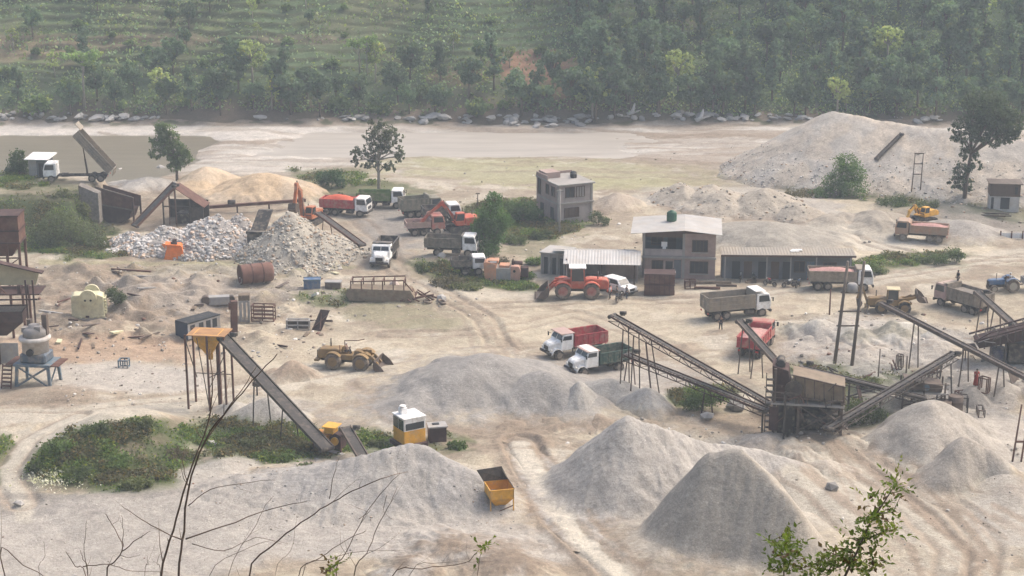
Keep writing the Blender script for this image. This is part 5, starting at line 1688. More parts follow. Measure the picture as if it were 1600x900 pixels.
MB().hexa([(-0.4, -0.6, 2.53), (3.0, -0.6, 2.53), (3.2, 2.5, 2.95), (-0.2, 2.5, 2.95), (-0.4, -0.6, 2.62), (3.0, -0.6, 2.62), (3.2, 2.5, 3.04), (-0.2, 2.5, 3.04)]).build('roof', M_WHITE, t)
door(t, 1.4, 2.2, 0.0, 2.0, 0.0, M_WINDARK)

# --- rusty site tank beside the shed
p = at(1030, 459)
t = thing('steel_water_tank', 'square rust brown steel tank standing beside the tin shed', 'tank', p, R(-5))
MB().box(-1.72, 1.72, -1.1, 1.1, -0.05, 2.55).build('shell', M_RUST, t)
r_ = MB()
for z in (0.0, 1.25, 2.5):
    r_.box(-1.78, 1.78, -1.16, 1.16, z, z + 0.08)
for x in (-1.15, -0.57, 0, 0.57, 1.15):
    r_.box(x - 0.03, x + 0.03, -1.15, -1.102, 0.082, 1.248).box(x - 0.03, x + 0.03, -1.15, -1.102, 1.332, 2.498)
r_.build('stiffeners', M_RUSTDARK, t)


# ------------------------------------------------------------------ conveyors
def conveyor(label, p_low, p_high, w=0.9, legs=(), truss=True, belt=None, frame=None, rails=False, depth=0.55, group='belt conveyors of the crushing plant', leg_splay=0.35, rollers=True):
    p_low = Vector(p_low); p_high = Vector(p_high)
    frame = frame or M_DARKSTEEL
    t = thing('conveyor', label, 'conveyor', p_low, 0, group)
    d = p_high - p_low
    L = d.length
    ax = d.normalized()
    sd = Vector((ax.y, -ax.x, 0)).normalized()
    up = sd.cross(ax).normalized()
    if up.z < 0: up = -up
    P = lambda s, a, b: ax * s + sd * a + up * b
    mb = MB()
    k = 0.42 if truss else 0.82
    mb.bar(P(0, 0, 0.02), P(L, 0, 0.02), w * k, 0.05, up)
    mb.bar(P(0.2, 0, -0.28), P(L - 0.2, 0, -0.28), w * k * 0.9, 0.03, up)
    mb.build('belt', belt or M_BELT, t)
    fr = MB()
    for s in (-1, 1):
        fr.bar(P(-0.1, s * w / 2, -0.02), P(L + 0.1, s * w / 2, -0.02), 0.10, 0.16 if truss else 0.30, up)
        if truss:
            fr.bar(P(0, s * w / 2, -depth), P(L, s * w / 2, -depth), 0.07, 0.07, up)
            n = max(3, int(L / 1.1))
            for i in range(n):
                a, b = L * i / n, L * (i + 1) / n
                fr.bar(P(a, s * w / 2, -depth), P(b, s * w / 2, -0.05) if i % 2 else P(b, s * w / 2, -depth), 0.045, 0.045, up)
                fr.bar(P(a, s * w / 2, -depth), P(a, s * w / 2, -0.05), 0.05, 0.05, ax)
                if not i % 2:
                    fr.bar(P(a, s * w / 2, -0.05), P(b, s * w / 2, -depth), 0.045, 0.045, up)
        if rails:
            fr.bar(P(0, s * (w / 2 + 0.05), 0.55), P(L, s * (w / 2 + 0.05), 0.55), 0.05, 0.05, up)
            for i in range(int(L / 1.6) + 1):
                fr.bar(P(i * 1.6, s * (w / 2 + 0.05), 0), P(i * 1.6, s * (w / 2 + 0.05), 0.55), 0.04, 0.04, ax)
    n = int(L / 0.8)
    if rollers:
        for i in range(n + 1):
            fr.tube(P(L * i / n, -w / 2, -0.10), P(L * i / n, w / 2, -0.10), 0.05, n=6)
    fr.build('frame', frame, t)
    for s in (0.0, L):
        MB().tube(P(s, -w / 2 - 0.08, -0.1), P(s, w / 2 + 0.08, -0.1), 0.19, n=12).build('pulley', M_CHASSIS, t)
    MB().box(-0.22, 0.22, -0.18, 0.18, 0, 0.3).tube((-0.3, 0, 0.25), (0.35, 0, 0.25), 0.17, n=10).build('drive_motor', M_CHASSIS, t).location = P(L - 0.7, 0, 0.12) + sd * (w / 2 + 0.25)
    for q in legs:
        fq, splay = (q if isinstance(q, tuple) else (q, 0.0))
        for s in (-1, 1):
            a = P(L * fq, s * w / 2, -0.1 if not truss else -depth)
            foot = a + ax * splay
            wx, wy = p_low.x + foot.x + sd.x * s * leg_splay, p_low.y + foot.y + sd.y * s * leg_splay
            fz = surf(wx, wy) - 0.1 - p_low.z
            b_ = Vector((wx - p_low.x, wy - p_low.y, fz))
            if b_.z < a.z - 0.3:
                MB().bar(a, b_, 0.11, 0.11).build('support_leg', frame, t)
    return t


def ab(px, pyg, py):
    """point seen at (px, py) standing above the ground spot seen at row pyg"""
    g = G(px, pyg)
    return above(g, py)


conveyor('long dark conveyor running down from the yellow hopper tower', ab(512, 722, 700), ab(352, 640, 524), 1.2, [(0.35, 0), (0.62, 0)], truss=False, frame=M_DARKSTEEL, rails=False)
conveyor('short steep conveyor dipping behind the grey apron beside the yellow drive', ab(578, 742, 731), ab(541, 712, 668), 0.95, [], truss=False, frame=M_STEEL)
conveyor('long truss conveyor reaching up over the green dump truck', ab(1200, 668, 630), ab(955, 612, 492), 0.95, [(0.90, 0), (0.83, 0.0), (0.75, -0.9)], frame=M_RUSTDARK)
conveyor('lower truss conveyor ending just behind the green dump truck', ab(1196, 678, 640), ab(978, 606, 553), 0.85, [(0.97, 0), (0.4, 0)], frame=M_RUSTDARK)
conveyor('small conveyor leaning over the red dump truck load', ab(1220, 612, 574), ab(1153, 580, 501), 0.7, [(0.85, 0), (0.55, 0)], truss=False, frame=M_STEEL)
conveyor('slender long conveyor slanting down across the right hand yard', ab(1612, 650, 596), ab(1372, 545, 473), 0.55, [(0.75, 0), (0.42, 0), (0.2, 0)], truss=False, frame=M_STEEL)
conveyor('dark inclined conveyor rising right from the crusher pit', ab(1293, 690, 668), ab(1487, 622, 551), 0.9, [(0.93, 0), (0.7, 0)], frame=M_DARKSTEEL)
conveyor('lattice conveyor leading right from the top of the crusher', ab(1445, 662, 622), ab(1248, 650, 573), 0.8, [(0.35, 0), (0.6, 0)], frame=M_DARKSTEEL)
conveyor('short conveyor at the right edge behind the loaded brown truck', ab(1580, 545, 506), ab(1523, 518, 456), 0.75, [(0.8, 0), (0.45, 0)], truss=False, frame=M_STEEL)
conveyor('old rusty conveyor slanting down beside the dark feed shed', ab(211, 362, 352), ab(277, 352, 287), 1.5, [(0.9, 0)], truss=False, frame=M_RUST)
conveyor('rusty conveyor lying on the right flank of the cobble heap', ab(566, 398, 382), ab(498, 368, 332), 0.9, [(0.8, 0)], truss=False, frame=M_RUST)
def GS(px, py):
    r = ray(px, py)
    ts = np.linspace(215 / r.y, 300 / r.y, 600)
    k = int(np.argmax(CH + r.z * ts < surfv(r.x * ts, r.y * ts)))
    return Vector((r.x * ts[k], r.y * ts[k], CH + r.z * ts[k]))


conveyor('dark plank conveyor lying up the slope of the huge stone heap', GS(1369, 250) + Vector((0, -0.2, 0.3)), GS(1408, 213) + Vector((0, -0.2, 0.45)), 0.5, [], truss=False, frame=M_DARKSTEEL, belt=M_DARKSTEEL, rollers=False)


# ------------------------------------------------------------------ yellow hopper tower (left)
def hopper_mesh(w0, d0, w1, d1, z0, z1, z2, th=0.05):
    """pyramid hopper: mouth w0 x d0 between z1 and z2 (upright rim), outlet w1 x d1 at z0; open on top"""
    mb = MB()
    A = [(-w0 / 2, -d0 / 2), (w0 / 2, -d0 / 2), (w0 / 2, d0 / 2), (-w0 / 2, d0 / 2)]
    B = [(-w1 / 2, -d1 / 2), (w1 / 2, -d1 / 2), (w1 / 2, d1 / 2), (-w1 / 2, d1 / 2)]

    def ring(P, z, k):
        return [(x - math.copysign(k, x), y - math.copysign(k, y), z) for x, y in P]
    mb.loft([ring(B, z0, 0), ring(A, z1, 0), ring(A, z2, 0), ring(A, z2, th), ring(A, z1, th), ring(B, z0, th)], caps=False)
    for i in range(4):
        a, b = A[i], A[(i + 1) % 4]
        mb.bar((*a, z2), (*b, z2), 0.09, 0.09)
    return mb


p = at(340, 640)
t = thing('hopper_tower', 'yellow hopper held up on tall rusty posts above the long conveyor', 'hopper', (p[0] - 0.6, p[1] + 0.6, p[2]), R(-8))
zt = above(Vector(p), 522).z - p[2]
HB = hopper_mesh(2.3, 2.0, 0.6, 0.6, zt - 2.0, zt - 0.55, zt)
HB.build('hopper', P_YEL, t)
MB().tube((0.1, 0, zt - 2.6), (0.1, 0, zt - 2.0), 0.22, n=10).build('outlet', P_YEL, t)
MB().box(-1.7, 1.9, -1.3, 1.3, zt - 0.02, zt + 0.04).build('top_plate', mat('rusted_yellow_plate', (0.36, 0.2, 0.09), 0.2, 1, 0.8, 0, (RUSTC, 0.3)), t)
for x, y in ((-1.9, -1.1), (0.2, -1.25), (1.75, -1.1), (-1.9, 1.1), (1.75, 1.1)):
    MB().bar((x, y, zt), (x, y, -0.4), 0.17).build('post', M_RUST, t)
MB().bar((0.75, 0.2, zt - 0.1), (0.75, 0.2, -0.3), 0.32).build('post', M_RUST, t)
MB().bar((-0.75, -1.2, zt - 0.2), (0.15, -1.25, 0.4), 0.07).bar((-1.9, -1.1, zt - 0.4), (-0.9, -1.2, zt * 0.45), 0.07).bar((0.2, -1.25, zt * 0.45), (1.75, -1.1, zt * 0.55), 0.07).bar((0.2, -1.25, zt * 0.3), (1.75, -1.1, zt * 0.75), 0.07).bar((-1.9, 1.1, zt * 0.4), (1.75, 1.1, zt * 0.4), 0.07).build('bracing', M_DARKSTEEL, t)
LEFT_TOWER = p

p = at(402, 618)
t = thing('vibrator_motor', 'small dark motor on a post below the long left conveyor', 'motor', p, 0)
MB().bar((0, 0, -0.1), (0, 0, 1.0), 0.14).build('post', M_DARKSTEEL, t)
MB().tube((-0.4, 0, 1.15), (0.4, 0, 1.15), 0.22, n=12).box(-0.3, 0.3, -0.2, 0.2, 0.92, 1.0).build('body', M_DARKSTEEL, t)

# yellow drive unit at the foot of the conveyor
p = at(513, 706); p = (p[0], p[1], p[2] + 0.25)
t = thing('drive_unit', 'yellow gearbox and chute at the lower end of the left conveyor', 'machine', p, R(-20))
MB().box(-1.2, 0.35, -0.7, 0.7, 0.55, 1.45).box(-1.0, 0.2, -0.55, 0.55, 1.45, 1.52).build('gearbox', mat('rust_streaked_yellow', (0.47, 0.22, 0.05), 0.25, 1, 0.7, 0, (RUSTC, 0.4)), t, bevel=0.05)
MB().box(-0.1, 0.75, -0.5, 0.5, 1.55, 2.15).box(-0.25, 1.05, -0.7, 0.7, 2.152, 2.24).build('motor_cover', P_YEL, t, bevel=0.03)
MB().prism([(0.4, 0.3), (1.5, 0.3), (1.5, 1.5), (0.9, 1.7), (0.4, 1.2)], -0.55, 0.55).build('chute', M_RUSTDARK, t)
MB().bar((1.5, -0.6, 1.5), (1.5, -0.6, -0.6), 0.12).build('leg', M_RUST, t)
MB().bar((-1.1, -0.6, 0.6), (-1.1, -0.6, -0.5), 0.12).build('leg', M_RUST, t)
MB().bar((-1.1, 0.6, 0.6), (-1.1, 0.6, -0.5), 0.12).build('leg', M_RUST, t)
MB().bar((0.3, -0.75, 0.2), (2.3, -0.75, -0.1), 0.5, 0.07).build('spill_plate', P_GREYPANEL, t)
MB().tube((0.95, -0.7, 1.0), (0.95, -0.5, 1.0), 0.36, n=16).build('pulley', P_YEL, t)

# yellow cabin with white top
p = at(640, 697)
t = thing('control_cabin', 'yellow control cabin with white roof and wide dark windows', 'cabin', p, R(31))
MB().box(-1.05, 1.05, -1.05, 1.05, 0.5, 1.75).build('lower_wall', P_YEL, t, bevel=0.03)
MB().box(-1.05, 1.05, -1.05, 1.05, 1.752, 2.85).build('upper_wall', M_WHITE, t, bevel=0.03)
MB().box(-1.12, 1.12, -1.12, 1.12, 2.852, 2.95).build('roof', M_WHITE, t, bevel=0.02)
for y, a in ((-1.06, 'x'),):
    MB().box(-0.9, 0.9, -1.085, -1.055, 1.85, 2.45).build('window', M_GLASS, t)
MB().box(-1.085, -1.055, -0.95, -0.05, 1.78, 2.75).build('window', M_GLASS, t)
MB().box(-1.085, -1.055, 0.05, 0.95, 1.78, 2.75).build('window', M_GLASS, t)
MB().box(-0.7, -0.1, 0.1, 0.7, 2.952, 3.5).lathe([(0.22, 3.5), (0.3, 3.6), (0.3, 3.68)], 12, (-0.4, 0.4)).build('roof_fan', M_WHITE, t, bevel=0.03)
MB().box(-1.3, 1.1, -1.4, -1.06, 0.2, 0.55).box(-1.4, -1.06, -1.4, 1.1, 0.2, 0.55).build('skirt', M_RUSTDARK, t)
for x, y in ((-0.9, -0.9), (0.9, -0.9), (0.9, 0.9), (-0.9, 0.9)):
    MB().bar((x, y, 0.5), (x, y, -0.4), 0.2).build('leg', M_RUST, t)
p2 = at(683, 690)
t = thing('switch_box', 'rust brown cabinet with pale lid beside the yellow cabin', 'cabinet', p2, R(12))
MB().box(-0.75, 0.75, -0.6, 0.6, -0.05, 1.5).build('body', M_RUSTDARK, t)
MB().box(-0.85, 0.85, -0.7, 0.7, 1.502, 1.62).build('lid', P_GREYPANEL, t)
MB().box(-0.4, 0.2, -0.1, 0.3, 1.622, 1.68).build('hatch', M_BLACK, t)
p2 = at(604, 722)
t = thing('red_barrel_skid', 'faded red steel skid half buried left of the yellow cabin', 'skid', p2, R(31))
MB().box(-0.8, 0.8, -0.5, 0.5, 0.0, 0.75).build('body', P_REDDUSTY, t)
MB().box(-0.9, 0.9, -0.6, 0.6, 0.752, 0.85).build('lid', M_RUSTDARK, t)

# yellow feed hopper in the foreground heap
p = at(779, 806)
t = thing('feed_hopper', 'yellow feed hopper on thin legs half buried in crushed stone', 'hopper', (p[0] + 0.05, p[1] + 0.7, p[2]), R(14))
t.scale = (0.84, 0.84, 0.95)
zt = 2.35
HB = hopper_mesh(2.3, 2.4, 0.7, 0.7, 0.55, 1.55, zt)
HB.build('hopper', P_YEL, t)
mb = MB().hexa([(-1.2, 1.18, zt), (1.2, 1.18, zt), (1.2, 1.24, zt), (-1.2, 1.24, zt), (-1.9, 1.2, zt + 1.1), (0.6, 1.5, zt + 1.15), (0.6, 1.56, zt + 1.15), (-1.9, 1.26, zt + 1.1)])
mb.build('back_plate', M_DARKSTEEL, t)
MB().hexa([(1.12, -1.2, zt), (1.18, -1.2, zt), (1.18, 1.2, zt), (1.12, 1.2, zt), (1.10, -1.2, zt + 0.12), (1.16, -1.2, zt + 0.12), (0.65, 1.5, zt + 0.9), (0.59, 1.5, zt + 0.9)]).build('side_plate', M_DARKSTEEL, t)
for x, y in ((-1.1, -1.15), (1.1, -1.15), (1.1, 1.15), (-1.1, 1.15)):
    MB().bar((x, y, zt), (x, y, -0.4), 0.10).build('leg', P_YEL, t)
MB().box(-0.5, 0.5, -0.6, 0.6, 0.15, 0.5).tube((-0.8, -0.2, 0.3), (0.8, -0.2, 0.3), 0.15).bar((-1.1, -1.15, 0.2), (1.1, -1.15, 0.9), 0.07).build('feeder', M_RUST, t)

# ------------------------------------------------------------------ crusher at the right
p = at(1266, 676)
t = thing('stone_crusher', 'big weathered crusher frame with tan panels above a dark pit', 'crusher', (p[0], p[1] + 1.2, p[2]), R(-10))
z0 = -0.3
for x, y in ((-3.0, -1.6), (-0.9, -1.6), (2.8, -1.6), (-3.0, 1.6), (0.2, 1.6), (2.8, 1.6)):
    MB().bar((x, y, z0), (x, y, 3.2 if x > -3 else 5.8), 0.22).build('post', M_STEEL, t)
MB().box(-3.3, 3.0, -1.8, 1.8, 2.55, 2.72).build('deck', M_CONC, t)
MB().hexa([(-1.3, -1.3, 3.35), (3.1, -1.3, 2.75), (3.1, 1.3, 2.75), (-1.3, 1.3, 3.35), (-1.5, -1.4, 5.2), (3.0, -1.4, 4.35), (3.0, 1.4, 4.35), (-1.5, 1.4, 5.2)]).build('screen_box', M_CRUSHPANEL, t)
rb = MB()
for i in range(6):
    x = -1.2 + i * 0.82
    z = 3.32 - 0.136 * (x + 1.3)
    rb.bar((x, -1.42, z), (x - 0.1, -1.5, z + 1.8), 0.09)
rb.bar((-1.5, -1.5, 5.25), (3.0, -1.5, 4.4), 0.12).bar((-1.3, -1.42, 3.3), (3.1, -1.42, 2.8), 0.12)
rb.build('screen_frame', M_STEEL, t)
MB().box(-3.2, -1.7, -1.3, 1.2, 2.722, 4.2).prism([(-3.2, 4.2), (-1.7, 4.2), (-1.9, 5.5), (-3.3, 5.9)], -1.2, 1.1).build('crusher_body', M_RUSTDARK, t)
st = MB()
for i in range(9):
    st.box(-3.75, -3.05, -1.7, -1.3, 0.3 + i * 0.55, 0.38 + i * 0.55)
st.bar((-3.75, -1.75, 0), (-3.75, -1.75, 5.4), 0.08).bar((-3.05, -1.75, 0), (-3.05, -1.75, 5.4), 0.08)
st.build('ladder', M_DARKSTEEL, t)
MB().tube((-2.6, -0.9, 6.0), (-2.6, 0.7, 6.0), 0.35, n=14).box(-3.0, -2.2, -0.6, 0.4, 5.5, 6.0).build('motor', M_CHASSIS, t)
MB().tube((-1.4, -1.75, 4.0), (-1.4, -1.55, 4.0), 0.75, n=20).build('flywheel', M_DARKSTEEL, t)
rl = MB()
for x in np.linspace(-3.2, 2.9, 7):
    rl.bar((x, -1.78, 2.72), (x, -1.78, 3.7), 0.06)
rl.bar((-3.2, -1.78, 3.7), (-1.3, -1.78, 3.7), 0.06).bar((-3.2, -1.78, 3.2), (2.9, -1.78, 3.2), 0.05)
rl.build('handrail', M_STEEL, t)
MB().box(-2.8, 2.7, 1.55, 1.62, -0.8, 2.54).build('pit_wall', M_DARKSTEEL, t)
MB().box(-2.7, -1.2, -1.0, 1.5, -0.8, 2.3).box(-0.6, 2.5, -0.6, 1.5, -0.8, 1.5).tube((-0.4, -0.9, 1.0), (2.2, -0.9, 1.0), 0.4, n=12).build('pit_shade_mass', M_CHASSIS, t)  # dark boxes and drum added to stand in for the pit's shade
rq = random.Random(9)
for i in range(14):
    x = rq.uniform(-3.2, 2.8); z = rq.uniform(0.2, 4.6)
    MB().bar((x, -1.85 - 0.01 * i, z), (x + rq.uniform(-1.2, 1.2), -1.85 - 0.01 * i, z + rq.uniform(-0.9, 0.9)), rq.uniform(0.05, 0.14)).build('loose_bar', rq.choice((M_STEEL, M_DARKSTEEL, M_RUST)), t)
MB().box(-3.4, -2.6, -1.9, -1.85, 0.2, 2.4).build('hanging_sheet', M_RUSTDARK, t)
MB().bar((2.8, -1.6, 2.5), (-0.9, -1.6, 0.2), 0.09).bar((-0.9, -1.6, 2.5), (2.8, -1.6, 0.2), 0.09).bar((0.9, -1.5, 2.4), (3.4, -1.5, 0.6), 0.6, 0.08).build('bracing', M_STEEL, t)
for px, pyb, pyt in ((1190, 686, 640), (1224, 690, 612)):
    g = G(px, pyb)
    o = MB().bar((0, 0, -0.3), (0, 0, above(g, pyt).z - g.z), 0.15).bar((-0.4, 0, above(g, pyt).z - g.z - 0.2), (0.4, 0, above(g, pyt).z - g.z - 0.2), 0.1).build('post', M_DARKSTEEL)
    o.name = 'steel_post'
    o.location = g
    tag(o, 'short dark steel post with crosspiece %s the crusher platform' % ('left of' if px < 1200 else 'directly before'), 'post', 'posts round the crusher')

# screens and drums right of the crusher
p = at(1440, 632)
t = thing('vibrating_screen', 'grey vibrating screen on a cluttered steel frame below the crossing conveyors', 'screen', p, R(-6))
for x, y in ((-1.9, -1.0), (1.9, -1.0), (-1.9, 1.0), (1.9, 1.0)):
    MB().bar((x, y, -0.3), (x, y, 2.4), 0.16).build('post', M_STEEL, t)
MB().box(-2.2, 2.2, -1.2, 1.2, 1.3, 1.42).build('platform', M_CONC, t)
MB().hexa([(-1.7, -0.9, 1.6), (1.6, -0.9, 1.45), (1.6, 0.9, 1.45), (-1.7, 0.9, 1.6), (-1.8, -1, 2.6), (1.7, -1, 2.1), (1.7, 1, 2.1), (-1.8, 1, 2.6)]).build('screen_box', M_STEEL, t)
MB().tube((0.2, -1.05, 1.9), (0.2, 1.1, 1.9), 0.3, n=14).build('shaft', P_BLUEGREY, t)
MB().bar((-1.9, -1.05, 0.1), (1.9, -1.05, 1.2), 0.08).bar((-2.2, -1.2, 2.3), (2.2, -1.2, 2.3), 0.06).bar((-2.2, -1.2, 1.9), (2.2, -1.2, 1.9), 0.05).build('bracing', M_STEEL, t)
for (px, py, lb, rr, hh) in ((1473, 652, 'left grey steel drum of two standing behind the rounded sand heap', 0.72, 1.6), (1492, 646, 'right grey steel drum of two standing behind the rounded sand heap', 0.68, 1.7)):
    o = MB().lathe([(rr, -0.1), (rr, hh * 0.33), (rr + 0.03, hh * 0.35), (rr, hh * 0.37), (rr, hh * 0.68), (rr + 0.03, hh * 0.7), (rr, hh * 0.72), (rr, hh), (rr * 0.9, hh + 0.03), (rr * 0.88, hh - 0.06)], 20).build('steel_drum', M_STEEL)
    o.location = at(px, py)
    tag(o, lb, 'drum', 'drums near the crusher')

# dark feed plant at the right edge
p = at(1572, 566)
t = thing('feed_plant', 'dark steel feed plant with sloping roofed chute at the right edge', 'plant', p, R(-4))
MB().prism([(-3.2, 2.3), (3.4, 4.4), (3.4, 3.0), (-0.6, 2.2), (-3.0, 1.7)], -1.2, 1.2).build('chute', M_RUSTDARK, t)
MB().bar((-3.6, -1.3, 2.45), (3.6, -1.3, 4.75), 0.16).bar((-3.6, 1.3, 2.45), (3.6, 1.3, 4.75), 0.16).path([(-3.4, -1.3, 2.5), (-2.0, -1.3, 3.4), (0.4, -1.3, 4.1), (3.6, -1.3, 5.1)], 0.06, 6).build('cover_frame', M_RUSTDARK, t)
rq = random.Random(31)
for i in range(16):
    x = rq.uniform(-3.4, 3.4); z = rq.uniform(0.2, 3.2)
    MB().bar((x, -1.4 - 0.012 * i, z), (x + rq.uniform(-1.4, 1.4), -1.4 - 0.012 * i, z + rq.uniform(-0.7, 1.0)), rq.uniform(0.05, 0.13)).build('loose_bar', rq.choice((M_STEEL, M_DARKSTEEL, M_RUST, P_GREYPANEL)), t)
for x in np.arange(-3.0, 3.5, 0.9):
    MB().bar((x, -1.3, 2.45 + (x + 3.6) * 0.319), (x, 1.3, 2.45 + (x + 3.6) * 0.319), 0.1).build('cross_tie', M_DARKSTEEL, t)
for x in np.arange(-2.4, 3.4, 0.7):
    MB().bar((x, -1.24, 1.95 + (x + 3) * 0.15), (x, -1.24, 2.5 + (x + 3) * 0.32), 0.08).build('rib', M_DARKSTEEL, t)
for x, y in ((-0.4, -1.1), (3.0, -1.1), (-0.4, 1.1), (3.0, 1.1)):
    MB().bar((x, y, 2.6), (x, y, -0.3), 0.2).build('post', M_DARKSTEEL, t)
MB().box(-1.6, -0.2, -1.0, 0.6, 0.0, 1.5).build('motor_housing', paint('navy_paint', (0.035, 0.045, 0.085), 0.3), t, bevel=0.05)
MB().box(0.0, 3.2, -0.8, 0.9, 0.2, 2.1).build('engine_box', M_CHASSIS, t)
MB().path([(2.4, -1.3, 4.3), (2.4, -1.3, 5.6), (2.9, -1.3, 5.6), (2.9, -1.3, 4.4)], 0.06, 6).build('hoop_rail', M_STEEL, t)
MB().box(-4.4, -3.1, -0.8, 0.8, 1.3, 1.6).bar((-4.2, -0.7, 1.3), (-4.2, -0.7, -0.2), 0.1).bar((-4.2, 0.7, 1.3), (-4.2, 0.7, -0.2), 0.1).build('discharge_lip', M_RUSTDARK, t)


# ------------------------------------------------------------------ poles
def pole_frame(label, pb, pyt, sep, lean=0.0, r=0.12, bars=(), cat='pole frame', rungs=0, name='pole_frame', arms=0.0, material=None, on_heap=False):
    g = GS(*pb) if on_heap else G(*pb)
    h = above(g, pyt).z - g.z
    m = material or M_STEEL
    t = thing(name, label, cat, g, 0, None)
    for s in (-1, 1):
        if sep == 0 and s == 1: break
        MB().path([(s * sep / 2, 0, -0.5), (s * sep / 2 * 0.92 + lean, 0, h)], [r, r * 0.75], 8).build('pole', m, t)
    for b in bars:
        z = h * b
        c = lean * b
        MB().bar((c - sep / 2 - arms, 0, z), (c + sep / 2 + arms, 0, z), 0.14).build('crossbar', m, t)
    return t, g, h


M_POLE = mat('weathered_pole', (0.15, 0.12, 0.095), 0.25, 2, 0.9)
t, g, h = pole_frame('tall leaning twin pole frame with crossbars behind the crusher', (1317, 570), 408, 1.75, 0.75, 0.19, (0.38, 0.52, 0.70), arms=0.25, material=M_POLE)
MB().lathe([(0.42, h * 0.70 + 0.08), (0.55, h * 0.70 + 0.15), (0.55, h * 0.70 + 0.75), (0.38, h * 0.70 + 0.95)], 14, (0.52, 0)).build('transformer', P_GREYPANEL, t)
pole_frame('ladder like twin pole standing before the huge stone heap', (1431, 299), 239, 1.25, 0.15, 0.09, (0.45, 0.72, 0.99), arms=0.05, material=M_POLE, on_heap=True)
pole_frame('low post frame on the river flats left of the huge stone heap', (1204, 247), 225, 2.0, 0, 0.09, (0.97,), arms=0.4, material=M_POLE)
pole_frame('rusty twin posts at the right edge beside the small domed sand heap', (1588, 722), 632, 0.75, 0.4, 0.09, (0.35,), material=M_RUST)
pole_frame('single rusty post in front of the loaded brown truck', (1296, 492), 452, 0, 0, 0.10, (), 'post', name='steel_post', material=M_RUST)
pole_frame('thin bent post on the silt heaps under the slender conveyor', (1372, 590), 545, 0, 0.05, 0.07, (), 'post', name='steel_post', material=M_POLE)
pole_frame('short dark post standing among weeds in front of silt heaps', (1416, 582), 556, 0, 0, 0.09, (), 'post', name='steel_post', material=M_POLE)
pole_frame('grey concrete power pole in front of the unfinished house', (874, 366), 296, 0, 0.05, 0.13, (0.97,), 'power pole', name='power_pole', arms=0.45, material=M_CONC)
pole_frame('dark post between the big bush and the dry river bed', (746, 325), 302, 0, 0.05, 0.10, (0.98,), 'post', name='steel_post', arms=0.3, material=M_POLE)

# ------------------------------------------------------------------ plant at the left edge
p = at(22, 520)
t = thing('hopper_tower', 'rust brown upper hopper tower at the left edge of the yard', 'hopper', p, R(3))
zb = above(Vector(p), 398).z - p[2]; ztp = above(Vector(p), 333).z - p[2]
MB().box(-3.6, 1.65, -1.5, 1.5, zb + 1.6, ztp).loft([[(-3.6, -1.5, zb + 1.6), (1.65, -1.5, zb + 1.6), (1.65, 1.5, zb + 1.6), (-3.6, 1.5, zb + 1.6)], [(-2.0, -0.6, zb), (0.6, -0.6, zb), (0.6, 0.6, zb), (-2.0, 0.6, zb)]]).build('hopper', M_RUST, t)
bd = MB()
for z in (zb + 1.6, zb + 2.9, ztp):
    bd.box(-3.68, 1.73, -1.58, 1.58, z - 0.08, z + 0.08)
bd.build('bands', M_RUSTDARK, t)
for x, y in ((1.55, -1.4), (1.55, 1.4), (0.3, -1.4), (-3.4, -1.4), (-3.4, 1.4)):
    MB().bar((x, y, zb + 1.6), (x, y, -0.3), 0.24).build('post', M_RUST, t)
MB().bar((1.55, -1.4, zb), (-1.0, -1.4, zb - 1.8), 0.1).bar((0.3, -1.4, zb * 0.8), (1.55, -1.4, zb * 0.6), 0.1).bar((1.55, -1.4, zb * 0.8), (0.3, -1.4, zb * 0.6), 0.1).bar((-3.4, -1.4, zb * 0.75), (1.55, -1.4, zb * 0.75), 0.12).bar((-3.4, -1.4, zb), (1.55, -1.4, zb), 0.12).build('bracing', M_RUSTDARK, t)

p = at(20, 560)
t = thing('loading_bay', 'cream clad lean to with dark lower hopper below the rusty tower', 'loading bay', p, R(3))
zr = above(Vector(p), 432).z - p[2]
zl = above(Vector(p), 455).z - p[2]
MB().hexa([(-4.0, 0.7, zr + 1.9), (3.4, 0.7, zr), (3.4, 1.7, zr), (-4.0, 1.7, zr + 1.9), (-4.0, 0.7, zr + 2.02), (3.4, 0.7, zr + 0.12), (3.4, 1.7, zr + 0.12), (-4.0, 1.7, zr + 2.02)]).build('roof', M_RUSTDARK, t)
MB().prism([(-3.9, zl + 0.3), (2.6, zl + 0.3), (3.0, zr + 0.02), (-3.9, zr + 1.8)], 1.2, 1.3).build('cladding', M_CREAMSHEET, t)
MB().box(-4.0, 3.5, -1.6, 1.6, zl, zl + 0.12).box(-4.0, 3.3, -1.7, -1.6, zl - 0.5, zl - 0.35).build('platform', M_RUSTDARK, t)
rl = MB()
for x in (-0.5, 1.5, 2.3):
    rl.box(x - 0.17, x + 0.17, -1.5, -1.2, zl + 0.12, zl + 1.0)
rl.build('motors', M_RUSTDARK, t)
for x in (-3.4, -0.9, 2.2, 2.9):
    MB().bar((x, -1.5, zr if x > 0 else zr + 1.0), (x, -1.5, -0.3), 0.16).build('post', M_RUSTDARK, t)
MB().bar((-1.6, -1.55, zr + 1.0), (0.2, -1.55, zl + 0.2), 0.08).build('brace', M_RUST, t)
hm = hopper_mesh(4.6, 2.6, 0.8, 0.8, zl - 4.2, zl - 2.6, zl - 1.5)
h_ = hm.build('lower_hopper', M_RUSTDARK, t)
h_.location = (-0.6, -0.4, -0.2)
MB().box(-2.8, 1.6, -1.6, 0.8, zl - 1.95, zl - 1.85).build('hopper_fill', LOADM, t).location = (0, 0, 0.05)
MB().box(-2.6, 0.9, -1.2, -1.1, -0.2, 1.9).build('lower_panel', P_GREYPANEL, t)

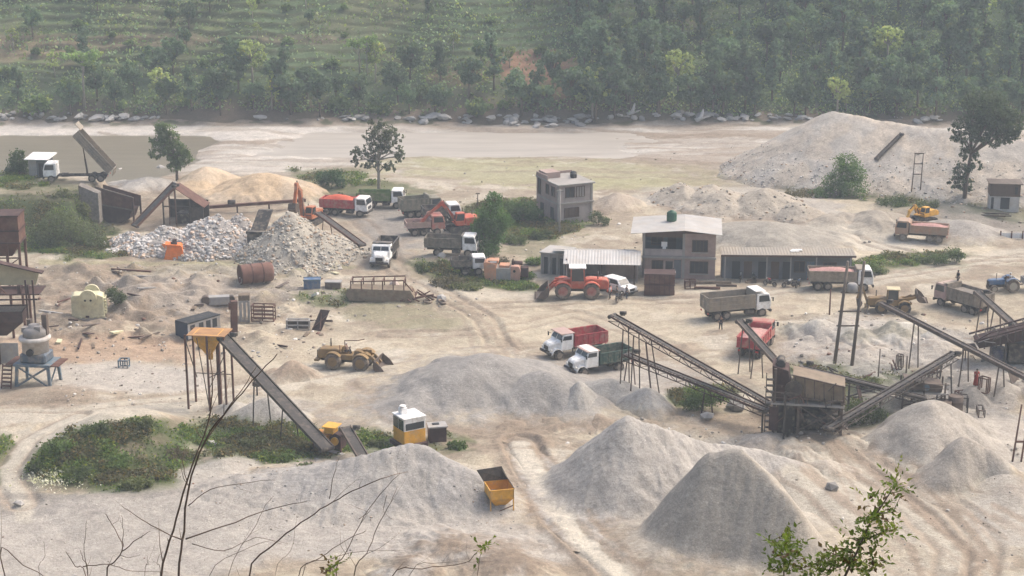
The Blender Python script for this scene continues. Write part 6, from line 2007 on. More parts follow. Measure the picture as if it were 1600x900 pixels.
# cone crusher on its blue stand
p = at(60, 600)
t = thing('cone_crusher', 'white cone crusher on blue braced steel stand with side stairs', 'crusher', p, R(-8))
for x, y in ((-1.5, -1.2), (1.6, -1.2), (1.6, 1.2), (-1.5, 1.2)):
    MB().bar((x, y, 2.2), (x * 1.12, y * 1.1, -0.2), 0.26).build('leg', P_BLUEGREY, t)
MB().box(-1.8, 1.9, -1.4, 1.4, 2.1, 2.35).build('stand_top', P_BLUEGREY, t)
MB().bar((-1.6, -1.25, 0.1), (1.6, -1.25, 2.1), 0.2).bar((1.6, -1.25, 0.1), (-1.5, -1.25, 2.1), 0.14).bar((1.65, -1.2, 0.2), (1.65, 1.2, 2.0), 0.12).build('cross_brace', P_BLUEGREY, t)
MB().box(-2.6, -1.805, -1.3, 1.2, 2.2, 2.3).build('walkway', M_RUST, t)
MB().box(1.905, 2.7, -1.3, 1.2, 2.2, 2.3).build('walkway', M_RUST, t)
MB().box(-1.25, 1.35, -1.1, 1.1, 2.352, 3.3).build('base_casting', paint('slate_blue_paint', (0.085, 0.11, 0.14), 0.3), t, bevel=0.15)
cc = M_WHITEGREY = paint('off_white_casting', (0.48, 0.45, 0.42), 0.3)
MB().lathe([(1.27, 3.3), (1.27, 4.45), (1.5, 4.5), (1.52, 4.62), (1.5, 4.8), (1.25, 4.85)], 28).build('crusher_body', cc, t)
MB().lathe([(1.12, 4.84), (1.1, 5.45), (0.85, 5.7), (0.55, 5.75), (0.5, 6.0), (0.25, 6.05)], 24).box(-1.1, -0.5, -0.5, 0.3, 5.3, 5.75).box(0.3, 0.9, -0.7, -0.1, 5.4, 5.95).build('upper_bowl', paint('grey_casting', (0.22, 0.205, 0.195), 0.2), t)
MB().tube((0.0, -1.25, 3.55), (0.0, -1.55, 3.55), 0.34, n=14).build('drive_shaft', M_BLACK, t)
MB().box(0.7, 1.2, 0.2, 0.7, 4.9, 6.9).box(-0.9, -0.5, 0.4, 0.9, 5.1, 6.3).build('feed_pipe', M_STEEL, t)
s_ = MB()
for i in range(6):
    s_.box(-2.9, -2.0, -1.9 + i * 0.12, -1.6 + i * 0.12, 0.2 + i * 0.36, 0.28 + i * 0.36)
s_.bar((-2.92, -1.9, 0), (-2.92, -1.2, 2.25), 0.1).bar((-1.98, -1.9, 0), (-1.98, -1.2, 2.25), 0.1)
s_.build('stairs', M_RUST, t)

# cream jaw crusher
p = at(140, 498)
t = thing('jaw_crusher', 'cream painted jaw crusher with round flywheel on rough ground', 'crusher', p, R(8))
MB().prism([(-1.75, 0.12), (1.75, 0.12), (1.68, 2.45), (1.1, 2.72), (-1.5, 2.72), (-1.75, 2.5)], -0.9, 0.9).build('frame_casting', P_CREAM, t, bevel=0.06)
MB().tube((0.1, -1.35, 2.45), (0.1, -0.95, 2.45), 0.9, n=26).tube((0.1, -1.42, 2.45), (0.1, -1.34, 2.45), 0.66, n=22).build('flywheel', P_CREAM, t)
MB().tube((-0.2, -1.46, 2.25), (-0.2, -1.42, 2.25), 0.12, n=10).tube((0.4, -1.46, 2.25), (0.4, -1.42, 2.25), 0.12, n=10).build('flywheel_bolts', M_BLACK, t)
MB().tube((0.3, 0.95, 2.5), (0.3, 1.35, 2.5), 0.85, n=26).build('flywheel', P_CREAM, t)
for i in range(6):
    MB().box(1.6, 1.95, -0.8, 0.8, 0.5 + i * 0.33, 0.62 + i * 0.33).build('rib', P_CREAM, t)
    MB().box(-1.6 + i * 0.62, -1.35 + i * 0.62, -1.05, -0.902, 0.12, 0.34).build('foot_lug', P_CREAM, t)
MB().box(-1.9, 1.9, -1.0, 1.0, -0.25, 0.1).build('plinth', M_CONC, t)
MB().box(-0.6, 0.1, -0.905, -0.93, 0.4, 1.3).build('side_plate', P_CREAM, t)

# bright orange hopper before the white stones
p = at(275, 403); p = (p[0], p[1] - 0.6, p[2] + 0.1)
t = thing('feed_hopper', 'bright orange steel hopper standing in front of white boulders', 'hopper', p, R(6))
MB().loft([[(-1.3, -0.9, -0.1), (1.3, -0.9, -0.1), (1.3, 0.9, -0.1), (-1.3, 0.9, -0.1)], [(-0.85, -0.7, 1.55), (0.95, -0.7, 1.55), (0.95, 0.7, 1.55), (-0.85, 0.7, 1.55)], [(-1.1, -0.8, 1.95), (0.8, -0.8, 1.75), (0.8, 0.8, 1.75), (-1.1, 0.8, 1.95)]]).build('shell', P_BRIGHTORANGE, t)
MB().tube((-0.35, -0.2, 1.8), (0.35, -0.2, 1.95), 0.3, n=12).box(-0.2, 0.3, -0.3, 0.3, 1.9, 2.4).build('motor', M_RUSTDARK, t)
MB().prism([(-1.5, 1.95), (-1.05, 2.0), (-1.05, 1.3)], -0.7, -0.62).build('flap', P_BRIGHTORANGE, t)
# dark bin between stone heaps
p = G(403, 397); p = (p.x, p.y, max(p.z, surf(p.x, p.y) - 0.5))
t = thing('steel_bin', 'black steel bin wedged between white boulders and cobble heap', 'bin', p, R(-8))
MB().box(-1.1, 1.1, -0.7, 0.7, -0.1, 1.9).build('shell', P_DARKBED, t)
MB().box(-1.2, 1.2, -0.8, -0.702, 1.7, 2.0).box(-1.2, -1.1, -0.7, 0.7, 1.7, 2.0).box(1.1, 1.2, -0.7, 0.7, 1.7, 2.0).build('rim', M_CHASSIS, t)
MB().hexa([(-0.9, 0.3, 1.9), (0.9, 0.3, 1.9), (0.9, 1.2, 1.9), (-0.9, 1.2, 1.9), (-0.5, 2.6, 4.0), (1.3, 2.6, 4.0), (1.3, 3.2, 4.0), (-0.5, 3.2, 4.0)]).build('chute', M_CHASSIS, t)

# bunker the lorry tips into
p = at(186, 347)
t = thing('loading_bunker', 'rust brown steel bunker below the tipping white truck', 'bunker', p, R(-10))
MB().prism([(-2.7, 2.6), (2.6, 1.9), (2.6, 3.6), (-2.7, 4.9)], -0.9, -0.8).build('front_plate', M_RUST, t)
MB().prism([(-2.4, 2.65), (2.3, 2.0), (1.8, 0.7), (0.4, -0.1), (-1.8, -0.1), (-2.4, 1.0)], -0.78, 1.6).build('hopper', M_RUSTDARK, t)
MB().bar((-2.75, -0.92, 2.62), (2.65, -0.92, 1.9), 0.16).bar((-2.75, -0.92, 4.95), (2.65, -0.92, 3.6), 0.16).build('beam', M_STEEL, t)
MB().prism([(-2.7, 2.6), (2.6, 1.9), (2.6, 3.4), (-2.7, 4.7)], 1.7, 1.8).build('back_plate', M_RUST, t)
for x, y in ((-2.55, -0.85), (2.5, -0.85), (2.5, 1.7), (-2.55, 1.7)):
    MB().bar((x, y, 3.0), (x, y, -0.3), 0.2).build('post', M_RUSTDARK, t)
p = at(143, 346)
o = MB().prism([(-1.3, -0.4), (1.2, -0.4), (1.2, 3.6), (-1.3, 4.7)], -0.5, 1.2).build('retaining_wall', mat('rubble_masonry', (0.17, 0.15, 0.13), 0.35, 2.5, 0.95, 0, ((0.3, 0.27, 0.24), 0.3), bump=0.9, bscale=4))
o.location = p
tag(o, 'grey rubble retaining wall left of the rust brown bunker', 'wall')

# dark feed shed behind the white stones
p = at(288, 346)
t = thing('feed_shed', 'dark open shed with sloping rusty side above the white boulders', 'shed', p, R(-6))
MB().hexa([(-0.9, -1.4, 4.8), (3.2, -1.4, 2.1), (3.2, 1.6, 2.1), (-0.9, 1.6, 4.8), (-0.9, -1.4, 4.9), (3.2, -1.4, 2.2), (3.2, 1.6, 2.2), (-0.9, 1.6, 4.9)]).build('sloping_roof', M_RUST, t)
for x, y, z in ((-2.4, -1.3, 3.0), (-0.7, -1.3, 4.7), (1.2, -1.3, 3.3), (3.0, -1.3, 2.1), (-2.4, 1.5, 3.0), (3.0, 1.5, 2.1)):
    MB().bar((x, y, z), (x, y, -0.3), 0.17).build('post', M_DARKSTEEL, t)
MB().box(-2.4, 3.0, 1.5, 1.58, -0.3, 2.6).box(1.2, 3.0, -1.35, -1.28, -0.3, 2.1).build('wall', M_DARKSTEEL, t)
MB().box(-0.7, 1.2, -1.2, 0.8, -0.2, 1.3).build('machine', M_CHASSIS, t, bevel=0.08)
MB().bar((-2.4, -1.3, 2.2), (1.2, -1.3, 2.2), 0.14).build('beam', M_DARKSTEEL, t)
# long rusty beam
a = G(312, 332); b_ = G(478, 325)
pa = above(a, 325); pb = above(b_, 313)
t = thing('steel_beam', 'long rusty channel beam running in front of the orange sand heaps', 'beam', pa, 0)
MB().bar((0, 0, 0), pb - pa, 0.35, 0.35).bar((0, 0, 0.2), (pb - pa) + Vector((0, 0, 0.2)), 0.5, 0.08).build('beam', M_RUST, t)
for f in (0.05, 0.35, 0.65, 0.95):
    q = (pb - pa) * f
    MB().bar(q, (q.x, q.y, surf(pa.x + q.x, pa.y + q.y) - pa.z - 0.2), 0.2).build('post', M_RUSTDARK, t)
MB().tube((pb - pa) * 0.3 + Vector((-0.5, 0, 0.5)), (pb - pa) * 0.3 + Vector((0.5, 0, 0.5)), 0.35, n=12).build('motor', M_DARKSTEEL, t)

# rusty cylinder
p = at(400, 442)
t = thing('steel_cylinder', 'large rusty open ended steel cylinder lying on the waste ground', 'tank', p, R(24))
r = 1.15
n = 26
mb = MB()
rings = []
for q, x in ((r, -1.9), (r, 0.0), (r, 1.7), (r * 0.9, 1.95), (0.3, 2.1)):
    rings.append([(x, q * math.cos(2 * PI * k / n), r + q * math.sin(2 * PI * k / n)) for k in range(n)])
mb.loft(rings, True, False)
rings = []
for q, x in ((r, -1.9), (r - 0.06, -1.9), (r - 0.06, 1.6), (0.05, 1.62)):
    rings.append([(x, q * math.cos(2 * PI * k / n), r + q * math.sin(2 * PI * k / n)) for k in range(n)])
mb.loft(rings, True, False)
mb.build('shell', mat('brown_rust_cylinder', (0.15, 0.075, 0.055), 0.25, 1, 0.85, 0, ((0.24, 0.16, 0.12), 0.3)), t)
for x in (-1.85, -0.6, 0.7):
    MB().loft([[(xx, q * math.cos(2 * PI * k / n), r + q * math.sin(2 * PI * k / n)) for k in range(n)] for q, xx in ((r, x - 0.05), (r + 0.035, x - 0.05), (r + 0.035, x + 0.05), (r, x + 0.05))], False, False).build('hoop', M_RUSTDARK, t)

# blue ended box and scrap round it
p = at(296, 524)
t = thing('scrap_cab', 'dark blue and white scrapped steel body lying among waste', 'scrap', p, R(52))
MB().box(-1.0, 3.6, -0.9, 0.9, -0.1, 1.55).build('shell', P_GREYPANEL, t)
MB().box(-1.06, -1.002, -0.95, 0.95, -0.1, 1.7).build('end_plate', mat('navy_end_paint', (0.022, 0.038, 0.07), 0.2, 1.5, 0.6, 0, (DUST, 0.1)), t)
MB().hexa([(-1.06, -0.95, 1.552), (3.6, -0.95, 1.552), (3.6, 0.95, 1.552), (-1.06, 0.95, 1.552), (-1.06, -0.95, 1.72), (3.6, -0.95, 1.62), (3.6, 0.95, 1.62), (-1.06, 0.95, 1.72)]).build('roof', M_BLACK, t)
for x in (-0.6, 0.6, 1.6, 2.5):
    MB().box(x, x + 0.6, -0.93, -0.902, 0.4, 1.35).build('window', M_WINDARK, t)
p = at(366, 520)
o = MB().box(-0.33, 0.33, -0.33, 0.33, -0.3, 3.5).box(-0.55, -0.33, -0.2, 0.2, 2.6, 3.3).build('rusty_column', M_RUST)
o.location = p; o.rotation_euler = (0, 0.03, 0.3)
tag(o, 'stout rusty steel column standing behind the yellow hopper tower', 'column')


def scrap(name, label, pos, rz, parts, cat='scrap', group='scrap lying on the waste ground'):
    t = thing(name, label, cat, pos, R(rz), group)
    for nm, mb, m in parts:
        mb.build(nm, m, t)
    return t


def frame_mb(w, h, d, n=3, th=0.1):
    mb = MB()
    for y in (-d / 2, d / 2):
        for z in np.linspace(0, h, n):
            mb.bar((-w / 2, y, z), (w / 2, y, z), th)
        for x in np.linspace(-w / 2, w / 2, 3):
            mb.bar((x, y, 0), (x, y, h), th)
    for x in (-w / 2, w / 2):
        for z in (0, h):
            mb.bar((x, -d / 2, z), (x, d / 2, z), th)
    return mb


scrap('scrap_machine', 'pale steel machine frame with square opening near the rusty column', at(383, 500), 5, [('frame', frame_mb(0.9, 2.2, 0.8, 2, 0.22), P_GREYPANEL), ('top_box', MB().box(-0.6, 0.6, -0.5, 0.5, 2.3, 2.9), M_WOOD)])
scrap('steel_rack', 'rusty open rack of bars right of the pale machine frame', at(412, 500), -5, [('frame', frame_mb(2.4, 1.7, 1.0, 5, 0.1), M_RUST)])
scrap('white_housing', 'off white steel housing with round ends on the rough ground', at(345, 478), 10, [('housing', MB().box(-1.3, 1.0, -0.5, 0.5, 0.2, 1.1), P_GREYPANEL), ('end_drum', MB().tube((-1.6, -0.5, 0.7), (-1.6, 0.5, 0.7), 0.5, n=14), M_STEEL), ('end_cap', MB().tube((1.2, -0.4, 0.7), (1.2, 0.4, 0.7), 0.4, n=12), M_DARKSTEEL)])
scrap('pallet_rack', 'white slatted rack standing beside the leaning dark plate', at(466, 515), 0, [('frame', frame_mb(2.4, 1.05, 0.7, 3, 0.12), P_GREYPANEL), ('dark_inside', MB().box(-1.1, 1.1, 0.1, 0.16, 0.1, 0.95), M_DARKSTEEL)])
scrap('leaning_plate', 'dark ribbed plate leaning beside the white slatted rack', at(497, 516), -20, [('plate', MB().hexa([(-0.6, -0.3, 0), (0.5, -0.3, 0), (0.5, -0.2, 0), (-0.6, -0.2, 0), (-0.1, 0.9, 2.0), (1.0, 0.9, 2.0), (1.0, 1.0, 2.0), (-0.1, 1.0, 2.0)]), M_RUSTDARK), ('ribs', MB().bar((-0.5, -0.33, 0.2), (0.85, 0.6, 1.5), 0.1).bar((0.4, -0.33, 0.2), (0.1, 0.7, 1.7), 0.1), M_RUST)])
scrap('blue_vat', 'blue open steel vat behind weeds near the scrapped truck body', at(488, 449), 4, [('shell', MB().box(-0.95, 0.95, -0.6, 0.6, -0.05, 1.0), P_BLUE), ('rim', MB().box(-1.02, 1.02, -0.68, -0.602, 0.9, 1.06).box(-1.02, 1.02, 0.602, 0.68, 0.9, 1.06), P_BLUEGREY)])
scrap('dark_crate', 'low dark box with pale lid right of the blue vat', at(521, 450), -3, [('box', MB().box(-0.9, 0.9, -0.5, 0.5, -0.05, 0.7), M_STEEL), ('lid', MB().box(-0.95, 0.95, -0.55, 0.55, 0.702, 0.8), P_GREYPANEL)])
p = at(597, 468)
t = scrap('scrapped_truck_body', 'long rusty scrapped truck body with open rail frame on top', p, -2, [
    ('hull', MB().prism([(-3.6, 0.1), (3.4, -0.1), (3.8, 0.5), (3.3, 1.35), (-3.6, 1.5), (-4.0, 0.8)], -1.1, 1.1), mat('weathered_brown_hull', (0.21, 0.165, 0.115), 0.3, 1.2, 0.9, 0, (RUSTC, 0.35))),
    ('side_rail', MB().bar((-3.4, -1.0, 2.3), (2.6, -1.0, 2.5), 0.12), M_RUST), ('side_rail', MB().bar((-3.4, 1.0, 2.3), (2.6, 1.0, 2.5), 0.12), M_RUST)])
for x in np.linspace(-3.4, 2.6, 6):
    MB().bar((x, -1.0, 1.3), (x, -1.0, 2.4), 0.12).bar((x, 1.0, 1.3), (x, 1.0, 2.4), 0.12).bar((x, -1.0, 2.35), (x, 1.0, 2.35), 0.1).build('rail_hoop', M_RUST, t)
MB().bar((2.6, -1, 2.45), (3.6, -1, 1.2), 0.12).build('end_brace', M_RUST, t)
rr = random.Random(3)
gx = at(648, 470)
mbs = MB()
for i in range(16):
    a = rr.uniform(0, 3.1); x, y = rr.uniform(-1.6, 1.6), rr.uniform(-0.9, 0.9)
    l = rr.uniform(0.7, 1.6)
    mbs.bar((x - l * math.cos(a), y - l * math.sin(a) * 0.5, rr.uniform(0.05, 0.3)), (x + l * math.cos(a), y + l * math.sin(a) * 0.5, rr.uniform(0.3, 1.2)), rr.uniform(0.06, 0.18))
o = mbs.build('scrap_bars', M_RUST); o.location = gx
tag(o, 'tangled heap of rusty bars at the end of the scrapped truck body', 'scrap', 'scrap lying on the waste ground')
o = MB().lathe([(0.55, 0), (0.6, 0.1), (0.6, 0.55), (0.4, 0.9), (0.15, 1.0)], 14).build('pale_sack', paint('pale_pink_sack', (0.45, 0.36, 0.31), 0.2)); o.location = (G(616, 452).x, G(616, 452).y, G(616, 452).z + 0.9)
o.location.z = G(616, 452).z
tag(o, 'pale bulging sack leaning against the scrapped truck body', 'sack')
for i, (px, py, lb) in enumerate([(668, 474, 'brown tyre lying left of pale stone near the scrap bars'), (690, 475, 'worn tyre beside a pale boulder at the edge of the haul road'), (672, 468, 'dusty tyre leaning behind the other tyres by the scrap bars')]):
    r0 = 0.42
    mb = MB()
    n, k = 18, 8
    rings = [[((r0 + 0.13 * math.cos(2 * PI * j / k)) * math.cos(2 * PI * q / n), (r0 + 0.13 * math.cos(2 * PI * j / k)) * math.sin(2 * PI * q / n), 0.15 + 0.15 * math.sin(2 * PI * j / k)) for j in range(k)] for q in range(n + 1)]
    mb.loft(rings, True, False)
    o = mb.build('old_tyre', M_TYRE_DUSTY); o.location = at(px, py); o.rotation_euler = (0.3 * i, 0.1, i)
    tag(o, lb, 'tyre', 'old tyres by the scrap')
o = MB().bar((0, 0, 0.15), (0.75, -0.9, 0.7), 0.28).build('white_pipe', M_WHITE); o.location = at(488, 466)
tag(o, 'short white pipe lying in weeds below the blue vat', 'pipe')
o = MB().bar((-2.5, 0.6, 0.12), (2.5, -0.6, 0.12), 0.2).build('rusty_pipe', M_RUST); o.location = at(205, 424)
tag(o, 'long rusty pipe lying beside the track left of the cylinder', 'pipe')
o = MB().bar((-1.3, 0.3, 0.15), (1.3, -0.3, 0.15), 0.32).tube((0.8, -0.2, 0.3), (1.5, -0.3, 0.3), 0.35, n=12).build('grey_pipe', M_STEEL); o.location = at(325, 404)
tag(o, 'grey pipe lying right of the bright orange hopper', 'pipe')
o = frame_mb(0.9, 0.8, 0.9, 2, 0.12).build('steel_stool', P_BLUEGREY); o.location = at(194, 574)
tag(o, 'small blue grey steel stand on pale ground right of cone crusher', 'stand')
o = MB().box(-1.2, 1.2, -0.3, 0.3, 0, 0.16).box(-0.9, 1.4, -0.1, 0.4, 0.16, 0.28).build('plank_stack', M_WOOD); o.location = at(1180, 441); o.rotation_euler = (0, 0, 0.2)
tag(o, 'stack of weathered planks lying in front of the workshop', 'planks')
# stored timber and gear in front of the house
for (px, py, L_, lb, m) in ((1112, 444, 4.6, 'long pale timber lying in front of the brick house', M_WOOD), (1105, 452, 3.0, 'short timber lying in front of the pale timber by the brick house', M_RUST), (1135, 448, 2.4, 'grey beam lying before the workshop corner', M_STEEL)):
    o = MB().bar((-L_ / 2, 0.2, 0.15), (L_ / 2, -0.1, 0.15), 0.26).build('timber', m); o.location = at(px, py)
    tag(o, lb, 'timber', 'timbers in front of the house')
o = frame_mb(1.2, 0.9, 0.9, 3, 0.1).build('scrap_engine', M_RUST); o.location = at(1078, 450)
tag(o, 'rusty engine frame between the square tank and the brick house', 'scrap')
o = MB().box(-2.2, 2.2, -0.1, 0.1, 0.0, 0.14).bar((-2.4, 0.5, 0.1), (2.6, 0.4, 0.4), 0.2).bar((-1.0, -0.4, 0.1), (3.0, -0.3, 0.3), 0.15).build('steel_girders', M_DARKSTEEL); o.location = at(1545, 338); o.rotation_euler = (0, 0, -0.4)
tag(o, 'loose steel girders lying below the brown and white hut', 'girders')
o = MB().bar((-1.7, 0.3, 1.0), (1.7, -0.2, 0.3), 0.14).bar((-0.6, 0, -0.1), (-0.6, 0, 0.9), 0.12).bar((0.9, 0, -0.1), (0.9, 0, 0.5), 0.12).build('pipe_rail', M_DARKSTEEL); o.location = at(1462, 313)
tag(o, 'sloping dark pipe rail at the foot of the huge stone heap', 'rail')
for px, py in ((1561, 378), (1577, 378)):
    pass
t = thing('low_fence', 'low white and rust fence at the right edge beyond the grey heap', 'fence', at(1585, 374), R(-3))
for x in (-1.8, -0.4, 1.0):
    MB().bar((x, 0, -0.2), (x, 0, 1.1), 0.14).build('post', M_RUST, t)
MB().box(-1.8, 3.0, 0.1, 0.16, 0.1, 0.8).build('panel', M_WHITE, t)

# tangle of steelwork between the crusher and the right edge
rq = random.Random(71)
for i in range(22):
    px, py = rq.uniform(1225, 1600), rq.uniform(575, 660)
    if 1380 < px < 1500 and py > 640: continue
    g = G(px, py)
    mb = MB()
    l = rq.uniform(0.5, 1.6); h_ = rq.uniform(0.4, 1.5)
    kind = rq.random()
    if kind < 0.4:
        o = frame_mb(l, h_, rq.uniform(0.5, 1.1), 2, 0.09).build('scrap_metal', rq.choice((M_RUST, M_DARKSTEEL, M_STEEL)))
        lb = 'small open steel frame among the clutter of the crushing plant'
    elif kind < 0.75:
        o = MB().bar((-l, 0, 0.1), (l, rq.uniform(-.6, .6), h_ * 0.7), 0.13).bar((-l * .5, .3, 0.05), (l, -.3, 0.2), 0.12).build('scrap_metal', rq.choice((M_RUST, M_DARKSTEEL)))
        lb = 'rusty bars leaning among the clutter of the crushing plant'
    else:
        o = MB().hexa([(-l / 2, 0, 0), (l / 2, 0, 0), (l / 2, .06, 0), (-l / 2, .06, 0), (-l / 2, .5, h_), (l / 2, .5, h_), (l / 2, .56, h_), (-l / 2, .56, h_)]).build('scrap_metal', rq.choice((M_RUSTDARK, P_GREYPANEL, M_STEEL)))
        lb = 'leaning steel plate among the clutter of the crushing plant'
    o.location = (g.x, g.y, g.z - 0.03); o.rotation_euler = (0, 0, rq.uniform(0, 3.1))
    tag(o, lb, 'scrap', 'steel clutter round the crushing plant')
# ------------------------------------------------------------------ far hillside
def hill(X, Y):
    X = np.asarray(X, float); Y = np.asarray(Y, float)
    y0 = 304 + (fbm(X / 26, X * 0 + 3, 3, 61) - 0.5) * 8
    u = np.clip(Y - y0, -20, None)
    right = sstep(0, 70, X + (fbm(X / 20, Y / 20, 2, 62) - 0.5) * 20)
    slope = 0.58 - 0.10 * right
    big = (fbm(X / 45, Y / 45, 4, 63) - 0.5) * 9 * sstep(4, 30, u)
    z = u * slope + big * 0.7
    S = 1.35
    w = z + (fbm(X / 18, Y / 18, 3, 64) - 0.5) * 3.4
    k = np.floor(w / S); f = w / S - k
    zt = S * (k + sstep(0.62, 0.98, f)) + 0.25 * f
    terr = (1 - right) * sstep(6, 12, u)
    tw = terr * (0.3 + 0.55 * sstep(0.42, 0.62, fbm(X / 16, Y / 16, 3, 66)))
    z = z * (1 - tw) + (zt - (w - z)) * tw
    z = z + (fbm(X / 3, Y / 3, 3, 65) - 0.5) * 0.7
    z = z + 1.2
    # the ridge rolls over far above the picture
    z = np.where(z > 40, 40 + (z - 40) * 0.35, z)
    return z, f, terr


xs = np.concatenate([np.linspace(-420, -165, 60)[:-1], np.linspace(-165, 165, 520), np.linspace(165, 420, 60)[1:]])
ys = np.concatenate([np.linspace(297, 352, 190)[:-1], np.linspace(352, 460, 90)])
HX, HY = np.meshgrid(xs, ys)
HZ, HF, HT = hill(HX, HY)
HZ = np.where(HY < 300, np.minimum(HZ, 0.2), HZ)
hc = np.empty(HX.shape + (3,))
hn = fbm(HX / 12, HY / 12, 4, 71); hn2 = fbm(HX / 3, HY / 3, 4, 72); hn3 = fbm(HX / 40, HY / 40, 3, 73)
hc[:] = (0.085, 0.12, 0.058)


def hlay(w, c):
    global hc
    hc = hc * (1 - w[..., None]) + np.array(c) * w[..., None]


hlay(sstep(0.45, 0.62, hn) * 0.6 * sstep(60, 0, HX), (0.115, 0.10, 0.058))
hlay(HT * sstep(0.65, 0.45, HF) * sstep(0.05, 0.2, HF) * (0.08 + 0.9 * sstep(0.48, 0.60, hn3 + (hn2 - .5) * .3)), (0.125, 0.155, 0.055))
hlay(HT * sstep(0.50, 0.62, HF) * sstep(0.74, 0.66, HF) * 0.95 * sstep(0.44, 0.56, hn + (hn2 - .5) * .4) * (0.25 + 0.75 * sstep(0.46, 0.58, hn3)), (0.33, 0.36, 0.17))
hlay(HT * sstep(0.66, 0.72, HF) * 0.8, (0.085, 0.09, 0.045))
hx, hy = proj(HX, HY, HZ)
for (cx, cy, rx, ry, c, st) in [(835, 105, 75, 28, (0.297, 0.169, 0.108), 0.9), (60, 75, 130, 26, (0.230, 0.169, 0.108), 0.7), (250, 62, 110, 12, (0.176, 0.135, 0.088), 0.7), (470, 62, 90, 9, (0.176, 0.135, 0.095), 0.6), (360, 175, 90, 12, (0.203, 0.149, 0.101), 0.5), (880, 150, 40, 30, (0.257, 0.169, 0.108), 0.7), (720, 120, 60, 16, (0.243, 0.176, 0.101), 0.5), (1080, 20, 40, 20, (0.2, 0.17, 0.11), 0.5)]:
    d = ((hx - cx) / rx) ** 2 + ((hy - cy) / ry) ** 2 + (hn2 - 0.5) * 1.4
    hlay(sstep(1.2, 0.5, d) * st, c)
hlay(sstep(309, 303, HY + (hn2 - 0.5) * 6) * 0.85, (0.13, 0.095, 0.07))
hc *= (0.8 + 0.4 * hn2)[..., None]
tag(grid_mesh('hillside', HX, HY, HZ, M_GROUND, hc), kind='structure')


def hillz(x, y):
    return float(hill(np.array([x]), np.array([y]))[0][0])


def GH(px, py):
    """hillside point seen at a photo pixel"""
    r = ray(px, py)
    ts = np.linspace(298 / r.y, 455 / r.y, 500)
    X = r.x * ts; Y = r.y * ts; Z = CH + r.z * ts
    hh = hill(X, Y)[0]
    k = int(np.argmax(Z < hh))
    if k == 0:
        k = len(ts) - 1
    return Vector((X[k], Y[k], float(hh[k])))


# ------------------------------------------------------------------ foliage
def leaf_mat(name, rnd, k):
    m = bpy.data.materials.new(name); m.use_nodes = True
    nt = m.node_tree; N, L = nt.nodes, nt.links
    b = N['Principled BSDF']
    b.inputs['Roughness'].default_value = 0.6
    b.inputs['Specular IOR Level'].default_value = 0.25
    at_ = N.new('ShaderNodeAttribute'); at_.attribute_name = 'tint'
    oi = N.new('ShaderNodeObjectInfo')
    m2 = N.new('ShaderNodeMapRange'); m2.inputs['To Min'].default_value = k * (1 - rnd); m2.inputs['To Max'].default_value = k * (1 + rnd)
    L.new(oi.outputs['Random'], m2.inputs['Value'])
    sv = N.new('ShaderNodeVectorMath'); sv.operation = 'SCALE'
    L.new(at_.outputs['Color'], sv.inputs[0]); L.new(m2.outputs['Result'], sv.inputs['Scale'])
    L.new(sv.outputs['Vector'], b.inputs['Base Color'])
    tr = N.new('ShaderNodeBsdfTranslucent')
    s3 = N.new('ShaderNodeVectorMath'); s3.operation = 'MULTIPLY'; s3.inputs[1].default_value = (1.25, 1.3, 0.7)
    L.new(sv.outputs['Vector'], s3.inputs[0]); L.new(s3.outputs['Vector'], tr.inputs['Color'])
    mx = N.new('ShaderNodeMixShader'); mx.inputs[0].default_value = 0.42
    L.new(b.outputs[0], mx.inputs[1]); L.new(tr.outputs[0], mx.inputs[2])
    L.new(mx.outputs[0], N['Material Output'].inputs['Surface'])
    return m


M_LEAF = leaf_mat('leaves', 0.22, 1.6)
M_HLEAF = leaf_mat('hill_leaves', 0.34, 3.3)
M_BARK = mat('bark', (0.13, 0.10, 0.075), 0.3, 4, 0.9, bump=0.5)
M_PALEBARK = mat('pale_bark', (0.30, 0.27, 0.22), 0.25, 4, 0.9, bump=0.4)
M_TWIG = mat('bare_twig', (0.13, 0.095, 0.075), 0.3, 12, 0.85)


def leaf_quads(cent, size, cols, rng, flat=0.25):
    """one small folded-square leaf face per centre"""
    n = len(cent)
    a = rng.normal(size=(n, 3)); a /= np.linalg.norm(a, axis=1, keepdims=True)
    b = rng.normal(size=(n, 3)); b[:, 2] *= flat + 0.5
    b -= a * (a * b).sum(1, keepdims=True); b /= np.linalg.norm(b, axis=1, keepdims=True)
    s = size * rng.uniform(0.6, 1.3, (n, 1))
    w = s * rng.uniform(0.45, 0.75, (n, 1))
    co = np.stack([cent - a * s, cent + b * w, cent + a * s, cent - b * w], 1)
    return co, cols


def blob_leaves(blobs, n, size, col, rng, clump=0.35, cvar=0.28, shell=0.35, yellow=0.0):
    """leaf clumps spread through a set of ellipsoids (cx, cy, cz, rx, ry, rz)"""
    vol = np.array([b[3] * b[4] * b[5] for b in blobs]) ** 0.75
    vol = vol / vol.sum()
    C = []; K = []
    for b, v in zip(blobs, vol):
        m = max(8, int(n * v))
        nc = max(4, m // 16)
        d = rng.normal(size=(nc, 3)); d /= np.linalg.norm(d, axis=1, keepdims=True)
        rr = rng.uniform(shell, 1.0, (nc, 1)) ** 0.6
        cc = np.array(b[:3]) + d * rr * np.array(b[3:6])
        ccol = np.array(col) * rng.uniform(1 - cvar, 1 + cvar, (nc, 1))
        if yellow:
            t = rng.random((nc, 1)) < yellow
            ccol = np.where(t, ccol * np.array((1.7, 1.4, 0.9)), ccol)
        idx = rng.integers(0, nc, m)
        rad = clump * (b[3] + b[5]) * 0.5
        C.append(cc[idx] + rng.normal(size=(m, 3)) * rad * 0.42)
        K.append(ccol[idx] * rng.uniform(0.85, 1.15, (m, 1)))
    return leaf_quads(np.concatenate(C), size, np.concatenate(K), rng)


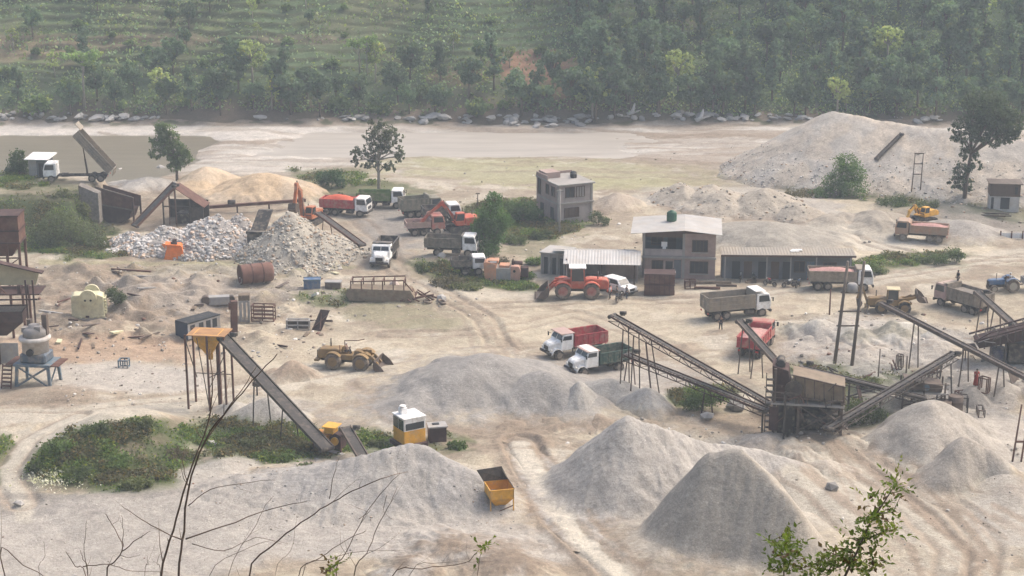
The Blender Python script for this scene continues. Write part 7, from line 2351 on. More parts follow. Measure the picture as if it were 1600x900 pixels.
def limbs(base, blobs, r0, rng, fork=0.35, bark=None, parent=None, extra=2):
    """trunk with a limb into each clump of the crown"""
    mb = MB()
    cx = sum(b[0] for b in blobs) / len(blobs); cy = sum(b[1] for b in blobs) / len(blobs)
    zmin = min(b[2] - b[5] for b in blobs); zmax = max(b[2] for b in blobs)
    f = Vector((cx * 0.3, cy * 0.3, max(0.4, zmin + (zmax - zmin) * fork)))
    mb.path([(0, 0, -0.4), (rng.normal() * 0.05, 0, f.z * 0.5), f], [r0, r0 * 0.85, r0 * 0.7], 8)
    for b in blobs:
        tip = Vector((b[0], b[1], b[2] + b[5] * 0.3))
        if tip.z < f.z:
            st = Vector((f.x * 0.6, f.y * 0.6, f.z * 0.6))
        else:
            st = f
        mid = st.lerp(tip, 0.5) + Vector((rng.normal() * 0.12, rng.normal() * 0.12, 0.15)) * (tip - st).length * 0.4
        mb.path([st, mid, tip], [r0 * 0.55, r0 * 0.34, r0 * 0.12], 6)
        for k in range(extra):
            e = tip + Vector((rng.normal() * b[3], rng.normal() * b[4], rng.normal() * b[5])) * 0.6
            mb.path([mid, mid.lerp(e, 0.5) + Vector((0, 0, 0.1)), e], [r0 * 0.25, r0 * 0.15, r0 * 0.05], 5)
    return mb.build('trunk', bark or M_BARK, parent)


def near_tree(name, label, cat, base_px, blobs_px, n, size, col, r0, seed, fork=0.35, bark=None, clump=0.3, shell=0.35, depth=0.85, yellow=0.0, group=None, base=None, extra=2):
    g = Vector(base) if base is not None else G(*base_px)
    d = g.y * CP + (CH - g.z) * SP
    t = thing(name, label, cat, g, 0, group)
    rng = np.random.default_rng(seed)
    bl = []
    for (px, py, rx, ry) in blobs_px:
        yo = rng.uniform(-1, 1) * rx / F * d * 0.5
        p = above(g, py)
        bl.append(((px - 800) / F * d - g.x, yo, p.z - g.z, rx / F * d, rx / F * d * depth, ry / F * d * 1.03))
    limbs(t.location, bl, r0, rng, fork, bark, t, extra)
    co, cc = blob_leaves(bl, n, size, col, rng, clump, 0.3, shell, yellow)
    quads_mesh('crown', co, cc, M_LEAF, t)
    return t


near_tree('tree', 'small green tree with lopsided crown behind the dark feed shed', 'tree', (277, 288), [(262, 203, 17, 13), (247, 222, 12, 9), (250, 239, 14, 8), (272, 232, 18, 13), (290, 246, 13, 13), (276, 258, 13, 9), (268, 215, 14, 10), (260, 228, 14, 10), (280, 246, 16, 12)], 7000, 0.17, (0.07, 0.095, 0.042), 0.24, 1, 0.35)
near_tree('tree', 'airy open branched tree standing in the middle of the dry river flats', 'tree', (592, 300), [(600, 204, 22, 13), (580, 214, 14, 11), (618, 214, 13, 13), (568, 236, 15, 9), (596, 228, 18, 13), (622, 240, 13, 11), (560, 252, 12, 8), (612, 258, 15, 8), (583, 256, 14, 8), (629, 248, 8, 7), (556, 240, 8, 7), (592, 192, 14, 8), (604, 222, 16, 10), (578, 246, 14, 8)], 5200, 0.165, (0.075, 0.088, 0.054), 0.26, 2, 0.22, M_PALEBARK, clump=0.22, extra=4)
near_tree('tall_bush', 'tall bright green bush beside the trucks left of unfinished house', 'bush', (764, 398), [(772, 311, 12, 13), (766, 330, 20, 15), (768, 350, 26, 17), (764, 371, 26, 17), (758, 386, 24, 10), (788, 346, 14, 11), (748, 355, 14, 12)], 10000, 0.14, (0.058, 0.105, 0.030), 0.2, 3, 0.1, clump=0.4)
near_tree('tree', 'tall dark tree leaning over the huge stone heap at the right', 'tree', (1506, 320), [(1532, 164, 36, 20), (1560, 190, 26, 22), (1515, 194, 28, 17), (1496, 214, 18, 10), (1545, 216, 22, 14), (1499, 268, 15, 18), (1510, 240, 15, 14), (1486, 200, 12, 8), (1576, 202, 14, 18), (1490, 285, 12, 12), (1520, 258, 12, 10), (1545, 178, 30, 22), (1525, 205, 26, 16), (1565, 212, 20, 16), (1508, 288, 12, 14)], 13000, 0.19, (0.052, 0.070, 0.044), 0.33, 4, 0.45, clump=0.26)
near_tree('tall_bush', 'rounded green bush at the foot of the huge stone heap', 'bush', (1312, 308), [(1322, 256, 20, 12), (1334, 273, 20, 15), (1304, 284, 22, 13), (1326, 291, 28, 12), (1282, 298, 20, 7), (1316, 268, 18, 12)], 7000, 0.14, (0.06, 0.10, 0.03), 0.16, 5, 0.1, clump=0.4)
near_tree('bush', 'leafy bush growing right behind the tall bush by the unfinished house', 'bush', (816, 350), [(806, 328, 16, 13), (822, 326, 17, 12), (838, 333, 14, 9), (796, 342, 16, 9), (830, 345, 18, 7)], 4200, 0.14, (0.05, 0.085, 0.03), 0.12, 6, 0.1, clump=0.4)
near_tree('bush', 'dark bush behind the grey guard hut at the left edge', 'bush', None, [(28, 252, 14, 16), (20, 265, 12, 10), (38, 262, 10, 10), (34, 240, 8, 8)], 2600, 0.15, (0.045, 0.065, 0.028), 0.1, 7, 0.1, base=(G(28, 281, 5.0).x - 0.5, G(28, 281, 5.0).y + 3.0, surf(G(28, 281, 5.0).x - .5, G(28, 281, 5.0).y + 3.0)), clump=0.4)
near_tree('bush', 'small dark bush growing behind the cream jaw crusher', 'bush', (182, 478), [(180, 460, 13, 11), (186, 468, 12, 8)], 1600, 0.11, (0.05, 0.065, 0.03), 0.06, 8, 0.1, clump=0.45)
near_tree('bush', 'spreading green shrub beside the dirt road right of the workshop', 'bush', (1478, 410), [(1490, 398, 14, 9), (1465, 403, 18, 6), (1500, 402, 9, 6), (1442, 407, 14, 4)], 2600, 0.12, (0.062, 0.085, 0.035), 0.07, 9, 0.1, clump=0.45)
near_tree('bush', 'dense green bush on the river flats left of the airy tree', 'bush', (518, 293), [(508, 279, 15, 10), (524, 276, 13, 11), (532, 286, 10, 7)], 2600, 0.14, (0.045, 0.085, 0.035), 0.08, 10, 0.1, clump=0.45)
near_tree('bush', 'green weedy bush on the earth heap below the long conveyors', 'bush', (1100, 640), [(1094, 622, 26, 11), (1118, 618, 22, 8), (1080, 632, 16, 7)], 3000, 0.10, (0.07, 0.105, 0.03), 0.05, 11, 0.1, clump=0.45)
near_tree('bush', 'sprawling scrub bush below the upper bank near the rubble wall', 'bush', (120, 385), [(95, 345, 28, 20), (130, 362, 26, 18), (70, 365, 24, 18), (155, 375, 22, 12), (100, 378, 30, 10)], 5200, 0.15, (0.07, 0.082, 0.042), 0.1, 12, 0.1, clump=0.35)
near_tree('bush', 'olive scrub bush on top of the upper bank behind the rusty tower', 'bush', None, [(60, 318, 26, 12), (100, 312, 22, 12), (35, 325, 16, 10), (125, 325, 14, 14)], 3600, 0.15, (0.085, 0.09, 0.046), 0.1, 13, 0.1, base=(G(75, 325, 3.5).x, G(75, 325, 3.5).y, surf(G(75, 325, 3.5).x, G(75, 325, 3.5).y)), clump=0.35)
near_tree('bush', 'weedy shrub at the workshop end beside the road', 'bush', (1366, 428), [(1362, 420, 14, 6), (1378, 424, 10, 4)], 1100, 0.11, (0.06, 0.08, 0.033), 0.05, 14, 0.1, clump=0.5)
near_tree('bush', 'dark weeds in the pit right of the crusher conveyor', 'bush', (1350, 665), [(1345, 640, 20, 14), (1370, 650, 16, 12), (1335, 655, 16, 10)], 2400, 0.10, (0.05, 0.065, 0.03), 0.05, 15, 0.1, clump=0.45)
near_tree('bush', 'bush between the unfinished house and the brick house', 'bush', (935, 352), [(932, 340, 12, 8), (944, 345, 9, 6)], 1000, 0.12, (0.055, 0.07, 0.035), 0.05, 16, 0.1, clump=0.5)


for i, (px, py, rx, ry, lb) in enumerate([
        (95, 690, 26, 12, 'low scrub bush on the left shoulder of the green mound'), (150, 668, 24, 10, 'low scrub bush along the back edge of the green mound'),
        (215, 660, 26, 9, 'scrub bush at the far right crest of the green mound'), (180, 715, 22, 10, 'dark scrub bush in the middle of the green mound'),
        (120, 735, 24, 10, 'bright scrub bush at the front left of the green mound'), (215, 750, 26, 11, 'vivid green scrub bush at the front right of the green mound'),
        (275, 705, 18, 10, 'brownish scrub bush at the right end of the green mound'), (60, 725, 16, 10, 'scrub bush at the leftmost tip of the green mound'),
        (395, 690, 24, 8, 'low bush left of the conveyor foot behind the grey apron'), (440, 712, 22, 7, 'low bush just left of the yellow drive unit'),
        (478, 728, 18, 4, 'bright low bush below the yellow drive unit'), (590, 690, 16, 10, 'low bush between yellow drive unit and yellow cabin'),
        (715, 692, 16, 8, 'low bush right of the rust brown cabinet'), (700, 437, 26, 8, 'green bush below the dark khaki truck at the road edge'),
        (730, 446, 26, 7, 'green bush in front of the small white truck'), (835, 405, 14, 8, 'bush left of the block outbuilding'),
        (845, 365, 18, 9, 'low bush in front of the unfinished house'), (720, 330, 16, 9, 'low bush behind the red digger'),
        (570, 310, 20, 7, 'low green bush below the airy open tree'), (800, 372, 24, 9, 'green bush behind the block outbuilding'), (775, 405, 20, 8, 'green bush right behind the stripped orange machine body'), (820, 430, 18, 6, 'low bush between machine body and red loader'), (665, 415, 18, 6, 'low bush at the bend of the haul road'), (860, 330, 18, 8, 'leafy bush against the side of the unfinished house'), (790, 318, 18, 9, 'bush at the top right of the tall bright bush'), (1395, 312, 26, 7, 'low bush at the foot of the huge stone heap by the ladder pole'),
        (1450, 318, 20, 7, 'low bush below the sloping pipe rail'), (1250, 300, 24, 6, 'low dark bush at the left foot of the huge stone heap'),
        (1300, 592, 24, 8, 'low green bush behind the crusher below the pole frame'), (1360, 596, 22, 8, 'low green bush under the lattice conveyor')]):
    near_tree('bush', lb, 'bush', (px, py + ry), [(px - rx * 0.5, py + ry * .35, rx * 0.55, ry * 0.6), (px + rx * 0.4, py + ry * .25, rx * 0.6, ry * 0.7), (px, py + ry * 0.6, rx * 0.95, ry * 0.5)], 1300 if rx > 20 else 900, 0.11 if py > 560 else 0.14,
              [(0.075, 0.11, 0.034), (0.06, 0.078, 0.034), (0.085, 0.095, 0.045)][i % 3] if i % 7 != 6 else (0.10, 0.085, 0.055), 0.04, 60 + i, 0.1, clump=0.5, group='scrub bushes on the quarry floor', extra=1)


# ------------------------------------------------------------------ trees on the far hill
def proto(kind, seed):
    rng = np.random.default_rng(seed)
    bl = []
    if kind == 'round':
        H = 6.5
        for i in range(9):
            a = rng.uniform(0, 6.28); r = rng.uniform(0.2, 1.9)
            bl.append((r * math.cos(a), r * math.sin(a), rng.uniform(2.6, 5.8), rng.uniform(0.8, 1.5), rng.uniform(0.8, 1.5), rng.uniform(0.7, 1.2)))
        col = (0.040, 0.058, 0.036); n = 2800; s = 0.25
    elif kind == 'tall':
        H = 10
        for i in range(9):
            a = rng.uniform(0, 6.28); r = rng.uniform(0.1, 1.2); z = 3.0 + i * 0.8
            bl.append((r * math.cos(a), r * math.sin(a), z, 1.2 - 0.03 * i, 1.1, 0.9))
        col = (0.037, 0.053, 0.036); n = 2600; s = 0.25
    elif kind == 'bush':
        H = 3
        for i in range(7):
            a = rng.uniform(0, 6.28); r = rng.uniform(0.2, 1.5)
            bl.append((r * math.cos(a), r * math.sin(a), rng.uniform(0.6, 1.9), rng.uniform(0.6, 1.1), rng.uniform(0.6, 1.1), rng.uniform(0.5, 0.8)))
        col = (0.055, 0.075, 0.033); n = 1300; s = 0.22
    elif kind == 'airy':
        H = 8
        for i in range(10):
            a = rng.uniform(0, 6.28); r = rng.uniform(0.4, 2.2)
            bl.append((r * math.cos(a), r * math.sin(a), rng.uniform(3.2, 7.4), rng.uniform(0.6, 1.0), rng.uniform(0.6, 1.0), rng.uniform(0.5, 0.8)))
        col = (0.10, 0.115, 0.048); n = 1700; s = 0.21
    else:
        H = 9
        for i in range(9):
            a = rng.uniform(0, 6.28); r = rng.uniform(0.3, 3.2)
            bl.append((r * math.cos(a), r * math.sin(a), rng.uniform(7.2, 8.8), rng.uniform(0.9, 1.6), rng.uniform(0.9, 1.6), rng.uniform(0.4, 0.6)))
        col = (0.075, 0.105, 0.042); n = 1700; s = 0.22
    t = thing('hill_tree', 'x', 'tree', (0, 0, 0), 0, 'trees on the far hillside')
    limbs(None, bl, 0.20 if kind != 'bush' else 0.08, rng, 0.25 if kind != 'flat' else 0.6, M_PALEBARK if kind in ('airy', 'flat') else M_BARK, t, 1)
    co, cc = blob_leaves(bl, n, s, col, rng, 0.34, 0.25, 0.4, yellow=0.05)
    quads_mesh('crown', co, cc, M_HLEAF, t)
    return t


KINDS = ['round', 'tall', 'bush', 'airy', 'flat']
PROTO = {k: [proto(k, 100 + 10 * i + j) for j in range(3 if k in ('round', 'tall') else 2)] for i, k in enumerate(KINDS)}
LBL = {
    'round': {'r': 'dark rounded tree in the dense forest of the right hillside', 'l': 'dark rounded tree among the terraces of the left hillside', 'b': 'dark rounded tree in the belt along the far river bank'},
    'tall': {'r': 'tall slim dark tree in the dense forest of the right hillside', 'l': 'tall slim dark tree among the terraces of the left hillside', 'b': 'tall slim dark tree in the belt along the far river bank'},
    'bush': {'r': 'low bush between the forest trees of the right hillside', 'l': 'low green bush on a terrace edge of the left hillside', 'b': 'low bush in the belt along the far river bank'},
    'airy': {'r': 'pale yellow green airy tree in the forest of the right hillside', 'l': 'pale yellow green airy tree on the terraces of the left hillside', 'b': 'pale yellow green airy tree in the belt along the far river bank'},
    'flat': {'r': 'flat topped tree above the forest of the right hillside', 'l': 'pale flat topped tree on the left hillside', 'b': 'pale flat topped tree in the belt along the far river bank'},
}
used = set()


def plant(kind, g, s, label=None, rz=None):
    j = random.randrange(len(PROTO[kind]))
    p = PROTO[kind][j]
    rz = random.uniform(0, 6.28) if rz is None else rz
    px, py = proj(np.array(g.x), np.array(g.y), np.array(g.z))
    zone = 'r' if px > 860 else ('b' if py > 128 else 'l')
    lb = label or LBL[kind][zone]
    loc = (g.x, g.y, g.z - 0.1)
    if (kind, j) not in used:
        used.add((kind, j))
        p.location = loc; p.rotation_euler = (0, 0, rz); p['label'] = lb; p.scale = (s, s, s)
        return p
    return dup_fast(p, loc, rz, lb, s)


def dup_fast(root, loc, rz, label, s):
    c = root.copy(); COL.objects.link(c)
    c.location = loc; c.rotation_euler = (0, 0, rz); c.scale = (s, s, s * random.uniform(0.9, 1.12)); c['label'] = label
    for k in root.children:
        q = k.copy(); COL.objects.link(q); q.parent = c
    return c


random.seed(21)
plant('flat', GH(133, 172), 1.15, 'tall flat topped pale tree standing high over the left hillside')
plant('flat', GH(562, 118), 0.75, 'left of two bare trunked tufted trees on the terraces')
plant('flat', GH(574, 118), 0.75, 'right of two bare trunked tufted trees on the terraces')
plant('airy', GH(395, 140), 1.25, 'big yellow green airy tree in the middle of the left hillside')
plant('airy', GH(1322, 176), 0.55, 'bright yellow green tree peeping over the top of the huge stone heap')
for (px, py, k, s) in [(815, 182, 'round', 1.25), (840, 178, 'tall', 0.9), (930, 190, 'round', 1.5), (960, 186, 'tall', 1.2), (985, 175, 'round', 1.2), (455, 180, 'round', 1.1), (500, 182, 'round', 1.15), (530, 176, 'bush', 1.3), (345, 180, 'round', 1.2), (300, 175, 'tall', 0.8), (425, 172, 'airy', 0.8), (260, 180, 'round', 0.9), (60, 176, 'bush', 1.4), (180, 178, 'round', 0.9), (590, 182, 'bush', 1.3), (640, 182, 'round', 0.8), (690, 184, 'round', 0.85), (745, 184, 'bush', 1.5), (900, 160, 'airy', 0.8), (1560, 190, 'round', 1.2), (1595, 200, 'round', 1.1), (1400, 186, 'round', 1.0), (1240, 188, 'round', 1.1), (1180, 186, 'tall', 1.0), (1080, 186, 'round', 1.3), (1030, 182, 'tall', 1.1), (1130, 180, 'round', 1.2)]:
    plant(k, GH(px, py), s)


def density(px, py):
    if px > 900: return 1.0
    if px > 770: return 0.9 if py > 75 and not (810 < px < 900 and py < 170) else 0.35
    if py > 135: return 0.8
    if py > 100: return 0.55
    if px < 340: return 0.55
    return 0.30


pts = []
tries = 0
while len(pts) < 255 and tries < 20000:
    tries += 1
    px, py = random.uniform(-60, 1660), random.uniform(-40, 186)
    if random.random() > density(px, py):
        continue
    g = GH(px, py)
    sep = 3.4 if px > 850 else 3.8
    if any((g.x - q.x) ** 2 + (g.y - q.y) ** 2 < sep * sep for q in pts):
        continue
    pts.append(g)
    if px > 850:
        k = random.choices(KINDS, (0.50, 0.32, 0.06, 0.09, 0.0))[0]; s = random.uniform(0.85, 1.35)
    elif py > 110:
        k = random.choices(KINDS, (0.45, 0.12, 0.30, 0.12, 0.01))[0]; s = random.uniform(0.65, 1.15)
    else:
        k = random.choices(KINDS, (0.26, 0.05, 0.50, 0.14, 0.02))[0]; s = random.uniform(0.4, 0.8)
    plant(k, g, s)

# undergrowth of the hillside: nobody could count it
rng = np.random.default_rng(77)
n = 95000
X = rng.uniform(-150, 150, n); Y = 303 + rng.random(n) ** 1.2 * 60
Z, fz, tz = hill(X, Y)
keep = rng.random(n) < np.clip(0.25 + 0.75 * sstep(0.45, 0.6, fbm(X / 6, Y / 6, 3, 81)) + 0.5 * sstep(5, 25, X), 0, 1) * np.where((tz > 0.5) & (fz < 0.6), 0.75, 1.0)
X, Y, Z = X[keep], Y[keep], Z[keep]
m = len(X)
hgt = rng.uniform(0.05, 0.9, m) * (0.5 + fbm(X / 4, Y / 4, 3, 82))
cc = np.array((0.050, 0.068, 0.038)) * rng.uniform(0.6, 1.5, (m, 1)) * np.where(rng.random((m, 1)) < 0.2, np.array((1.5, 1.25, 0.9)), 1.0)
cc = cc * (0.65 + 0.8 * fbm(X / 5, Y / 5, 3, 83))[:, None]
co, cc = leaf_quads(np.stack([X, Y, Z + hgt], 1), 0.32, cc, rng)
tag(quads_mesh('hillside_undergrowth', co, cc, M_HLEAF), 'tangled green undergrowth covering the far hillside', 'undergrowth', kind='stuff')

# weeds and grass on the quarry floor, wherever the soil is green
gx_, gy_, gz_ = XX.ravel(), YY.ravel(), ZZ.ravel()
gc = gcol.reshape(-1, 3)
green = np.clip((gc[:, 1] - gc[:, 0] * 0.98) / 0.02, 0, 1)
inv = np.abs(UU.ravel()) < 1.3
idx = np.where((green > 0.3) & inv & (gy_ > 99) & (gy_ < 290))[0]
rng = np.random.default_rng(5)
area = np.abs(gy_[idx]) ** 2 / 1e4
wt = area * green[idx] * (0.12 + sstep(0.42, 0.6, fbm(gx_[idx] / 2.0, gy_[idx] / 2.0, 4, 95)))
pick = rng.choice(idx, 90000, p=wt / wt.sum())
j = rng.normal(size=(len(pick), 2)) * 0.25
P = np.stack([gx_[pick] + j[:, 0], gy_[pick] + j[:, 1], np.zeros(len(pick))], 1)
P[:, 2] = terrain(P[:, 0], P[:, 1]) + rng.uniform(0.0, 0.30, len(pick)) * (0.4 + 2.2 * fbm(P[:, 0] / 2, P[:, 1] / 2, 3, 91))
pn = fbm(P[:, 0] / 3, P[:, 1] / 3, 4, 97)[:, None]
cc = (np.array((0.075, 0.115, 0.030)) * sstep(0.40, 0.58, pn) + np.array((0.07, 0.068, 0.038)) * (1 - sstep(0.40, 0.58, pn))) * rng.uniform(0.55, 1.4, (len(P), 1)) * np.where(rng.random((len(P), 1)) < 0.25, np.array((1.7, 1.25, 0.9)), 1.0)
co, cc = leaf_quads(P, 0.14, cc, rng)
tag(quads_mesh('weeds', co, cc, M_LEAF), 'low green weeds and grass on the quarry floor', 'weeds', kind='stuff')

# white flowers / litter at the foot of the mound
rng = np.random.default_rng(6)
P = []
for i in range(420):
    px, py = rng.normal(85, 26), rng.normal(752, 9)
    g = G(px, py); P.append((g.x, g.y, g.z + rng.uniform(0.1, 0.35)))
co, cc = leaf_quads(np.array(P), 0.10, np.tile(np.array((0.62, 0.60, 0.55)), (len(P), 1)), rng)
tag(quads_mesh('white_blossom', co, cc, M_LEAF), 'patch of white blossom at the left foot of the green mound', 'blossom', kind='stuff')

# ------------------------------------------------------------------ boulders along the far bank
random.seed(5)
M_BOULD = mat('pale_boulder', (0.33, 0.31, 0.285), 0.2, 1.5, 0.9, bump=0.5, rnd=0.35)
protos = []
for i in range(6):
    mb = MB().stone((0, 0, 0.25), 0.8)
    o = mb.build('boulder', M_BOULD)
    protos.append(o)
spots = []
for (x0, x1, y0, y1, n) in [(0, 130, 178, 188, 26), (130, 255, 180, 189, 18), (400, 620, 184, 190, 12), (620, 800, 182, 193, 30), (800, 935, 180, 200, 34), (950, 1130, 180, 188, 20), (1130, 1270, 180, 191, 26), (1390, 1480, 185, 192, 10)]:
    for i in range(n):
        spots.append((random.uniform(x0, x1), random.uniform(y0, y1)))
for i, (px, py) in enumerate(spots):
    r_ = ray(px, py)
    tt = np.linspace(285 / r_.y, 330 / r_.y, 200)
    zz = np.maximum(terrain(r_.x * tt, r_.y * tt), np.where(r_.y * tt > 297, hill(r_.x * tt, r_.y * tt)[0], -9))
    k = int(np.argmax(CH + r_.z * tt < zz)) or len(tt) - 1
    loc = (r_.x * tt[k], r_.y * tt[k], float(zz[k]))
    o = protos[i % 6] if i < 6 else protos[i % 6].copy()
    if i >= 6: COL.objects.link(o)
    o.location = loc
    s = random.uniform(0.35, 1.25)
    o.scale = (s * random.uniform(0.9, 1.7), s, s * random.uniform(0.6, 1.0))
    o.rotation_euler = (random.uniform(-.3, .3), random.uniform(-.3, .3), random.uniform(0, 6))
    zone = 'left third' if px < 450 else ('middle' if px < 945 else 'right part')
    tag(o, 'pale boulder lying along the %s of the far river bank' % zone, 'boulder', 'boulders along the far river bank')
for (px, py, lb) in [(988, 178, 'white driftwood stump below the forest on the far bank'), (1095, 186, 'pale driftwood log on the far bank left of the big pale block')]:
    g = G(px, py + 4)
    mb = MB().path([(-0.9, 0, 0.1), (0.1, 0.1, 0.7), (0.4, 0, 2.2)], [0.5, 0.4, 0.12], 7).path([(0, 0, 0.5), (1.4, 0.2, 0.9)], [0.25, 0.08], 6)
    o = mb.build('driftwood', mat('bleached_wood', (0.5, 0.47, 0.43), 0.15, 3, 0.9)); o.location = g
    tag(o, lb, 'driftwood')
# scattered quarry blocks
o = None
for (px, py, s, lb) in [(690, 470, 0.8, 'pale boulder beside the scrapped tyres at the haul road'), (330, 695, 0.45, 'white rock lying on the weeds right of the green mound'), (383, 672, 0.4, 'white rock below the hopper tower at the edge of the weeds'), (690, 402, 0.6, 'flat brown rock at the edge of the haul road'), (250, 272, 1.3, 'large pale boulder on the bank left of the small tree'), (188, 273, 0.9, 'pale boulder on the pond edge behind the tipping truck'), (1150, 640, 0.9, 'whitish boulder below the conveyors near the weeds'), (1105, 655, 0.6, 'small pale boulder in front of the weedy bush by conveyors'), (1300, 765, 0.55, 'flat white slab on the sand in front of the crusher'), (30, 790, 0.4, 'pale stone on the grey apron at the left edge')]:
    mb = MB().stone((0, 0, s * 0.3), s)
    o = mb.build('boulder', M_BOULD); o.location = at(px, py)
    tag(o, lb, 'boulder')

# broken stone and small debris strewn over the waste ground: nobody could count it
rnd = random.Random(44)
mb = MB(); cols = []
for (x0, x1, y0, y1, n, smax) in [(40, 520, 410, 560, 1500, 0.34), (420, 760, 440, 500, 350, 0.3), (1210, 1600, 490, 720, 1300, 0.34), (880, 1320, 640, 720, 500, 0.26), (60, 330, 560, 640, 350, 0.22), (680, 1000, 330, 420, 450, 0.3), (0, 760, 740, 900, 500, 0.14), (700, 1250, 230, 330, 260, 0.3), (300, 620, 640, 740, 300, 0.22), (1050, 1600, 720, 900, 400, 0.2), (1340, 1600, 310, 380, 300, 0.4)]:
    for i in range(int(n * 0.55)):
        px, py = rnd.uniform(x0, x1), rnd.uniform(y0, y1)
        r_ = ray(px, py); t_ = -CH / r_.z
        x, y = r_.x * t_, r_.y * t_
        s_ = 0.04 + (smax * 0.8 - 0.04) * rnd.random() ** 3
        mb.stone((x, y, hz(x, y) + s_ * 0.15), s_, rnd)
        k = rnd.uniform(0.5, 1.35); w_ = rnd.random()
        base = (0.36, 0.32, 0.27) if w_ < 0.6 else ((0.50, 0.47, 0.43) if w_ < 0.78 else ((0.24, 0.195, 0.15) if w_ < 0.95 else (0.20, 0.11, 0.08)))
        cols.append(tuple(min(0.7, c_ * k) for c_ in base))
o = mb.build('rubble', M_STONES)
at_ = o.data.color_attributes.new('tint', 'FLOAT_COLOR', 'POINT')
arr = np.repeat(np.array(cols), 12, 0)
at_.data.foreach_set('color', np.concatenate([arr, np.ones((len(arr), 1))], 1).ravel())
tag(o, 'loose broken stone strewn over the quarry floor', 'rubble', kind='stuff')
# discarded bars, planks and plates on the waste ground
random.seed(17)
for i in range(34):
    px, py = random.uniform(70, 520), random.uniform(418, 545)
    l = random.uniform(0.5, 1.7); w_ = random.uniform(0.07, 0.3)
    o = MB().box(-l, l, -w_, w_, 0, random.uniform(0.06, 0.22)).build('discarded_plank', random.choice((M_RUST, M_WOOD, M_RUSTDARK, M_STEEL, P_GREYPANEL, P_CREAM)))
    g = G(px, py); o.location = (g.x, g.y, g.z + 0.03); o.rotation_euler = (random.uniform(-.12, .12), random.uniform(-.2, .2), random.uniform(0, 3.1))
    tag(o, 'discarded plank or plate lying on the rough waste ground at the left', 'scrap', 'discarded planks and plates on the waste ground')
# ------------------------------------------------------------------ people
def skin_body(name, verts, edges, radii, material, parent=None, root=0, sub=1):
    me = bpy.data.meshes.new(name)
    me.from_pydata(verts, edges, [])
    o = bpy.data.objects.new(name, me); COL.objects.link(o)
    m = o.modifiers.new('skin', 'SKIN'); m.use_smooth_shade = True
    for i, r in enumerate(radii):
        sv = me.skin_vertices[0].data[i]
        sv.radius = (r, r) if not hasattr(r, '__len__') else r
        sv.use_root = (i == root)
    s = o.modifiers.new('sub', 'SUBSURF'); s.levels = sub; s.render_levels = sub
    dg = bpy.context.evaluated_depsgraph_get()
    bpy.context.view_layer.update()
    nm = bpy.data.meshes.new_from_object(o.evaluated_get(dg))
    nm.name = name
    bpy.data.objects.remove(o)
    nm.materials.clear(); nm.materials.append(material)
    for p in nm.polygons: p.use_smooth = True
    q = bpy.data.objects.new(name, nm); COL.objects.link(q)
    if parent is not None: q.parent = parent
    return q


CLOTH = {}


def cloth(col):
    k = tuple(col)
    if k not in CLOTH:
        CLOTH[k] = mat('cloth_%d' % len(CLOTH), col, 0.15, 6, 0.9)
    return CLOTH[k]


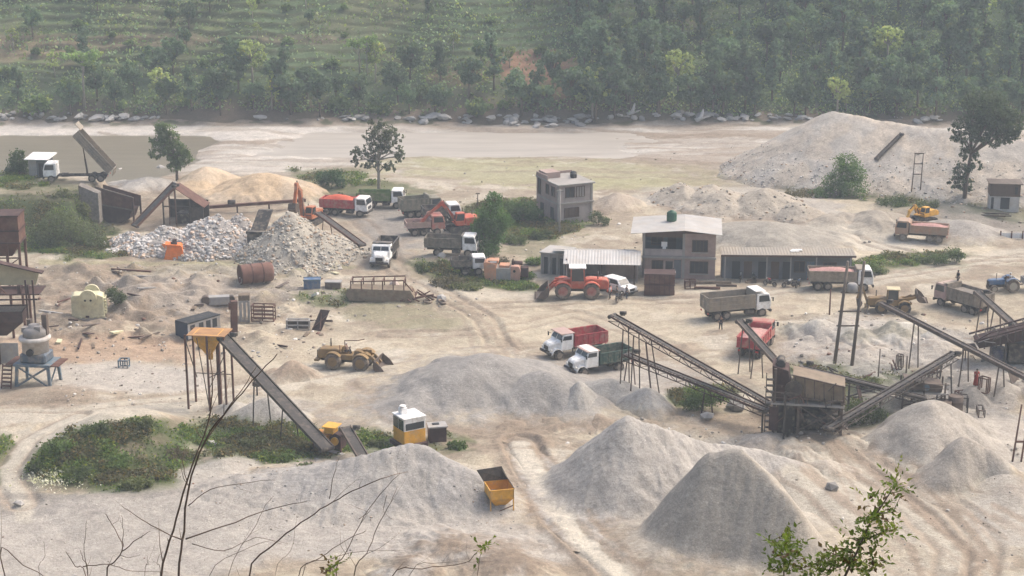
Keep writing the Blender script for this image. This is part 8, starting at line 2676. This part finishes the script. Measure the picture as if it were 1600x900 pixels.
def person(label, pos, head, shirt, trousers, pose='stand', arm=(0.15, 0.15), stride=0.12, headcloth=None, group='people at work in the quarry'):
    """faces +X before turning; 1.68 m tall standing"""
    t = thing('person', label, 'person', pos, R(head), group)
    if pose == 'stand':
        hip = Vector((0, 0, 0.88)); kn = [Vector((stride * .6, s * 0.10, 0.47)) if s > 0 else Vector((-stride * .2, s * 0.10, 0.46)) for s in (1, -1)]
        an = [Vector((stride, 0.11, 0.07)), Vector((-stride, -0.11, 0.07))]
    else:
        hip = Vector((0, 0, 0.12)); kn = [Vector((0.42, s * 0.13, 0.14)) for s in (1, -1)]
        an = [Vector((0.48, s * 0.12, -0.30)) for s in (1, -1)]
    ch = hip + Vector((0.0, 0, 0.42)); nk = hip + Vector((0.01, 0, 0.57)); hd = hip + Vector((0.03, 0, 0.68)); top = hip + Vector((0.02, 0, 0.77))
    V = []; E = []; Rr = []

    def add(p, r, par=None):
        V.append(tuple(p)); Rr.append(r)
        if par is not None: E.append((par, len(V) - 1))
        return len(V) - 1
    i0 = add(hip, (0.135, 0.10))
    i1 = add(hip + Vector((0, 0, 0.2)), (0.125, 0.09), i0)
    i2 = add(ch, (0.15, 0.10), i1)
    i3 = add(nk, 0.055, i2)
    i4 = add(hd, (0.085, 0.095), i3)
    i5 = add(top, 0.075, i4)
    add(hd + Vector((0.105, 0, -0.005)), 0.018, i4)                # nose
    for s in (1, -1):
        add(hd + Vector((0, s * 0.09, 0)), 0.02, i4)               # ears
    hands = []
    for k, s in enumerate((1, -1)):
        sh = add(ch + Vector((0, s * 0.19, 0.04)), 0.06, i2)
        if pose == 'stand':
            el = add(ch + Vector((-0.02 + arm[k] * 0.4, s * 0.25, -0.24)), 0.043, sh)
            wp = ch + Vector((arm[k], s * 0.25, -0.44))
        else:
            el = add(ch + Vector((0.10, s * 0.24, -0.2)), 0.043, sh)
            wp = ch + Vector((0.34, s * 0.17, -0.18))
        wr = add(wp, 0.029, el)
        d = (wp - Vector(V[el])).normalized()
        pm = wp + d * 0.06
        pa = add(pm, 0.033, wr)
        side = Vector((0, 1, 0)).cross(d).normalized()
        for q in range(4):                                         # fingers
            b = pm + d * 0.035 + side * (q - 1.5) * 0.020
            f1 = add(b, 0.010, pa)
            f2 = add(b + d * (0.04 - 0.006 * abs(q - 1.4)) + Vector((0, -s * 0.012, 0)), 0.009, f1)
            add(b + d * (0.068 - 0.008 * abs(q - 1.4)) + Vector((0, -s * 0.035, 0)), 0.008, f2)
        th = add(wp + d * 0.03 + side * 0.045, 0.011, wr)
        add(wp + d * 0.075 + side * 0.055 + Vector((0, -s * 0.02, 0)), 0.009, th)
    for k, s in enumerate((1, -1)):
        h = add(hip + Vector((0, s * 0.09, -0.04)), 0.09, i0)
        kk = add(kn[k], 0.058, h)
        aa = add(an[k], 0.038, kk)
        add(an[k] + Vector((0.15, 0, -0.035)), 0.034, aa)
    body = skin_body('body', V, E, Rr, M_SKIN, t)
    # shirt and trousers follow the body
    sv = [hip + Vector((0, 0, -0.04)), hip + Vector((0, 0, 0.2)), ch, nk - Vector((0, 0, 0.03))]
    se = [(0, 1), (1, 2), (2, 3)]; sr = [(0.165, 0.13), (0.155, 0.12), (0.17, 0.125), 0.075]
    for k, s in enumerate((1, -1)):
        n = len(sv)
        sv += [ch + Vector((0, s * 0.19, 0.04)), ch + Vector((-0.02 + arm[k] * 0.25, s * 0.245, -0.18)) if pose == 'stand' else ch + Vector((0.08, s * 0.235, -0.16))]
        sr += [0.078, 0.062]; se += [(2, n), (n, n + 1)]
    skin_body('shirt', [tuple(p) for p in sv], se, sr, cloth(shirt), t)
    tv = [hip + Vector((0, 0, 0.02))]; tr = [(0.155, 0.125)]; te = []
    for k, s in enumerate((1, -1)):
        n = len(tv)
        tv += [hip + Vector((0, s * 0.09, -0.06)), kn[k], an[k] + Vector((0, 0, 0.05))]
        tr += [0.105, 0.078, 0.062]; te += [(0, n), (n, n + 1), (n + 1, n + 2)]
    skin_body('trousers', [tuple(p) for p in tv], te, tr, cloth(trousers), t)
    hm = MB()
    rings = []
    for a in np.linspace(R(2), R(95), 6):
        rings.append([(hd.x - 0.012 + 0.118 * math.sin(a) * math.cos(2 * PI * k / 14) , 0.108 * math.sin(a) * math.sin(2 * PI * k / 14), hd.z + 0.035 + 0.105 * math.cos(a)) for k in range(14)])
    hm.loft(rings, True)
    hm.build('headcloth' if headcloth else 'hair', cloth(headcloth) if headcloth else M_HAIR, t)
    return t


WHITE_S = (0.62, 0.61, 0.58); DARK_S = (0.03, 0.03, 0.035); GREY_S = (0.16, 0.16, 0.17); JEAN = (0.05, 0.06, 0.09)
person('man in white shirt and dark trousers standing behind the red loader', at(953, 468), 200, WHITE_S, DARK_S)
person('man in dark clothes standing at the rear wheel of the red loader', at(964, 469), 160, DARK_S, GREY_S)
person('man in grey clothes standing in front of the white car', at(979, 468), 30, GREY_S, JEAN)
person('person in dark clothes standing below the big dusty grey dump truck', at(1126, 517), 100, DARK_S, DARK_S)
person('man in white shirt standing behind the square rusty tank', at(1052, 441), 250, WHITE_S, JEAN)
person('person in long red clothes standing beneath the slender conveyor', (lambda g: (g.x, g.y, surf(g.x, g.y)))(G(1525, 603)), 270, (0.32, 0.035, 0.02), (0.30, 0.03, 0.02))
MB().lathe([(0.30, 0.10), (0.25, 0.5), (0.19, 0.9), (0.17, 1.05)], 16).build('dress', cloth((0.32, 0.035, 0.02)), bpy.data.objects['person.005'])
g = at(1494, 480)
person('person in black standing on top of the loaded brown dump truck', (g[0] + 0.2, g[1] + 0.8, g[2] + 2.32), 200, DARK_S, DARK_S)
ylp = yl.location
fw = Matrix.Rotation(R(-14), 4, 'Z')
q = fw @ Vector((-0.5, 0, 0))
person('driver with pale headcloth seated on the old yellow loader', (ylp.x + q.x, ylp.y + q.y, ylp.z + 1.64), -14, (0.25, 0.16, 0.12), (0.07, 0.06, 0.06), pose='sit', headcloth=(0.55, 0.5, 0.45))
fw = Matrix.Rotation(R(186), 4, 'Z')
q = fw @ Vector((-0.85, 0, 0))
person('driver in pale clothes seated on the blue tractor', (tractor_pos[0] + q.x, tractor_pos[1] + q.y, tractor_pos[2] + 1.27), 186, WHITE_S, (0.3, 0.28, 0.25), pose='sit', headcloth=WHITE_S)
motorbike('motorbike standing among the men between red loader and white car', at(968, 472), 60, M_BLACK)
# ------------------------------------------------------------------ plants beside the photographer
def NP(px, py, D):
    """point at forward distance D (metres along +Y) seen at a photo pixel"""
    r = ray(px, py)
    return r * (D / r.y) + Vector((0, 0, CH))


def bare_shrub(label, D, stems, seed):
    """stems: (pixel path from the bottom up, radius at the bottom in mm, rooted?)"""
    rnd = random.Random(seed)
    rx = sum(s[0][0][0] for s in stems if s[2]) / max(1, sum(1 for s in stems if s[2]))
    base = NP(rx, 1010, D)
    base.z = hz(base.x, base.y)
    t = thing('bare_shrub', label, 'shrub', base, 0, 'bare shrubs on the slope in front of the camera')
    for path, rad, rooted in stems:
        d0 = D + rnd.uniform(-0.5, 0.5)
        pts = []
        for i, (px, py) in enumerate(path):
            pts.append(NP(px, py, d0 + 0.05 * i * rnd.uniform(-1, 1)) - base)
        if rooted:
            b0 = pts[0]
            foot = Vector((b0.x * 0.55 + rnd.uniform(-.15, .15), b0.y + rnd.uniform(-.2, .2), 0))
            foot.z = hz(base.x + foot.x, base.y + foot.y) - base.z - 0.05
            pts = [foot, foot.lerp(b0, 0.5) + Vector((rnd.uniform(-.05, .05), 0, 0))] + pts
        # smooth the path and let it wander a little
        fine = []
        for i in range(len(pts) - 1):
            for k in range(4):
                u = k / 4
                p0 = pts[max(i - 1, 0)]; p1 = pts[i]; p2 = pts[i + 1]; p3 = pts[min(i + 2, len(pts) - 1)]
                q = 0.5 * ((2 * p1) + (p2 - p0) * u + (2 * p0 - 5 * p1 + 4 * p2 - p3) * u * u + (3 * p1 - p0 - 3 * p2 + p3) * u ** 3)
                fine.append(q + Vector((rnd.uniform(-1, 1), rnd.uniform(-1, 1), rnd.uniform(-1, 1))) * 0.004)
        fine.append(pts[-1])
        n = len(fine)
        rs = [rad * 0.7 / 1000 * (1 - 0.72 * (i / (n - 1)) ** 0.8) * rnd.uniform(0.94, 1.08) for i in range(n)]
        mb = MB()
        mb.path(fine, rs, 7)
        for i in range(3, n - 1):                       # buds and side twigs
            if rnd.random() < 0.35:
                a = fine[i]; dd = (fine[i + 1] - fine[i - 1]).normalized()
                o = Vector((rnd.uniform(-1, 1), rnd.uniform(-1, 1), rnd.uniform(-0.3, 1))).normalized()
                l = rnd.choice((0.012, 0.02, 0.05, 0.14))
                mb.path([a, a + (dd * 0.6 + o) * l * 0.5, a + (dd + o) * l], [rs[i] * 0.5, rs[i] * 0.35, rs[i] * 0.15], 5)
        mb.build('stem', M_TWIG, t)
    return t


bare_shrub('tall forked bare shrub rising highest at the left of the foreground', 10.5, [
    ([(252, 905), (270, 830), (292, 750), (325, 660), (331, 600), (328, 545)], 15, True),
    ([(280, 905), (287, 830), (295, 760), (320, 690), (360, 635), (395, 595), (433, 553)], 15, True),
    ([(320, 690), (345, 655), (380, 605), (402, 570)], 8, False),
    ([(290, 842), (350, 822), (425, 795), (480, 783)], 8, False),
    ([(294, 790), (330, 765), (380, 755), (430, 750)], 5, False),
    ([(286, 845), (245, 825), (215, 808), (190, 790)], 7, False),
    ([(292, 755), (286, 720), (290, 690)], 5, False),
    ([(300, 850), (350, 860), (400, 840), (440, 850)], 5, False),
    ([(355, 905), (400, 820), (415, 790), (428, 775)], 4, True),
    ([(325, 905), (380, 860), (425, 845), (450, 850)], 4, True)], 1)
bare_shrub('tangled low bare shrub at the lower left corner', 9.5, [
    ([(166, 905), (178, 880), (192, 855), (175, 820), (165, 803)], 10, True),
    ([(190, 862), (215, 842), (235, 830)], 6, False),
    ([(135, 905), (118, 885), (103, 862)], 8, True),
    ([(138, 905), (130, 875), (125, 860)], 7, True),
    ([(0, 868), (35, 883), (66, 898), (80, 910)], 8, True),
    ([(135, 890), (132, 850), (136, 812)], 4, False),
    ([(192, 856), (192, 830), (190, 805)], 4, False),
    ([(130, 885), (170, 882), (205, 892), (260, 893)], 5, False),
    ([(250, 905), (245, 880), (255, 860)], 5, True),
    ([(62, 905), (70, 870), (68, 845)], 3, True),
    ([(225, 905), (231, 880), (230, 868)], 4, True)], 2)
bare_shrub('long arching bare branches reaching right across the grey apron', 10.0, [
    ([(388, 905), (435, 845), (480, 810), (520, 785), (560, 762), (605, 745), (637, 737)], 10, True),
    ([(525, 905), (540, 865), (570, 805), (600, 765), (625, 740)], 7, True),
    ([(553, 905), (572, 865), (590, 825), (610, 785), (622, 760)], 7, True),
    ([(604, 775), (600, 800), (616, 812)], 3, False),
    ([(466, 905), (500, 872), (540, 845), (572, 829)], 7, True),
    ([(472, 900), (520, 873), (560, 862), (625, 860)], 5, True),
    ([(560, 810), (575, 800), (545, 788)], 3, False),
    ([(430, 902), (455, 860), (463, 805)], 3, True),
    ([(515, 780), (522, 740), (530, 715)], 4, False),
    ([(610, 905), (660, 888), (725, 880), (745, 862), (756, 853)], 7, True),
    ([(640, 900), (690, 880), (770, 878)], 4, True)], 3)

M_FGLEAF = leaf_mat('young_leaf', 0.05, 1.5)


def leaf_shape(c, d, n, L, W):
    """pointed leaf, folded along its midrib: two 4-sided halves"""
    s = d.cross(n).normalized()
    m1 = c + d * L * 0.45 - n * L * 0.05
    tip = c + d * L
    return [[c, c + d * L * 0.35 + s * W + n * W * 0.3, tip, m1], [c, m1, tip, c + d * L * 0.35 - s * W + n * W * 0.3]]


def leafy(label, D, stems, clusters, seed, group=None, L=0.036):
    rnd = random.Random(seed)
    base = NP(stems[0][0][0][0], 1010, D); base.z = hz(base.x, base.y)
    t = thing('leafy_shrub', label, 'shrub', base, 0, group)
    for path, rad, rooted in stems:
        pts = [NP(px, py, D + rnd.uniform(-.05, .05)) - base for px, py in path]
        if rooted:
            b0 = pts[0]; foot = Vector((b0.x * 0.6, b0.y, 0)); foot.z = hz(base.x + foot.x, base.y + foot.y) - base.z - 0.05
            pts = [foot] + pts
        mb = MB(); n = len(pts)
        mb.path(pts, [rad / 1000 * (1 - 0.7 * i / (n - 1)) for i in range(n)], 7)
        mb.build('stem', M_TWIG, t)
    co = []; cols = []
    for (cx, cy, rx, ry, cnt) in clusters:
        sc = D / F
        for i in range(int(cnt * 0.62)):
            a = rnd.uniform(0, 6.28); q = rnd.random() ** 0.6
            p = NP(cx + rx * q * math.cos(a), cy + ry * q * math.sin(a), D + rnd.gauss(0, 0.10)) - base
            d0 = Vector((rnd.uniform(-1, 1), rnd.uniform(-1, 1), rnd.uniform(-0.6, 0.9))).normalized()
            base_c = Vector((0.085, 0.115, 0.028)) if rnd.random() < 0.7 else (Vector((0.13, 0.145, 0.04)) if rnd.random() < 0.55 else Vector((0.08, 0.055, 0.03)))
            k = rnd.uniform(0.6, 1.3)
            for j in range(rnd.choice((3, 5, 5, 7))):        # a small spray of leaflets
                off = d0 * (j * 0.022)
                dd = (d0 + Vector((rnd.uniform(-1, 1), rnd.uniform(-1, 1), rnd.uniform(-1, 1))) * 0.9).normalized()
                n = Vector((rnd.uniform(-1, 1), rnd.uniform(-1, 1), 1.2)).normalized()
                n = (n - dd * n.dot(dd)).normalized()
                l = L * rnd.uniform(0.6, 1.25)
                for f in leaf_shape(p + off, dd, n, l, l * 0.28):
                    co.append([tuple(v) for v in f]); cols.append(tuple(base_c * k * rnd.uniform(0.85, 1.15)))
    quads_mesh('leaves', np.array(co), np.array(cols), M_FGLEAF, t)
    return t


leafy('green leafy branch rising at the lower right of the foreground', 9.0, [
    ([(1318, 905), (1340, 860), (1358, 820), (1378, 790), (1402, 752)], 9, True),
    ([(1225, 905), (1224, 870), (1210, 845)], 6, True),
    ([(1290, 905), (1300, 880), (1280, 862)], 6, True),
    ([(1350, 845), (1385, 828), (1400, 822)], 4, False),
    ([(1370, 802), (1395, 800), (1410, 770)], 4, False)],
    [(1396, 762, 9, 14, 26), (1378, 792, 14, 12, 34), (1368, 815, 18, 13, 44), (1352, 838, 20, 14, 46), (1384, 830, 16, 7, 22), (1330, 862, 18, 14, 40), (1228, 858, 26, 16, 60), (1225, 882, 22, 16, 50), (1300, 880, 34, 16, 80), (1345, 885, 22, 14, 50), (1270, 893, 24, 8, 30), (1372, 880, 10, 8, 14), (1210, 848, 14, 6, 16), (1358, 780, 8, 6, 8)], 4)
leafy('small sprig of young green leaves at the bottom edge below the bare branches', 9.5, [([(512, 905), (516, 893), (520, 882)], 4, True)], [(516, 891, 10, 9, 22)], 5)
leafy('tiny leaf tuft at the tip of a bare branch below the yellow hopper', 10.0, [([(745, 905), (750, 870), (754, 856)], 3, True)], [(752, 857, 8, 6, 14)], 6)

# grass on the slope around the photographer (mostly below the frame)
rng = np.random.default_rng(15)
n = 6000
X = rng.uniform(-18, 18, n); Y = rng.uniform(4, 40, n)
P = np.stack([X, Y, terrain(X, Y) + rng.uniform(0, 0.12, n)], 1)
cc = np.array((0.085, 0.10, 0.035)) * rng.uniform(0.5, 1.4, (n, 1))
co, cc = leaf_quads(P, 0.10, cc, rng)
tag(quads_mesh('slope_grass', co, cc, M_LEAF), 'short grass on the slope below the camera', 'grass', kind='stuff')

# ------------------------------------------------------------------ haze
hb = MB().box(-460, 460, -75, 480, -6, 92)
hm = bpy.data.materials.new('haze'); hm.use_nodes = True
nt = hm.node_tree
for nd in list(nt.nodes):
    if nd.type != 'OUTPUT_MATERIAL': nt.nodes.remove(nd)
vo = nt.nodes.new('ShaderNodeVolumePrincipled')
vo.inputs['Density'].default_value = 0.00054
vo.inputs['Color'].default_value = (0.84, 0.94, 1.0, 1)
vo.inputs['Anisotropy'].default_value = 0.0
nt.links.new(vo.outputs[0], nt.nodes['Material Output'].inputs['Volume'])
ho = hb.build('haze', hm)
ho['kind'] = 'stuff'
# ------------------------------------------------------------------ light
w = bpy.data.worlds.new('World'); SC.world = w
w.use_nodes = True
nt = w.node_tree
sky = nt.nodes.new('ShaderNodeTexSky')
sky.sky_type = 'NISHITA'
sky.sun_disc = False
SUN_EL, SUN_AZ = 52.0, 62.0       # azimuth measured from +Y towards +X
sky.sun_elevation = R(SUN_EL)
sky.sun_rotation = R(SUN_AZ)
sky.air_density = 1.0
sky.dust_density = 6.0
sky.ozone_density = 0.3
bg = nt.nodes['Background']
bg.inputs['Strength'].default_value = 0.15
nt.links.new(sky.outputs['Color'], bg.inputs['Color'])
sl = bpy.data.lights.new('sun', 'SUN')
sl.energy = 0.95
sl.angle = R(24)
sl.color = (1.0, 0.985, 0.955)
so = bpy.data.objects.new('sun', sl)
COL.objects.link(so)
sd = Vector((math.sin(R(SUN_AZ)) * math.cos(R(SUN_EL)), math.cos(R(SUN_AZ)) * math.cos(R(SUN_EL)), math.sin(R(SUN_EL))))
so.rotation_euler = sd.to_track_quat('Z', 'Y').to_euler()
so.location = (60, 60, 150)

SC.view_settings.view_transform = 'Standard'
SC.view_settings.look = 'None'
SC.view_settings.exposure = 0.93
SC.view_settings.gamma = 1.0
SC.cycles.use_denoising = True
SC.cycles.max_bounces = 5
SC.cycles.diffuse_bounces = 3
SC.cycles.glossy_bounces = 2
SC.cycles.transparent_max_bounces = 6
SC.cycles.volume_bounces = 0
SC.cycles.volume_step_rate = 4
